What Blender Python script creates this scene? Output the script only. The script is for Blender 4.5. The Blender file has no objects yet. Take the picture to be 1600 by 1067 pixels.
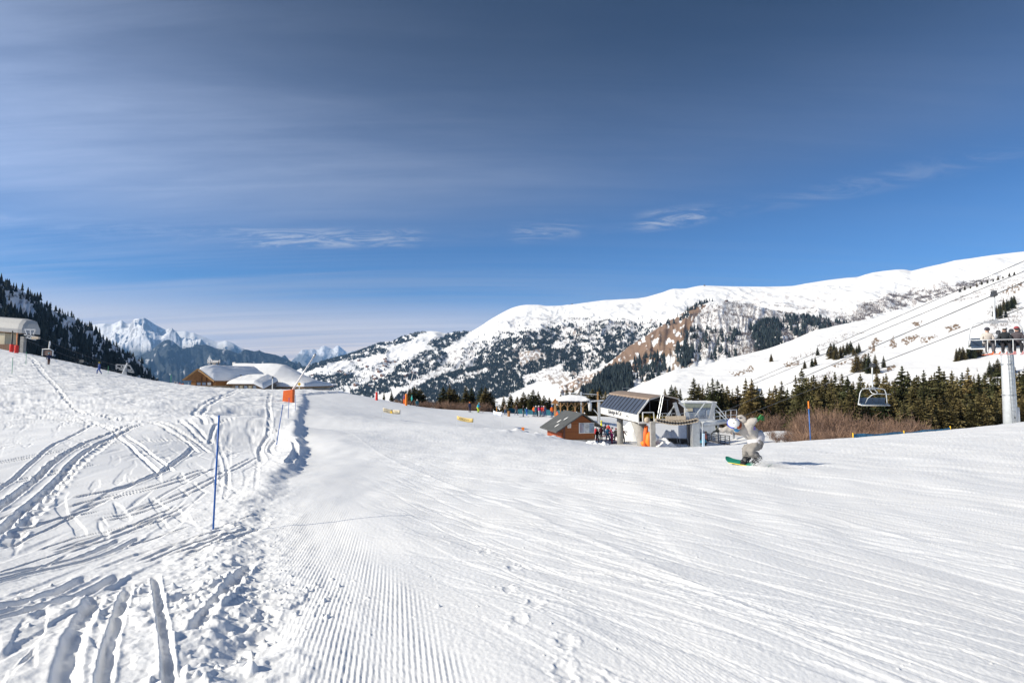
import bpy, math, random
import numpy as np
from mathutils import Vector, Matrix, Euler
random.seed(7); rng = np.random.default_rng(7)
sc = bpy.context.scene
COL = sc.collection
# ------------------------------------------------------------------ camera, sky, sun, exposure
EYE = 2.0                      # eye height over the snow at the photographer's feet
FPX = 889.0                    # focal length in photo pixels (20 mm on full frame)
PITCH = math.radians(3.65)
cam_d = bpy.data.cameras.new("camera"); cam = bpy.data.objects.new("camera", cam_d); COL.objects.link(cam)
cam_d.sensor_width = 36; cam_d.lens = FPX * 36 / 1600; cam_d.clip_start = 0.05; cam_d.clip_end = 60000
cam.location = (0, 0, EYE); cam.rotation_euler = (math.pi / 2 + PITCH, 0, 0)
sc.camera = cam
SUN_EL = math.radians(30); SUN_AZ_VEC = Vector((-0.955, -0.295, 0)).normalized()
sun_d = bpy.data.lights.new("sun", 'SUN'); sun_d.energy = 4.9; sun_d.angle = math.radians(0.5); sun_d.color = (1, 0.92, 0.765)
sun = bpy.data.objects.new("sun", sun_d); COL.objects.link(sun)
to_sun = (SUN_AZ_VEC * math.cos(SUN_EL) + Vector((0, 0, math.sin(SUN_EL))))
sun.rotation_euler = to_sun.to_track_quat('Z', 'Y').to_euler()
w = bpy.data.worlds.new("World"); sc.world = w; w.use_nodes = True
nt = w.node_tree; nt.nodes.clear()
def N(nt, t, **kw):
    n = nt.nodes.new(t)
    for k, v in kw.items():
        if k == 'ins':
            for a, b in v.items(): n.inputs[a].default_value = b
        else: setattr(n, k, v)
    return n
def mth(nt, op, a, b=None, c=None, clamp=False):
    n = nt.nodes.new('ShaderNodeMath'); n.operation = op; n.use_clamp = clamp
    for i, q in enumerate((a, b, c)):
        if q is None: continue
        if isinstance(q, (int, float)): n.inputs[i].default_value = q
        else: nt.links.new(q, n.inputs[i])
    return n.outputs[0]
def mrange(nt, v, a, b, c=0.0, d=1.0, smooth=True):
    n = nt.nodes.new('ShaderNodeMapRange'); n.interpolation_type = 'SMOOTHSTEP' if smooth else 'LINEAR'
    nt.links.new(v, n.inputs[0])
    for i, q in enumerate((a, b, c, d)): n.inputs[1 + i].default_value = q
    return n.outputs[0]
def mixc(nt, fac, a, b, blend='MIX'):
    n = nt.nodes.new('ShaderNodeMix'); n.data_type = 'RGBA'; n.blend_type = blend
    if isinstance(fac, (int, float)): n.inputs[0].default_value = fac
    else: nt.links.new(fac, n.inputs[0])
    for i, q in ((6, a), (7, b)):
        if isinstance(q, tuple): n.inputs[i].default_value = (*q, 1) if len(q) == 3 else q
        else: nt.links.new(q, n.inputs[i])
    return n.outputs[2]
def build_world():
    sky = N(nt, 'ShaderNodeTexSky', sky_type='NISHITA', sun_disc=False)
    sky.sun_elevation = SUN_EL
    # Blender sky: rotation 0 puts the sun on +Y, positive turns it towards +X
    sky.sun_rotation = math.atan2(SUN_AZ_VEC.x, SUN_AZ_VEC.y)
    sky.altitude = 1700; sky.air_density = 1.0; sky.dust_density = 0.4; sky.ozone_density = 1.6
    tc = N(nt, 'ShaderNodeTexCoord'); sp = N(nt, 'ShaderNodeSeparateXYZ'); nt.links.new(tc.outputs['Generated'], sp.inputs[0])
    x, y, z = sp.outputs
    zz = mth(nt, 'ADD', mth(nt, 'MAXIMUM', z, 0.0), 0.10)
    u = mth(nt, 'DIVIDE', x, zz); v = mth(nt, 'DIVIDE', y, zz)
    cv = N(nt, 'ShaderNodeCombineXYZ'); nt.links.new(u, cv.inputs[0]); nt.links.new(v, cv.inputs[1])
    def noise(scale, rot, sx, sy, detail=6, rough=0.55, dist=0.0, off=0.0):
        m = N(nt, 'ShaderNodeMapping'); m.inputs['Rotation'].default_value = (0, 0, rot); m.inputs['Scale'].default_value = (sx, sy, 1)
        m.inputs['Location'].default_value = (off, off * .7, 0)
        nt.links.new(cv.outputs[0], m.inputs[0])
        n = N(nt, 'ShaderNodeTexNoise'); n.inputs['Scale'].default_value = scale; n.inputs['Detail'].default_value = detail
        n.inputs['Roughness'].default_value = rough; n.inputs['Distortion'].default_value = dist
        nt.links.new(m.outputs[0], n.inputs['Vector']); return n.outputs['Fac']
    el = mth(nt, 'ARCSINE', z)                         # elevation in radians
    az = mth(nt, 'ARCTAN2', x, y)
    # thin high veil over most of the sky
    veil_n = mrange(nt, noise(0.55, 0.35, 0.6, 2.2, 7, 0.6, 0.4), 0.30, 0.75)
    fine = mrange(nt, noise(2.2, 0.30, 0.35, 3.2, 8, 0.62, 0.5, 3.1), 0.35, 0.72)
    # clear band rising to the right, above the horizon haze
    edge = mth(nt, 'ADD', mth(nt, 'MULTIPLY', az, 0.06), 0.250)
    d = mth(nt, 'SUBTRACT', el, edge)
    above = mrange(nt, d, -0.035, 0.10)
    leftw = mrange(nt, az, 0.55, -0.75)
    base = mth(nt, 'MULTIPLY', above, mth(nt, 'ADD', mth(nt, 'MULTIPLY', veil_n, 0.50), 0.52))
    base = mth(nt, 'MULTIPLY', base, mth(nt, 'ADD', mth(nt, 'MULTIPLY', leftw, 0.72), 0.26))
    topfade = mrange(nt, el, 0.20, 0.62, 1.0, 0.20)
    base = mth(nt, 'MULTIPLY', base, topfade)
    veil = mth(nt, 'MULTIPLY', base, mth(nt, 'ADD', mth(nt, 'MULTIPLY', fine, 0.24), 0.80))
    # lower streaks close to the horizon
    low = mrange(nt, noise(1.1, 0.10, 0.22, 2.6, 7, 0.6, 0.3, 7.7), 0.40, 0.68)
    lowm = mth(nt, 'MULTIPLY', mrange(nt, el, 0.28, 0.10), mth(nt, 'MULTIPLY', low, mrange(nt, az, .5, -.5, .30, .62)))
    # wispy bright band on the lower rim of the veil
    rim = mth(nt, 'MULTIPLY', mrange(nt, d, -0.022, -0.004), mrange(nt, d, 0.024, 0.0))
    wn = mrange(nt, noise(3.4, 0.75, 0.8, 2.2, 10, 0.70, 1.8, 1.3), 0.40, 0.66)
    wp = mrange(nt, noise(0.9, 0.0, 1.0, 0.5, 3, 0.5, 0.2, 5.3), 0.38, 0.58)
    rim = mth(nt, 'MULTIPLY', rim, mth(nt, 'MULTIPLY', wn, mth(nt, 'ADD', 0.45, mth(nt, 'MULTIPLY', wp, 0.45))))
    win = 0.16
    for (a0, a1, a2, a3, k) in ((-.50, -.40, -.22, -.12, 1.3), (-.02, .03, .09, .14, .95), (.20, .25, .30, .36, 1.2), (.42, .52, .62, .78, .12)):
        win = mth(nt, 'ADD', win, mth(nt, 'MULTIPLY', mth(nt, 'MULTIPLY', mrange(nt, az, a0, a1), mrange(nt, az, a3, a2)), k))
    rim = mth(nt, 'MULTIPLY', rim, win)
    warm = mrange(nt, el, 0.155, 0.035, 0.0, 1.0); warm = mth(nt, 'MULTIPLY', warm, mrange(nt, az, 0.35, -0.15, 0.22, 0.85))
    deep = mrange(nt, el, 0.12, 0.60, 1.0, 0.32)
    dcol = N(nt, 'ShaderNodeCombineColor'); [nt.links.new(deep, dcol.inputs[i]) for i in range(3)]
    sk = mixc(nt, 1.0, mixc(nt, 1.0, sky.outputs[0], SKY_TINT, 'MULTIPLY'), dcol.outputs[0], 'MULTIPLY')
    hz = mixc(nt, warm, sk, HORIZON)
    f = mth(nt, 'MINIMUM', mth(nt, 'ADD', mth(nt, 'ADD', veil, lowm), rim), 0.9)
    dt = N(nt, 'ShaderNodeVectorMath', operation='DOT_PRODUCT'); nt.links.new(tc.outputs['Generated'], dt.inputs[0]); dt.inputs[1].default_value = tuple(to_sun)
    glow = mth(nt, 'ADD', 1.0, mth(nt, 'MULTIPLY', mth(nt, 'POWER', mth(nt, 'MAXIMUM', dt.outputs['Value'], 0.0), 2.0), 3.2))  # brightening added to the unseen veil near the sun, lifting fill light on snow
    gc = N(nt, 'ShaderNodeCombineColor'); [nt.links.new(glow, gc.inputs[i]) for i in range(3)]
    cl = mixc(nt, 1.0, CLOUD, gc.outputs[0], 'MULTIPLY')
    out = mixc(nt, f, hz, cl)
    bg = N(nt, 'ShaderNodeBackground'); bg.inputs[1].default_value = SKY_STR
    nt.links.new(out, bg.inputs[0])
    o = N(nt, 'ShaderNodeOutputWorld'); nt.links.new(bg.outputs[0], o.inputs[0])
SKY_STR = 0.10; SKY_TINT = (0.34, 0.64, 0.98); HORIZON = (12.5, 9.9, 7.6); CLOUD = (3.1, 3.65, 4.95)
build_world()
sc.view_settings.view_transform = 'Standard'; sc.view_settings.look = 'None'
sc.view_settings.gamma = 1; sc.view_settings.use_curve_mapping = False
sc.view_settings.exposure = 0.30
sc.cycles.max_bounces = 5; sc.cycles.volume_bounces = 0; sc.cycles.transparent_max_bounces = 8
sc.cycles.diffuse_bounces = 3; sc.cycles.glossy_bounces = 2; sc.cycles.transmission_bounces = 2
sc.cycles.use_denoising = True

# ------------------------------------------------------------------ helpers
CP, SP = math.cos(PITCH), math.sin(PITCH)
def P(px, py, Y):
    """point at forward distance Y seen at photo pixel (px, py)"""
    u = (px - 800) / FPX; v = (533.5 - py) / FPX
    dy = CP - v * SP; dz = SP + v * CP
    k = Y / dy
    return Vector((u * k, Y, EYE + dz * k))
def PA(px, py, Y):
    u = (np.asarray(px, float) - 800) / FPX; v = (533.5 - np.asarray(py, float)) / FPX
    dy = CP - v * SP; dz = SP + v * CP
    k = Y / dy
    return u * k, Y + 0 * k, EYE + dz * k
def PIX(x, y, z):
    z = z - EYE
    c = y * CP + z * SP; v = -y * SP + z * CP
    return 800 + FPX * x / c, 533.5 - FPX * v / c
_G = np.random.default_rng(11)
_PERM = _G.permutation(4096); _ANG = _G.random(4096) * 2 * np.pi
_GX = np.cos(_ANG); _GY = np.sin(_ANG)
def gn(x, y, seed=0):
    xi = np.floor(x).astype(np.int64); yi = np.floor(y).astype(np.int64)
    fx = x - xi; fy = y - yi
    u = fx * fx * fx * (fx * (fx * 6 - 15) + 10); v = fy * fy * fy * (fy * (fy * 6 - 15) + 10)
    def g(ix, iy, dx, dy):
        h = _PERM[(_PERM[(ix + seed * 131) & 4095] + iy) & 4095]
        return _GX[h] * dx + _GY[h] * dy
    a = g(xi, yi, fx, fy); b = g(xi + 1, yi, fx - 1, fy)
    c = g(xi, yi + 1, fx, fy - 1); d = g(xi + 1, yi + 1, fx - 1, fy - 1)
    return 1.5 * ((a + (b - a) * u) * (1 - v) + (c + (d - c) * u) * v)
def fbm(x, y, o=4, seed=0, g=0.5):
    s = 0; a = 1
    for i in range(o):
        s = s + a * gn(x * 2 ** i, y * 2 ** i, seed + i); a *= g
    return s
def ridged(x, y, o=5, seed=0, g=0.5):
    s = 0; a = 1; wgt = 1
    for i in range(o):
        n = 1 - np.abs(gn(x * 2 ** i, y * 2 ** i, seed + i)) * 1.6
        n = np.clip(n, 0, 1) ** 2
        s = s + a * n * wgt; wgt = np.clip(n * 1.4, 0, 1); a *= g
    return s
def sstep(a, b, x):
    t = np.clip((x - a) / (b - a), 0, 1); return t * t * (3 - 2 * t)
def inpoly(px, py, poly):
    r = np.zeros(px.shape, bool); n = len(poly)
    for i in range(n):
        x1, y1 = poly[i]; x2, y2 = poly[(i + 1) % n]
        if y1 == y2: continue
        c = ((y1 > py) != (y2 > py)) & (px < (x2 - x1) * (py - y1) / (y2 - y1) + x1)
        r ^= c
    return r

def tag(o, label=None, cat=None, group=None, kind=None):
    if label: o['label'] = label
    if cat: o['category'] = cat
    if group: o['group'] = group
    if kind: o['kind'] = kind
    return o
def thing(name, label, cat, loc=(0, 0, 0), rz=0.0, group=None):
    o = bpy.data.objects.new(name, None); COL.objects.link(o); o.location = loc; o.rotation_euler = (0, 0, rz)
    o.empty_display_size = 0.2
    return tag(o, label, cat, group)
MATS = {}
def mat(name, col, rough=0.7, metal=0.0, var=0.12, scale=3.0, bump=0.0, bscale=20.0, rnd=0.0, coord='Object', spec=0.4, attr=None):
    if name in MATS: return MATS[name]
    m = bpy.data.materials.new(name); m.use_nodes = True; t = m.node_tree
    b = t.nodes['Principled BSDF']; b.inputs['Roughness'].default_value = rough; b.inputs['Metallic'].default_value = metal
    b.inputs['Specular IOR Level'].default_value = spec
    tc = t.nodes.new('ShaderNodeTexCoord')
    n = t.nodes.new('ShaderNodeTexNoise'); n.inputs['Scale'].default_value = scale; n.inputs['Detail'].default_value = 4
    t.links.new(tc.outputs[coord], n.inputs['Vector'])
    lo = tuple(c * (1 - var) for c in col); hi = tuple(min(1, c * (1 + var)) for c in col)
    out = mixc(t, mrange(t, n.outputs['Fac'], 0.3, 0.7), lo, hi)
    if rnd:
        oi = t.nodes.new('ShaderNodeObjectInfo')
        hs = t.nodes.new('ShaderNodeHueSaturation')
        t.links.new(mrange(t, oi.outputs['Random'], 0, 1, 0.5 - rnd * 0.10, 0.5 + rnd * 0.05, False), hs.inputs['Hue'])
        t.links.new(mrange(t, oi.outputs['Random'], 0, 1, 1 + rnd * .5, 1 - rnd * .5, False), hs.inputs['Value'])
        t.links.new(out, hs.inputs['Color']); out = hs.outputs[0]
    t.links.new(out, b.inputs['Base Color'])
    if bump:
        n2 = t.nodes.new('ShaderNodeTexNoise'); n2.inputs['Scale'].default_value = bscale; n2.inputs['Detail'].default_value = 5
        t.links.new(tc.outputs[coord], n2.inputs['Vector'])
        bp = t.nodes.new('ShaderNodeBump'); bp.inputs['Strength'].default_value = bump; bp.inputs['Distance'].default_value = 0.05
        t.links.new(n2.outputs['Fac'], bp.inputs['Height']); t.links.new(bp.outputs[0], b.inputs['Normal'])
    MATS[name] = m; return m
def plank_mat(name, c1, c2, axis='Z', n=7.0):
    m = bpy.data.materials.new(name); m.use_nodes = True; t = m.node_tree; b = t.nodes['Principled BSDF']
    b.inputs['Roughness'].default_value = 0.75; b.inputs['Specular IOR Level'].default_value = 0.25
    tc = t.nodes.new('ShaderNodeTexCoord'); sp = t.nodes.new('ShaderNodeSeparateXYZ'); t.links.new(tc.outputs['Object'], sp.inputs[0])
    ax = sp.outputs['XYZ'.index(axis)]
    s = mth(t, 'MULTIPLY', ax, n); fr = mth(t, 'FRACT', s); fl = mth(t, 'FLOOR', s)
    wn = t.nodes.new('ShaderNodeTexWhiteNoise'); wn.noise_dimensions = '1D'; t.links.new(fl, wn.inputs['W'])
    ns = t.nodes.new('ShaderNodeTexNoise'); ns.inputs['Scale'].default_value = 6; ns.inputs['Detail'].default_value = 6
    t.links.new(tc.outputs['Object'], ns.inputs['Vector'])
    f = mth(t, 'ADD', mth(t, 'MULTIPLY', wn.outputs[0], 0.55), mth(t, 'MULTIPLY', ns.outputs['Fac'], 0.45))
    base = mixc(t, f, c1, c2)
    gap = mth(t, 'LESS_THAN', fr, 0.09)
    base = mixc(t, gap, base, tuple(c * 0.35 for c in c1))
    t.links.new(base, b.inputs['Base Color']); MATS[name] = m; return m

class MB:
    def __init__(s): s.v = []; s.f = []; s.m = []; s.cur = 0
    def add(s, vs, fs):
        o = len(s.v); s.v += [tuple(q) for q in vs]; s.f += [tuple(i + o for i in f) for f in fs]; s.m += [s.cur] * len(fs); return s
    def box(s, c, size, R=None):
        c = Vector(c); a, b, d = (q / 2 for q in size); R = R or Matrix.Identity(3)
        vs = [c + R @ Vector((sx * a, sy * b, sz * d)) for sx in (-1, 1) for sy in (-1, 1) for sz in (-1, 1)]
        return s.add(vs, [(0, 1, 3, 2), (4, 6, 7, 5), (0, 4, 5, 1), (2, 3, 7, 6), (0, 2, 6, 4), (1, 5, 7, 3)])
    def bar(s, a, b, w, h, up=(0, 0, 1)):
        a, b = Vector(a), Vector(b); y = (b - a).normalized(); upv = Vector(up)
        if abs(y.dot(upv)) > 0.98: upv = Vector((1, 0, 0))
        x = y.cross(upv).normalized(); z = x.cross(y)
        R = Matrix((x, y, z)).transposed()
        return s.box((a + b) / 2, (w, (b - a).length, h), R)
    def path(s, pts, r, n=6, cap=True):
        pts = [Vector(p) for p in pts]; k = len(pts); rs = r if isinstance(r, (list, tuple)) else [r] * k
        rings = []; prev = None
        for i, p in enumerate(pts):
            d = (pts[min(i + 1, k - 1)] - pts[max(i - 1, 0)]).normalized()
            if prev is None:
                u = Vector((0, 0, 1)) if abs(d.z) < 0.9 else Vector((1, 0, 0))
                prev = d.cross(u).normalized()
            x = (prev - d * prev.dot(d)).normalized(); prev = x; y = d.cross(x)
            rings.append([p + (x * math.cos(2 * math.pi * j / n) + y * math.sin(2 * math.pi * j / n)) * rs[i] for j in range(n)])
        vs = [q for r_ in rings for q in r_]; fs = []
        for i in range(k - 1):
            for j in range(n):
                a = i * n + j; b = i * n + (j + 1) % n
                fs.append((a, b, b + n, a + n))
        if cap: fs.append(tuple(range(n - 1, -1, -1))); fs.append(tuple(range((k - 1) * n, k * n)))
        return s.add(vs, fs)
    def tube(s, a, b, r0, r1=None, n=8): return s.path([a, b], [r0, r0 if r1 is None else r1], n)
    def prism(s, poly, ax, depth):
        """closed polygon of 3D points extruded by vector ax*depth"""
        n = len(poly); d = Vector(ax) * depth
        vs = [Vector(p) for p in poly] + [Vector(p) + d for p in poly]
        fs = [tuple(range(n - 1, -1, -1)), tuple(range(n, 2 * n))] + [(i, (i + 1) % n, (i + 1) % n + n, i + n) for i in range(n)]
        return s.add(vs, fs)
    def ell(s, c, rad, n=12, m=8, R=None, zmin=-1.0, zmax=1.0):
        c = Vector(c); R = R or Matrix.Identity(3); vs = []; fs = []
        t0 = math.asin(max(-1, zmin)); t1 = math.asin(min(1, zmax))
        for i in range(m + 1):
            t = t0 + (t1 - t0) * i / m
            for j in range(n):
                p = 2 * math.pi * j / n
                vs.append(c + R @ Vector((rad[0] * math.cos(t) * math.cos(p), rad[1] * math.cos(t) * math.sin(p), rad[2] * math.sin(t))))
        for i in range(m):
            for j in range(n):
                a = i * n + j; b = i * n + (j + 1) % n; fs.append((a, b, b + n, a + n))
        fs.append(tuple(range(n - 1, -1, -1))); fs.append(tuple(range(m * n, (m + 1) * n)))
        return s.add(vs, fs)
    def build(s, name, mats, parent=None, smooth=False, bevel=0.0, local=False):
        org = Vector((0, 0, 0))
        if parent is not None and not local:
            r = parent
            while r.parent: r = r.parent
            org = r.location
        me = bpy.data.meshes.new(name)
        me.from_pydata([tuple(Vector(v) - org) for v in s.v], [], s.f)
        if not isinstance(mats, (list, tuple)): mats = [mats]
        for m in mats: me.materials.append(m)
        if len(mats) > 1: me.polygons.foreach_set('material_index', s.m)
        if smooth: me.polygons.foreach_set('use_smooth', [True] * len(s.f))
        me.validate(); me.update()
        o = bpy.data.objects.new(name, me); COL.objects.link(o)
        if parent is not None: o.parent = parent
        if bevel:
            b = o.modifiers.new('bevel', 'BEVEL'); b.width = bevel; b.segments = 2; b.limit_method = 'ANGLE'
        return o
def np_mesh(name, V, F, mats, smooth=True, cols=None, nper=4):
    me = bpy.data.meshes.new(name)
    nv, nf = len(V), len(F)
    me.vertices.add(nv); me.vertices.foreach_set('co', np.ascontiguousarray(V, np.float32).ravel())
    me.loops.add(nf * nper); me.loops.foreach_set('vertex_index', np.ascontiguousarray(F, np.int32).ravel())
    me.polygons.add(nf); me.polygons.foreach_set('loop_start', np.arange(0, nf * nper, nper, dtype=np.int32))
    me.polygons.foreach_set('use_smooth', np.full(nf, smooth))
    for m in mats: me.materials.append(m)
    if cols is not None:
        at = me.color_attributes.new('Col', 'FLOAT_COLOR', 'POINT')
        c4 = np.ones((nv, 4), np.float32); c4[:, :3] = cols; at.data.foreach_set('color', c4.ravel())
    me.update(calc_edges=True); me.validate()
    o = bpy.data.objects.new(name, me); COL.objects.link(o); return o
def grid_faces(nr, nc):
    i = np.arange(nr - 1)[:, None] * nc + np.arange(nc - 1)[None, :]
    return np.stack([i, i + 1, i + nc + 1, i + nc], -1).reshape(-1, 4)
def text_mesh(name, s, size, mats, parent, origin, xdir, updir, extrude=0.01, align='LEFT', xs=1.0, bold=0.0):
    cu = bpy.data.curves.new(name, 'FONT'); cu.body = s; cu.size = size; cu.extrude = extrude; cu.align_x = align; cu.offset = bold
    tmp = bpy.data.objects.new('tmp_text', cu); COL.objects.link(tmp)
    dg = bpy.context.evaluated_depsgraph_get(); dg.update()
    me = bpy.data.meshes.new_from_object(tmp.evaluated_get(dg)); COL.objects.unlink(tmp); bpy.data.objects.remove(tmp); bpy.data.curves.remove(cu)
    x = Vector(xdir).normalized(); u = Vector(updir); u = (u - x * u.dot(x)).normalized(); n = x.cross(u)
    r = parent
    while r.parent: r = r.parent
    for v in me.vertices:
        c = v.co.copy(); v.co = Vector(origin) - r.location + x * c.x * xs + u * c.y + n * c.z
    me.materials.clear(); me.materials.append(mats)
    o = bpy.data.objects.new(name, me); COL.objects.link(o); o.parent = parent; return o
# ------------------------------------------------------------------ the near snow: one sheet
CTRL = [(800,1067,3.75),(0,1067,3.85),(400,1067,3.8),(1200,1067,3.8),(1600,1067,3.95),
 (335,836,8.6),(0,850,8.2),(0,700,21),(0,640,38),(0,600,58),(0,572,80),(0,547,106),(-250,700,20),(-250,600,52),(-250,540,90),
 (75,567,88),(155,588,82),(250,599,98),(150,620,50),(150,700,20),(300,640,42),(300,606,102),(400,613,106),(400,660,30),
 (440,705,25),(450,668,42),(448,632,62),(480,690,25),(470,760,12.5),(500,640,52),(520,613,112),
 (612,656,62),(588,624,96),(640,632,100),(660,637,102),(727,668,60),(700,650,80),(735,644,100),(747,642,105),(800,646,110),(820,650,105),(865,650,100),(905,655,88),
 (600,760,13),(800,760,12.7),(700,700,25),(600,690,27),(800,700,24.5),(800,672,45),
 (870,684,44),(935,697,38),(1000,701,34),(1165,727,15),(1090,698,34),(1250,690,34),(1420,679,36),(1590,664,44),(1750,655,42),(1500,720,15.5),(1400,850,7.8),
 (890,696,66),(960,692,66),(1010,696,60),(1050,699,57),(1090,700,60),(1130,690,62),(1175,684,66),(1215,666,64),(1215,700,48),(950,674,80),(1000,668,92),(1290,706,58),
 (1330,705,60),(1450,702,65),(1600,690,75),(1750,680,75),(1300,694,85),(1500,692,98),(1700,680,100),
 (600,634,135),(700,648,140),(760,652,145),(850,654,145),(1000,656,140),(1200,668,135),(1500,672,140),(1700,665,140),
 (0,553,150),(100,592,160),(200,606,150),(300,613,124),(400,618,128),(480,620,130),(540,620,150),
 (520,650,230),(800,690,230),(1100,695,230),(1500,695,230),(1750,690,230),(250,650,230),(100,640,230),(-250,600,230),(0,610,230)]
cp = np.array([tuple(P(*c)) for c in CTRL] + [(0, 0.6, 0.0), (-1.2, .6, 0.05), (1.2, .6, 0.0)])
def _uv(x, y):
    r = np.maximum(np.hypot(x, y), 0.3); return np.arctan2(x, y) * 1.6, np.log(r)
def _K(u1, v1, u2, v2):
    d2 = (u1[:, None] - u2[None]) ** 2 + (v1[:, None] - v2[None]) ** 2
    return np.sqrt(d2 + 0.02)
cu_, cv_ = _uv(cp[:, 0], cp[:, 1]); n_ = len(cp)
A = np.zeros((n_ + 3, n_ + 3)); A[:n_, :n_] = _K(cu_, cv_, cu_, cv_) + np.eye(n_) * -0.004
A[:n_, n_:] = np.stack([np.ones(n_), cu_, cv_], 1); A[n_:, :n_] = A[:n_, n_:].T
W = np.linalg.solve(A, np.r_[cp[:, 2], 0, 0, 0])
def base_z(x, y):
    x = np.atleast_1d(np.asarray(x, float)); y = np.atleast_1d(np.asarray(y, float)); sh = x.shape
    u, v = _uv(x.ravel(), y.ravel()); out = np.empty(u.size)
    for i in range(0, u.size, 60000):
        s = slice(i, i + 60000)
        out[s] = _K(u[s], v[s], cu_, cv_) @ W[:n_] + W[n_] + W[n_ + 1] * u[s] + W[n_ + 2] * v[s]
    return out.reshape(sh)
def on_ground(px, py, y0=1.5, y1=220):
    """where the sight line through a photo pixel first meets the snow"""
    Y = np.geomspace(y0, y1, 500); x, y, z = PA(np.full(500, px), np.full(500, py), Y)
    g = base_z(x, y); k = np.argmax(z < g)
    if z[k] >= g[k]: k = 499
    return x[k], y[k]
EDGE = [(392,1500),(392,1080),(400,1000),(412,930),(408,870),(410,830),(430,790),(452,755),(474,735),(484,705),(478,680),(477,655),(484,637),(484,627),(478,619)]
ee = np.array([on_ground(*e) for e in EDGE]); ee = ee[np.argsort(ee[:, 1])]
def bank(x, y):
    xe = np.interp(y, ee[:, 1], ee[:, 0])
    xe = xe + 0.18 * gn(y * 0.9, y * 0 + 3.3, 5) + 0.10 * gn(x * 3, y * 3, 6)
    w = np.interp(y, [3, 8, 12, 25, 60], [0.35, 0.5, 0.5, 0.6, 1.0])
    h = np.interp(y, [3, 5, 9, 13, 17, 26, 60, 110], [0.07, 0.07, 0.05, 0.11, 0.23, 0.27, 0.30, 0.25])
    s = sstep(0, 1, (xe - x) / w)
    fade = sstep(118, 100, y)
    lip = np.exp(-(((xe - x) - w * 1.1) / (w * .7)) ** 2) * 0.25
    return h * (s + lip) * fade, (xe - x)
def ground_z(x, y):
    b, _ = bank(np.atleast_1d(np.asarray(x, float)), np.atleast_1d(np.asarray(y, float)))
    return base_z(x, y) + b
def gz(x, y): return float(ground_z([x], [y])[0])
def GP(px, Y):
    x = (px - 800) / FPX * Y; return Vector((x, Y, gz(x, Y)))

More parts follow.
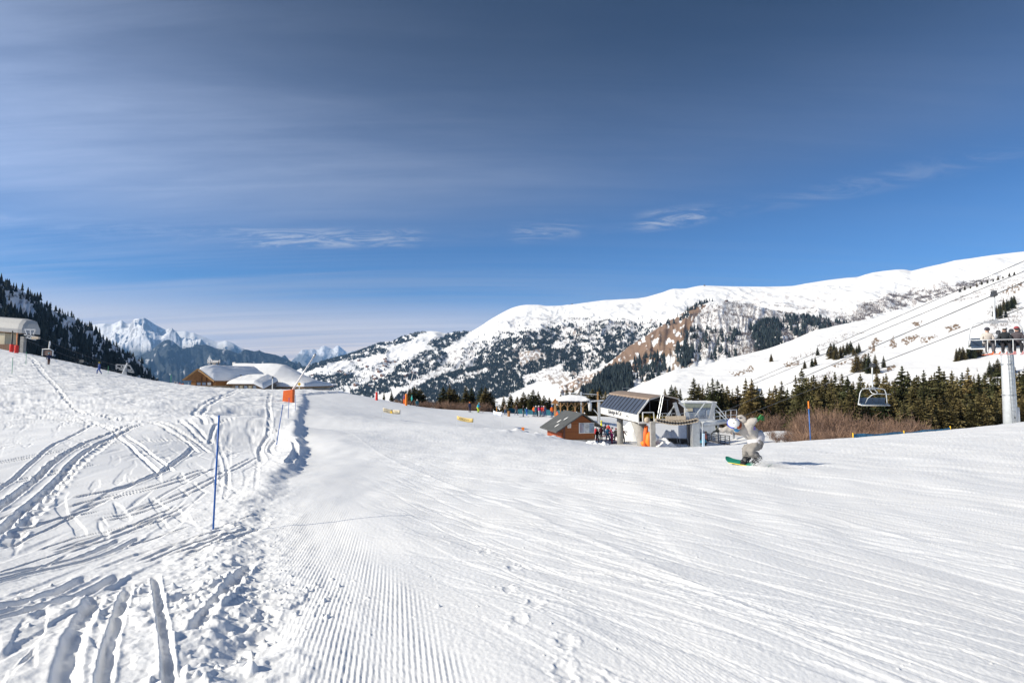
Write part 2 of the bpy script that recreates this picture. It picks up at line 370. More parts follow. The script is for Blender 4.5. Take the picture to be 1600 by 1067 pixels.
def dist_poly(x, y, pts):
    """distance to a polyline and the position along it"""
    best = np.full(x.shape, 1e9); al = np.zeros(x.shape); side = np.zeros(x.shape); L = 0
    for (x1, y1), (x2, y2) in zip(pts[:-1], pts[1:]):
        dx, dy = x2 - x1, y2 - y1; l = math.hypot(dx, dy) + 1e-9
        t = np.clip(((x - x1) * dx + (y - y1) * dy) / l ** 2, 0, 1)
        qx, qy = x - (x1 + t * dx), y - (y1 + t * dy); d = np.hypot(qx, qy)
        m = d < best; best[m] = d[m]; al[m] = (L + t * l)[m]; side[m] = np.sign(qx * dy - qy * dx)[m]; L += l
    return best, al, side, L
def build_ground():
    pxs = np.arange(-330, 1935, 1.3)
    az_t = (pxs - 800) / FPX
    # rows: even in picture height close by, geometric further off
    h = 2.25
    ys = [0.55]
    while ys[-1] < 46:
        Y = ys[-1]; ys.append(Y + max(0.011, 0.85 * Y * Y / (FPX * h)))
    while ys[-1] < 128: ys.append(ys[-1] * 1.006)
    while ys[-1] < 420: ys.append(ys[-1] * 1.02)
    ys = np.array(ys)
    X = az_t[None, :] * ys[:, None]; Y = np.repeat(ys[:, None], len(pxs), 1)
    Z = base_z(X, Y)
    B, de = bank(X, Y)
    left = sstep(-0.1, 0.5, de)                       # 1 on the unprepared side
    right = 1 - left
    Z = Z + B
    near = sstep(60, 20, Y)
    # soft large undulation
    Z += 0.05 * fbm(X * 0.25, Y * 0.25, 3, 20) * sstep(2, 9, Y) * sstep(150, 60, Y)
    # ---- left side: layered ski marks running away from the camera
    def streak(dx, dy, sx, sy, seed, o=3):
        l = math.hypot(dx, dy); dx, dy = dx / l, dy / l
        a = X * dx + Y * dy; b = X * dy - Y * dx
        b = b + 0.5 * gn(a * 0.12, b * 0.1, seed + 9)
        return fbm(b * sx, a * sy, o, seed)
    lm = sstep(0.1, 1.6, de)
    calm = sstep(-0.25, 0.35, gn(X * 0.22 + 4, Y * 0.16, 31))     # patches of untouched snow
    s1 = streak(-0.28, 1, 2.2, 0.22, 41); s2 = streak(-0.75, 1, 3.0, 0.30, 51); s3 = streak(0.6, 1, 2.4, 0.25, 61)
    cut = lambda s, t, w_: -sstep(t, t + w_, s)
    marks = 0.042 * cut(s1, 0.30, 0.25) + 0.032 * cut(s2, 0.34, 0.2) + 0.02 * cut(s3, 0.42, 0.2) + 0.014 * s1
    Z += lm * 0.56 * (0.30 + 0.70 * (1 - calm)) * marks * sstep(60, 25, Y) 
    # far part of the left slope: broad soft texture
    far = sstep(15, 40, Y) * lm
    Z += far * 0.09 * cut(streak(1, 0.12, 0.9, 0.16, 75), 0.05, 0.35) * sstep(140, 80, Y) + sstep(20, 42, Y) * lm * sstep(130, 90, Y) * .060 * (fbm(X * .95, Y * .40, 4, 77, .55) + .6 * cut(fbm(X * .35 + Y * .06, Y * .55, 3, 79), .1, .3))
    Z += far * (0.10 * cut(streak(1, 0.25, 0.45, 0.10, 71), 0.15, 0.3) + 0.07 * fbm(X * 0.8, Y * 0.35, 3, 73)) * sstep(140, 80, Y)
    # churned snow by the edge
    ch = np.exp(-((de - 0.25) / 0.55) ** 2) * sstep(14, 7, Y) + 0.55 * np.exp(-((de - 0.9) / 1.0) ** 2) * sstep(30, 14, Y)
    lump = np.clip(fbm(X * 4.2, Y * 4.2, 2, 81) + 0.05, 0, .5)
    lump2 = np.clip(fbm(X * 9, Y * 9, 3, 85) + 0.0, 0, 1)
    Z += ch * (0.042 * lump + 0.013 * lump2)
    c2 = np.exp(-(((X + 3.3) / 1.5) ** 2 + ((Y - 5.3) / 0.5) ** 2))
    Z += c2 * (0.05 * lump + 0.016 * lump2)
    # ---- drawn tracks (ski pairs, footprints)
    def track(pix, wd0, dp, pair=0.0, rim=0.35, foot=0.0, rough=0.25, fadeends=True):
        pts = [on_ground(*q) for q in pix]
        # smooth the polyline
        for _ in range(3):
            n = [pts[0]]
            for a, b in zip(pts[:-1], pts[1:]):
                n += [(a[0] * .75 + b[0] * .25, a[1] * .75 + b[1] * .25), (a[0] * .25 + b[0] * .75, a[1] * .25 + b[1] * .75)]
            pts = n + [pts[-1]]
        pa = np.array(pts); R = wd0 * 3 + pair + 0.3
        y0, y1 = pa[:, 1].min() - R, pa[:, 1].max() + R; x0, x1 = pa[:, 0].min() - R, pa[:, 0].max() + R
        r0, r1 = np.searchsorted(ys, [y0, y1])
        if r1 <= r0: return
        t0, t1 = min(x0 / y0 if y0 > .3 else -2, x0 / y1), max(x1 / max(y0, .3), x1 / y1)
        c0, c1 = np.searchsorted(az_t, [t0, t1]); c1 = max(c1, c0 + 1)
        x = X[r0:r1, c0:c1]; y = Y[r0:r1, c0:c1]
        wd = np.maximum(wd0 * 0.78, 0.0032 * y); wob = 0.06 * gn(x * 1.3, y * 1.3, 91)
        d, al, sd, L = dist_poly(x, y, pts); d = d * (1 + 0.15 * gn(x * 5, y * 5, 92)) + wob * 0
        if pair: d = np.abs(d * sd - 0) ; d = np.abs(d - pair / 2)
        e = sstep(0, 0.3, al) * sstep(0, 0.3, L - al) if fadeends else 1
        prof = -np.exp(-(d / wd) ** 4) + rim * np.exp(-((d - wd * 1.35) / (wd * .45)) ** 2)
        prof = prof * (1 + rough * gn(x * 4, y * 4, 93)) + rough * .15 * prof * gn(x * 22, y * 22, 94)
        if foot:
            prof = prof * sstep(-0.2, 0.5, np.sin(al * 2 * np.pi / foot + 2 * gn(al * .8, al * 0, 95)))
        Z[r0:r1, c0:c1] += (dp * 0.43) * prof * e
    track([(-80,870),(0,818),(60,768),(120,714),(185,682),(215,672)], 0.10, 0.16, 0.42)
    track([(-60,800),(20,760),(90,700),(150,668)], 0.07, 0.10, 0.0)
    track([(10,860),(60,800),(110,745),(165,705),(185,685)], 0.13, 0.14, 0.0, 0.4, 0.7)
    track([(186,688),(222,716),(258,746)], 0.07, 0.11, 0.34)
    track([(178,684),(215,722),(250,752)], 0.04, 0.06, 0.0)
    track([(240,668),(270,682),(298,700),(318,718)], 0.08, 0.12, 0.36)
    track([(285,664),(305,684),(328,704)], 0.07, 0.11, 0.34)
    track([(327,705),(332,680),(342,668),(370,662)], 0.10, 0.13, 0.0)
    track([(48,652),(62,646),(90,652),(130,662),(172,680)], 0.10, 0.10, 0.0, 0.4, 0.6)
    track([(40,556),(68,585),(90,612),(112,640),(128,652),(170,660),(215,667),(260,672),(330,668)], 0.14, 0.20, 0.0, 0.6, 0.8)
    track([(50,655),(100,664),(150,672),(190,683)], 0.09, 0.09, 0.3)
    track([(300,712),(270,738),(225,760),(170,775),(110,785)], 0.11, 0.14, 0.0)
    track([(-40,742),(40,727),(130,710),(210,700),(330,692)], 0.05, 0.06, 0.22)
    track([(-40,770),(60,752),(150,735)], 0.05, 0.05, 0.2)
    track([(-60,930),(40,900),(140,880),(210,842)], 0.07, 0.10, 0.25)
    track([(-60,985),(30,965),(120,940),(170,905)], 0.09, 0.12, 0.3)
    track([(110,800),(180,780),(240,772),(330,742)], 0.06, 0.07, 0.25)
    track([(150,820),(230,800),(320,768),(400,728)], 0.05, 0.06, 0.2)
    track([(330,670),(300,650),(345,625),(380,610)], 0.15, 0.12, 0.5)
    track([(420,690),(424,660),(418,640),(422,616)], 0.16, 0.18, 0.0, 0.6, 0.9)
    for k in range(6):
        a = random.uniform(335, 400); b = random.uniform(770, 800)
        track([(a, b), (a + random.uniform(-25, 10), b - 40), (a + random.uniform(-20, 30), 690 + random.uniform(-8, 12))], 0.03, 0.022, 0.0)
    for k in range(16):
        a = random.uniform(-60, 300); b = random.uniform(800, 990)
        track([(a, b), (a + 70, b - random.uniform(18, 30)), (a + random.uniform(130, 190), b - random.uniform(45, 75))], random.uniform(.03, .06), random.uniform(.03, .07), random.choice((0, 0, .2)))
    # rings trodden round the pole on the bank
    track([(432,725),(420,712),(428,697),(450,692),(463,705),(460,728),(445,740),(430,735)], 0.12, 0.14, 0.0)
    track([(410,735),(404,712),(415,690),(440,680)], 0.12, 0.12, 0.0)
    # deep troughs in the foreground
    track([(155,938),(128,985),(105,1040),(95,1150)], 0.085, 0.14, 0.0, 0.16, 0, 0.35)
    track([(204,922),(185,975),(168,1040),(150,1160)], 0.055, 0.15, 0.0, 0.16, 0, 0.35)
    track([(242,908),(248,960),(258,1020),(270,1150)], 0.045, 0.14, 0.0, 0.16, 0, 0.35)
    track([(395,880),(360,930),(325,975),(300,1010)], 0.08, 0.12, 0.0, 0.3, 0, 0.4)
    track([(270,876),(320,862),(370,842),(405,826)], 0.04, 0.08, 0.16, 0.3, 0, 0.2)
    track([(20,1067),(40,1045),(60,1022)], 0.02, 0.05, 0.0)
    # pit between the edge blocks
    pit = np.exp(-(((X + 2.02) / 0.28) ** 2 + ((Y - 4.3) / 0.55) ** 2)); Z -= 0.10 * pit
    # loose snow blocks
    bl = np.zeros_like(Z)
    R2 = np.random.default_rng(5)
    spots = [(-1.75, 3.95, .045), (-1.95, 3.75, .04), (-2.1, 4.0, .035), (-1.55, 4.9, .03), (-1.7, 5.3, .035), (-1.85, 5.0, .03), (-2.15, 3.6, .045)]
    for k in range(210):
        yy = R2.uniform(3.3, 10); xe = np.interp(yy, ee[:, 1], ee[:, 0]); xx = xe + R2.normal(-0.15, 0.28)
        spots.append((xx, yy, R2.uniform(0.008, 0.022) * (1.5 if yy < 6 else 1)))
    for k in range(120):
        spots.append((R2.normal(-3.1, .8), R2.normal(5.5, .35), R2.uniform(.012, .03)))
    for k in range(140):
        yy = R2.uniform(3.3, 12); spots.append((R2.uniform(-1.6, 3.5), yy, R2.uniform(.006, .014)))
    for xx, yy, rr in spots:
        r0, r1 = np.searchsorted(ys, [yy - rr * 1.6, yy + rr * 1.6])
        c0, c1 = np.searchsorted(az_t, [(xx - rr * 1.7) / yy, (xx + rr * 1.7) / yy])
        x = X[r0:r1, c0:c1]; y = Y[r0:r1, c0:c1]
        if x.size == 0: continue
        ang = R2.uniform(0, 6.28); ca, sa = math.cos(ang), math.sin(ang)
        qx = (x - xx) * ca + (y - yy) * sa; qy = (-(x - xx) * sa + (y - yy) * ca) * 1.35
        d = (np.abs(qx) ** 2.6 + np.abs(qy) ** 2.6) ** (1 / 2.6) / rr * (1 + .3 * gn(x * 18, y * 18, 7))
        bl[r0:r1, c0:c1] = np.maximum(bl[r0:r1, c0:c1], rr * 0.95 * sstep(1.25, 0.25, d))
    Z += bl
    # ---- groomed side
    def across(dx, dy):
        l = math.hypot(dx, dy); dx, dy = dx / l, dy / l
        return X * dy - Y * dx, X * dx + Y * dy
    fresh = right * sstep(-0.05, -0.35, de)
    b1, a1 = across(0.38, -0.92)
    b1w = b1 + 0.25 * gn(a1 * 0.07, b1 * 0.05, 101)
    lane = sstep(-0.1, 0.25, gn(b1w * 0.55 + 2.2, a1 * 0.05, 103) + 0.30)       # lanes where the ribs survive
    lane *= sstep(1.3, -0.6, X - (0.5 + (6 - Y) * 0.45)) 
    ribs = np.sin(b1w * 2 * np.pi / 0.031)
    brk = 0.6 + 0.4 * gn(X * 14, Y * 14, 107)
    Z += fresh * lane * 0.0019 * ribs * brk * sstep(17, 9, Y)
    seam = np.abs(((b1w / 4.3 + .37) % 1) - .5) * 4.3
    Z += fresh * 0.008 * np.exp(-(seam / .07) ** 2) * (1 + .5 * gn(X * 6, Y * 6, 115)) * sstep(50, 20, Y)
    scr = sstep(.25, .5, fbm(b1w * .5, a1 * .22, 3, 117))
    Z -= fresh * scr * 0.006 * sstep(30, 12, Y)
    # vehicle belt marks by the edge
    b0, a0 = across(0.20, -0.98)
    belt = np.exp(-((de + 0.55) / 0.28) ** 2) + 0.8 * np.exp(-((de + 1.15) / 0.22) ** 2)
    Z += right * belt * (0.0035 * np.sin(b0 * 2 * np.pi / 0.040 + gn(a0 * .8, b0, 110)) + 0.007 * gn(b0 * 5, a0 * 1.5, 111)) * sstep(14, 8, Y)
    # ski traces sweeping to the right
    def sw(dx, dy, sx, sy, seed, t, wd, o=3):
        b, a = across(dx, dy); b = b + 0.9 * gn(a * 0.06, b * 0.08, seed + 3)
        return sstep(t, t + wd, fbm(b * sx, a * sy, o, seed))
    rr_ = right * sstep(-1.0, -3.2, de + 0.0) * (1 - .8 * lane * sstep(14, 8, Y)) * 0.55
    tr = 0.014 * sw(.62, -.78, 2.6, .10, 121, .28, .2) + 0.010 * sw(.75, -.66, 5.0, .16, 131, .30, .2) + 0.010 * sw(.5, -.86, 7, .2, 141, .3, .2) + 0.012 * sw(.9, -.42, 3.2, .12, 151, .32, .2)
    Z -= rr_ * tr * sstep(70, 30, Y)
    Z += rr_ * 0.010 * sw(.66, -.75, 3.5, .12, 161, .30, .15) * (0.5 + 0.9 * np.clip(fbm(X * 12, Y * 12, 2, 165), 0, 1)) * sstep(22, 12, Y)
    Z += right * 0.020 * fbm(X * 0.9, Y * 0.5, 2, 171) * sstep(3, 8, Y) * sstep(90, 40, Y)
    # foot prints crossing the ribs
    def holes(pix, n, r=0.055, dp=0.010):
        pts = [on_ground(*q) for q in pix]
        for k in range(n):
            t = k / (n - 1) * (len(pts) - 1); i = min(int(t), len(pts) - 2); t -= i
            xx = pts[i][0] * (1 - t) + pts[i + 1][0] * t + (0.10 if k % 2 else -0.10); yy = pts[i][1] * (1 - t) + pts[i + 1][1] * t
            r0, r1 = np.searchsorted(ys, [yy - .3, yy + .3]); c0, c1 = np.searchsorted(az_t, [(xx - .3) / yy, (xx + .3) / yy])
            x = X[r0:r1, c0:c1]; y = Y[r0:r1, c0:c1]; d = np.hypot((x - xx), (y - yy) / 1.8) * (1 + .4 * gn(x * 15, y * 15, 181))
            Z[r0:r1, c0:c1] += -dp * np.exp(-(d / r) ** 4) + dp * .8 * np.exp(-((d - r * 1.5) / (r * .5)) ** 2) * np.clip(.5 + gn(x * 20, y * 20, 182), 0, 1.5)
    holes([(770,860),(810,920),(830,970),(905,1050),(960,1110)], 9)
    # pushed-up heap at the piste shoulder by the ticket hut
    Z += 0.35 * np.exp(-((Y - 47) / 6) ** 2) * np.exp(-((X - 1.7) / 3.5) ** 2) * np.clip(fbm(X * .8, Y * .4, 2, 191), 0, 1)
    # grain
    Z += (0.0022 * fbm(X * 22, Y * 22, 2, 201) + 0.0028 * left * fbm(X * 9, Y * 9, 2, 203)) * sstep(16, 6, Y)
    px, py = PIX(X, Y, Z)
    C = np.empty(X.shape + (3,)); C[:] = (0.86, 0.865, 0.87)
    dirt = inpoly(px + 6 * gn(X, Y, 211), py + 2 * gn(X * 2, Y, 212), [(925,672),(1000,676),(1050,684),(1060,702),(1000,704),(950,700),(925,690)]) & (Y > 48) & (Y < 90)
    dmk = dirt * np.clip(0.5 + 0.5 * fbm(X * .7, Y * .7, 3, 213), 0, 1)
    C = C * (1 - dmk[..., None] * 0.55) + np.array((0.40, 0.35, 0.32)) * dmk[..., None] * 0.55
    m = snow_ground_mat()
    V = np.stack([X, Y, Z], -1).reshape(-1, 3)
    o = np_mesh('snow_ground', V, grid_faces(*X.shape)[:, ::-1], [m], True, C.reshape(-1, 3))
    tag(o, kind='structure'); 
    return o
def snow_ground_mat():
    m = bpy.data.materials.new('piste_snow'); m.use_nodes = True; t = m.node_tree; b = t.nodes['Principled BSDF']
    b.inputs['Roughness'].default_value = 0.62; b.inputs['Specular IOR Level'].default_value = 0.25
    a = t.nodes.new('ShaderNodeAttribute'); a.attribute_name = 'Col'
    tc = t.nodes.new('ShaderNodeTexCoord'); n = t.nodes.new('ShaderNodeTexNoise'); n.inputs['Scale'].default_value = 0.6; n.inputs['Detail'].default_value = 5
    t.links.new(tc.outputs['Object'], n.inputs['Vector'])
    t.links.new(mixc(t, mrange(t, n.outputs['Fac'], .3, .7, 0, .5), a.outputs['Color'], (0.80, 0.82, 0.85)), b.inputs['Base Color'])
    n2 = t.nodes.new('ShaderNodeTexNoise'); n2.inputs['Scale'].default_value = 55; n2.inputs['Detail'].default_value = 3; n2.inputs['Roughness'].default_value = .7
    t.links.new(tc.outputs['Object'], n2.inputs['Vector'])
    bp = t.nodes.new('ShaderNodeBump'); bp.inputs['Strength'].default_value = 0.35; bp.inputs['Distance'].default_value = 0.006
    t.links.new(n2.outputs['Fac'], bp.inputs['Height']); t.links.new(bp.outputs[0], b.inputs['Normal'])
    return m
build_ground()

# ------------------------------------------------------------------ mountains
def terrain_mat(name, bump=1.0, bs=0.05):
    m = bpy.data.materials.new(name); m.use_nodes = True; t = m.node_tree; b = t.nodes['Principled BSDF']
    b.inputs['Roughness'].default_value = 0.8; b.inputs['Specular IOR Level'].default_value = 0.15
    a = t.nodes.new('ShaderNodeAttribute'); a.attribute_name = 'Col'
    t.links.new(a.outputs['Color'], b.inputs['Base Color'])
    tc = t.nodes.new('ShaderNodeTexCoord'); n2 = t.nodes.new('ShaderNodeTexNoise'); n2.inputs['Scale'].default_value = bs; n2.inputs['Detail'].default_value = 6
    t.links.new(tc.outputs['Object'], n2.inputs['Vector'])
    bp = t.nodes.new('ShaderNodeBump'); bp.inputs['Strength'].default_value = 0.5; bp.inputs['Distance'].default_value = bump
    t.links.new(n2.outputs['Fac'], bp.inputs['Height']); t.links.new(bp.outputs[0], b.inputs['Normal'])
    return m
SNOW = np.array((0.86, 0.865, 0.875)); ROCK = np.array((0.20, 0.135, 0.085)); GREY = np.array((0.17, 0.165, 0.17)); WOOD = np.array((0.045, 0.055, 0.05)); SCRUB = np.array((0.20, 0.165, 0.155))
class Layer: pass
def layer(name, ridge, D1, D0, pybase, step=1.5, rows=190, amp=12, nsc=1/180., prof=1.0, tmax=1.3, rid=0.0, seed=0, bump=1.5, bs=0.05, ext=(0, 0), ridgen=0.25, gull=0.0):
    rx = np.array([r[0] for r in ridge], float); ry = np.array([r[1] for r in ridge], float)
    pxs = np.arange(rx[0] - ext[0], rx[-1] + ext[1] + step, step)
    pyr = np.interp(pxs, rx, ry)
    f = lambda v: np.interp(pxs, [q[0] for q in v], [q[1] for q in v]) if isinstance(v, (list, tuple)) else np.full(pxs.shape, float(v))
    d1, d0, pb = f(D1), f(D0), f(pybase)
    T = np.r_[np.linspace(0, 1, rows), 1 + np.linspace(0, 1, 24)[1:] ** 1.3 * (tmax - 1)]
    _, _, zr = PA(pxs, pyr, d1); _, _, zb = PA(pxs, pb, d0)
    t = T[:, None]
    def gs(a, sg):
        kx = np.arange(-3 * sg, 3 * sg + 1); kk = np.exp(-kx ** 2 / (2. * sg * sg)); kk /= kk.sum()
        return np.convolve(np.pad(a, 3 * sg, mode='edge'), kk, 'valid')
    d1, d0, zb = gs(d1, 40), gs(d0, 40), gs(zb, 40); _, _, zr = PA(pxs, pyr, d1); zs = gs(zr, 26); zr = gs(zr, 2)
    D = d0[None] + (d1 - d0)[None] * t
    zr = zs[None] + (zr - zs)[None] * sstep(0.45, 1.0, t)
    k = np.where(t <= 1, np.clip(t, 0, 1) ** prof, 1 - 1.2 * (t - 1) ** 1.3 / max(tmax - 1, .01) * 0.6)
    Z = zb[None] + (zr - zb[None]) * k
    X = (pxs - 800)[None] / FPX * D
    win = np.clip(np.sin(np.clip(t, 0, 1) * math.pi), 0, 1) ** 0.6
    win = np.where(t > 0.5, np.maximum(win, ridgen), win) * (D / D.max()) ** 1.3
    if rid: nz = (ridged(X * nsc, D * nsc, 6, seed, 0.52) - 0.85)
    else: nz = fbm(X * nsc, D * nsc, 6, seed, 0.42)
    Z = Z + amp * win * nz
    if gull:                                          # gullies running down the fall line
        gq = np.abs(gn(pxs[None] * 0.035 + 0.8 * gn(pxs[None] * .02, t * 2.2, seed + 3), t * 1.1, seed + 4))
        gq2 = np.abs(gn(pxs[None] * 0.11 + 0.6 * gn(pxs[None] * .05, t * 4, seed + 5), t * 2.6, seed + 6))
        Z = Z + gull * np.clip(np.sin(np.clip(t, 0, 1) * math.pi), 0, 1) ** 0.9 * sstep(0.05, 0.4, t) * (np.clip(gq * 2, 0, 1) - .4 + 0.4 * np.clip(gq2 * 2, 0, 1))
    px, py = PIX(X, D, Z)
    L = Layer(); L.X, L.Y, L.Z, L.px, L.py, L.T = X, D, Z, px, py, np.repeat(t, len(pxs), 1); L.name = name; L.pxs = pxs
    L.C = np.empty(X.shape + (3,)); L.C[:] = SNOW
    L.jx = 5 * gn(px * .05, py * .05, seed + 50) + 2.5 * gn(px * .2, py * .2, seed + 51)
    L.jy = 3 * gn(px * .05, py * .05, seed + 60) + 2.0 * gn(px * .2, py * .2, seed + 61)
    L.bump, L.bs = bump, bs
    return L
def paint(L, poly, col, a=1.0, thr=None, sc=0.15, seed=0, anis=1.0):
    m = inpoly(L.px + L.jx, L.py + L.jy, poly).astype(float)
    if thr is not None: m = m * sstep(thr, thr + .12, fbm(L.px * sc, L.py * sc * anis, 4, seed))
    m = (m * a)[..., None]; L.C = L.C * (1 - m) + col * m
def finish(L, label_kind='structure'):
    V = np.stack([L.X, L.Y, L.Z], -1).reshape(-1, 3)
    o = np_mesh(L.name, V, grid_faces(*L.X.shape)[:, ::-1], [terrain_mat(L.name + '_surface', L.bump, L.bs)], True, L.C.reshape(-1, 3))
    tag(o, kind='structure'); return o
def density(L, zones, seed=0):
    d = np.zeros(L.px.shape)
    jx, jy = L.px + L.jx, L.py + L.jy
    clump = fbm(L.px * .13, L.py * .16, 3, seed + 70)
    for poly, q in zones:
        m = inpoly(jx, jy, poly)
        if q >= 0: d = np.where(m, np.maximum(d, q * (np.clip(0.42 + 2.6 * clump + (q - .5) * 1.7, 0, 1))), d)
        else: d = np.where(m, 0, d)
    d[L.T > 1.03] = 0
    return d
def scatter(L, dens, n):
    p = dens.ravel(); p = p / p.sum()
    idx = rng.choice(p.size, n, p=p)
    return L.X.ravel()[idx], L.Y.ravel()[idx], L.Z.ravel()[idx]
def tiny_conifers(name, L, dens, n, hm, label, cat, group=None, wr=0.22, colr=None, m=None, sides=5):
    x, y, z = scatter(L, dens, n)
    nn = len(x); s = 0.6
    x = x + rng.normal(0, hm * .2, nn); y = y + rng.normal(0, hm * .2, nn)
    h = hm * rng.uniform(0.6, 1.3, nn); r = h * wr * rng.uniform(.8, 1.25, nn)
    # two stacked ragged cones per tree
    a0 = rng.uniform(0, 6.28, nn)
    V = []; F = []
    rings = []
    def ring(zf, rf, k):
        a = a0[:, None] + np.arange(sides) * 2 * np.pi / sides + k
        jit = rng.uniform(.7, 1.3, (nn, sides))
        return np.stack([x[:, None] + np.cos(a) * r[:, None] * rf * jit, y[:, None] + np.sin(a) * r[:, None] * rf * jit, z[:, None] + h[:, None] * zf + 0 * a], -1)
    A_ = ring(0.04, 1.0, 0); At = np.stack([x, y, z + h * .68], -1)[:, None]
    B_ = ring(0.42, .62, .6); Bt = np.stack([x, y, z + h], -1)[:, None]
    V = np.concatenate([A_, At, B_, Bt], 1); per = V.shape[1]
    f = []
    for k in range(sides):
        f.append((k, (k + 1) % sides, sides)); f.append((sides + 1 + k, sides + 1 + (k + 1) % sides, 2 * sides + 1))
    F = (np.array(f)[None] + (np.arange(nn) * per)[:, None, None]).reshape(-1, 3)
    base = np.array(colr if colr is not None else (0.026, 0.036, 0.038))
    c = base * rng.uniform(.6, 1.5, (nn, 1)); C = np.repeat(c[:, None], per, 1).reshape(-1, 3)
    o = np_mesh(name, V.reshape(-1, 3), F, [m or forest_mat()], False, C, 3)
    tag(o, label, cat, group, 'stuff'); return o
def forest_mat():
    if 'far_conifer' in MATS: return MATS['far_conifer']
    m = bpy.data.materials.new('far_conifer'); m.use_nodes = True; t = m.node_tree; b = t.nodes['Principled BSDF']
    b.inputs['Roughness'].default_value = 0.9; b.inputs['Specular IOR Level'].default_value = 0.1
    a = t.nodes.new('ShaderNodeAttribute'); a.attribute_name = 'Col'; t.links.new(a.outputs['Color'], b.inputs['Base Color'])
    MATS['far_conifer'] = m; return m
def bare_scrub(name, L, dens, n, hm, label, col=(0.13, 0.105, 0.10)):
    x, y, z = scatter(L, dens, n); nn = len(x)
    x = x + rng.normal(0, hm * .5, nn); y = y + rng.normal(0, hm * .5, nn); h = hm * rng.uniform(.4, 1.2, nn)
    V = np.empty((nn, 12, 3)); 
    for k in range(4):
        a = rng.uniform(0, 6.28, nn); lean = h * .45; wd = h * .045
        tx, ty = x + np.cos(a) * lean, y + np.sin(a) * lean
        V[:, k * 3] = np.stack([x - wd * np.sin(a), y + wd * np.cos(a), z - .3], -1)
        V[:, k * 3 + 1] = np.stack([x + wd * np.sin(a), y - wd * np.cos(a), z - .3], -1)
        V[:, k * 3 + 2] = np.stack([tx, ty, z + h * rng.uniform(.7, 1, nn)], -1)
    F = np.arange(nn * 12).reshape(-1, 3)
    C = np.repeat((np.array(col) * rng.uniform(.7, 1.4, (nn, 1)))[:, None], 12, 1).reshape(-1, 3)
    o = np_mesh(name, V.reshape(-1, 3), F, [forest_mat()], False, C, 3)
    tag(o, label, 'shrubs', None, 'stuff'); return o

# far snowy peaks, about 12 km off
F1 = layer('far_snowy_peaks', [(60,530),(110,512),(135,508),(150,506),(161,505),(172,507),(187,500),(194,505),(200,507),(206,500),(212,498),(218,499),(222,496.5),(230,501),(240,507),(250,512),(257,515),(262,512.5),(268,514),(275,517),(281,516.5),(288,516),(295,519),(301,518.5),(308,522),(316,525),(328,530),(339,534),(345,533),(352,530.5),(358,533),(365,536),(372,541),(380,544),(391,548),(420,556),(470,575)],
    12500, 8200, [(60,640),(470,640)], 0.8, 260, 430, 1/2300., 1.15, 1.3, 1.0, 301, 30, .004, (40, 30), 0.05, 60)
gx = np.gradient(L_Z := F1.Z, axis=1) / (np.gradient(F1.X, axis=1) + 1e-6)
steep = sstep(0.55, 1.0, np.abs(gx) + 0.35 * fbm(F1.px * .25, F1.py * .25, 3, 307))
F1.C = F1.C * (1 - .75 * steep[..., None]) + GREY * .75 * steep[..., None]
lowm = sstep(535, 552, F1.py + 8 * gn(F1.px * .06, F1.py * .06, 309))[..., None] * 0.9; F1.C = F1.C * (1 - lowm) + WOOD * lowm
finish(F1)
F3 = layer('farthest_peaks', [(430,585),(457,562.5),(466,555),(475.6,546),(482,546.5),(489,544.5),(494,547),(498,545),(502,541),(505.6,539.4),(512,542),(520.6,545),(524,541),(528,538.6),(534,544),(541,550),(546,549),(550.6,548),(560,547),(575,552),(600,560)],
    20500, 15500, 625, 0.7, 200, 480, 1/3000., 1.1, 1.25, 1.0, 401, 40, .003, (20, 20), 0.03, 80)
lw = sstep(551, 560, F3.py + 5 * gn(F3.px * .1, F3.py * .1, 409))[..., None] * .85; F3.C = F3.C * (1 - lw) + WOOD * lw
st3 = (sstep(.1, .5, fbm(F3.px * .25, F3.py * .3, 3, 407)) * .55)[..., None]; F3.C = F3.C * (1 - st3) + GREY * st3
finish(F3)
# forested ridge in front of the peaks, about 8 km off
F2 = layer('forested_ridge', [(100,600),(150,590),(180,575),(205,562),(222,555),(234,549),(246,538),(255,531.5),(262,530),(270,533),(281,542),(292,548),(301,543),(309,540),(320,538),(328,540),(335,543),(346,545),(357,546),(366,550),(376,553),(384,548),(392,548.5),(399,550),(414,552),(429,555),(438,557),(447,561),(457,564.5),(466,568),(476,572),(500,580),(540,596),(600,620)],
    8200, 5400, 640, 0.9, 220, 200, 1/900., 1.0, 1.3, 1.0, 501, 14, .01, (40, 30), 0.06, 70)
F2.C[:] = (0.022, 0.030, 0.034)
sp = sstep(.62, .8, fbm(F2.px * .09 + .5 * F2.py * .05, F2.py * .07, 4, 503)) * .75
s2_ = sstep(.9, .97, gn(F2.px * .5, F2.py * .35, 505) + .6 * gn(F2.px * .06, F2.py * .06, 506)) * .6
sp = (np.maximum(sp, s2_) * .6)[..., None]; F2.C = F2.C * (1 - sp) + SNOW * sp
finish(F2)
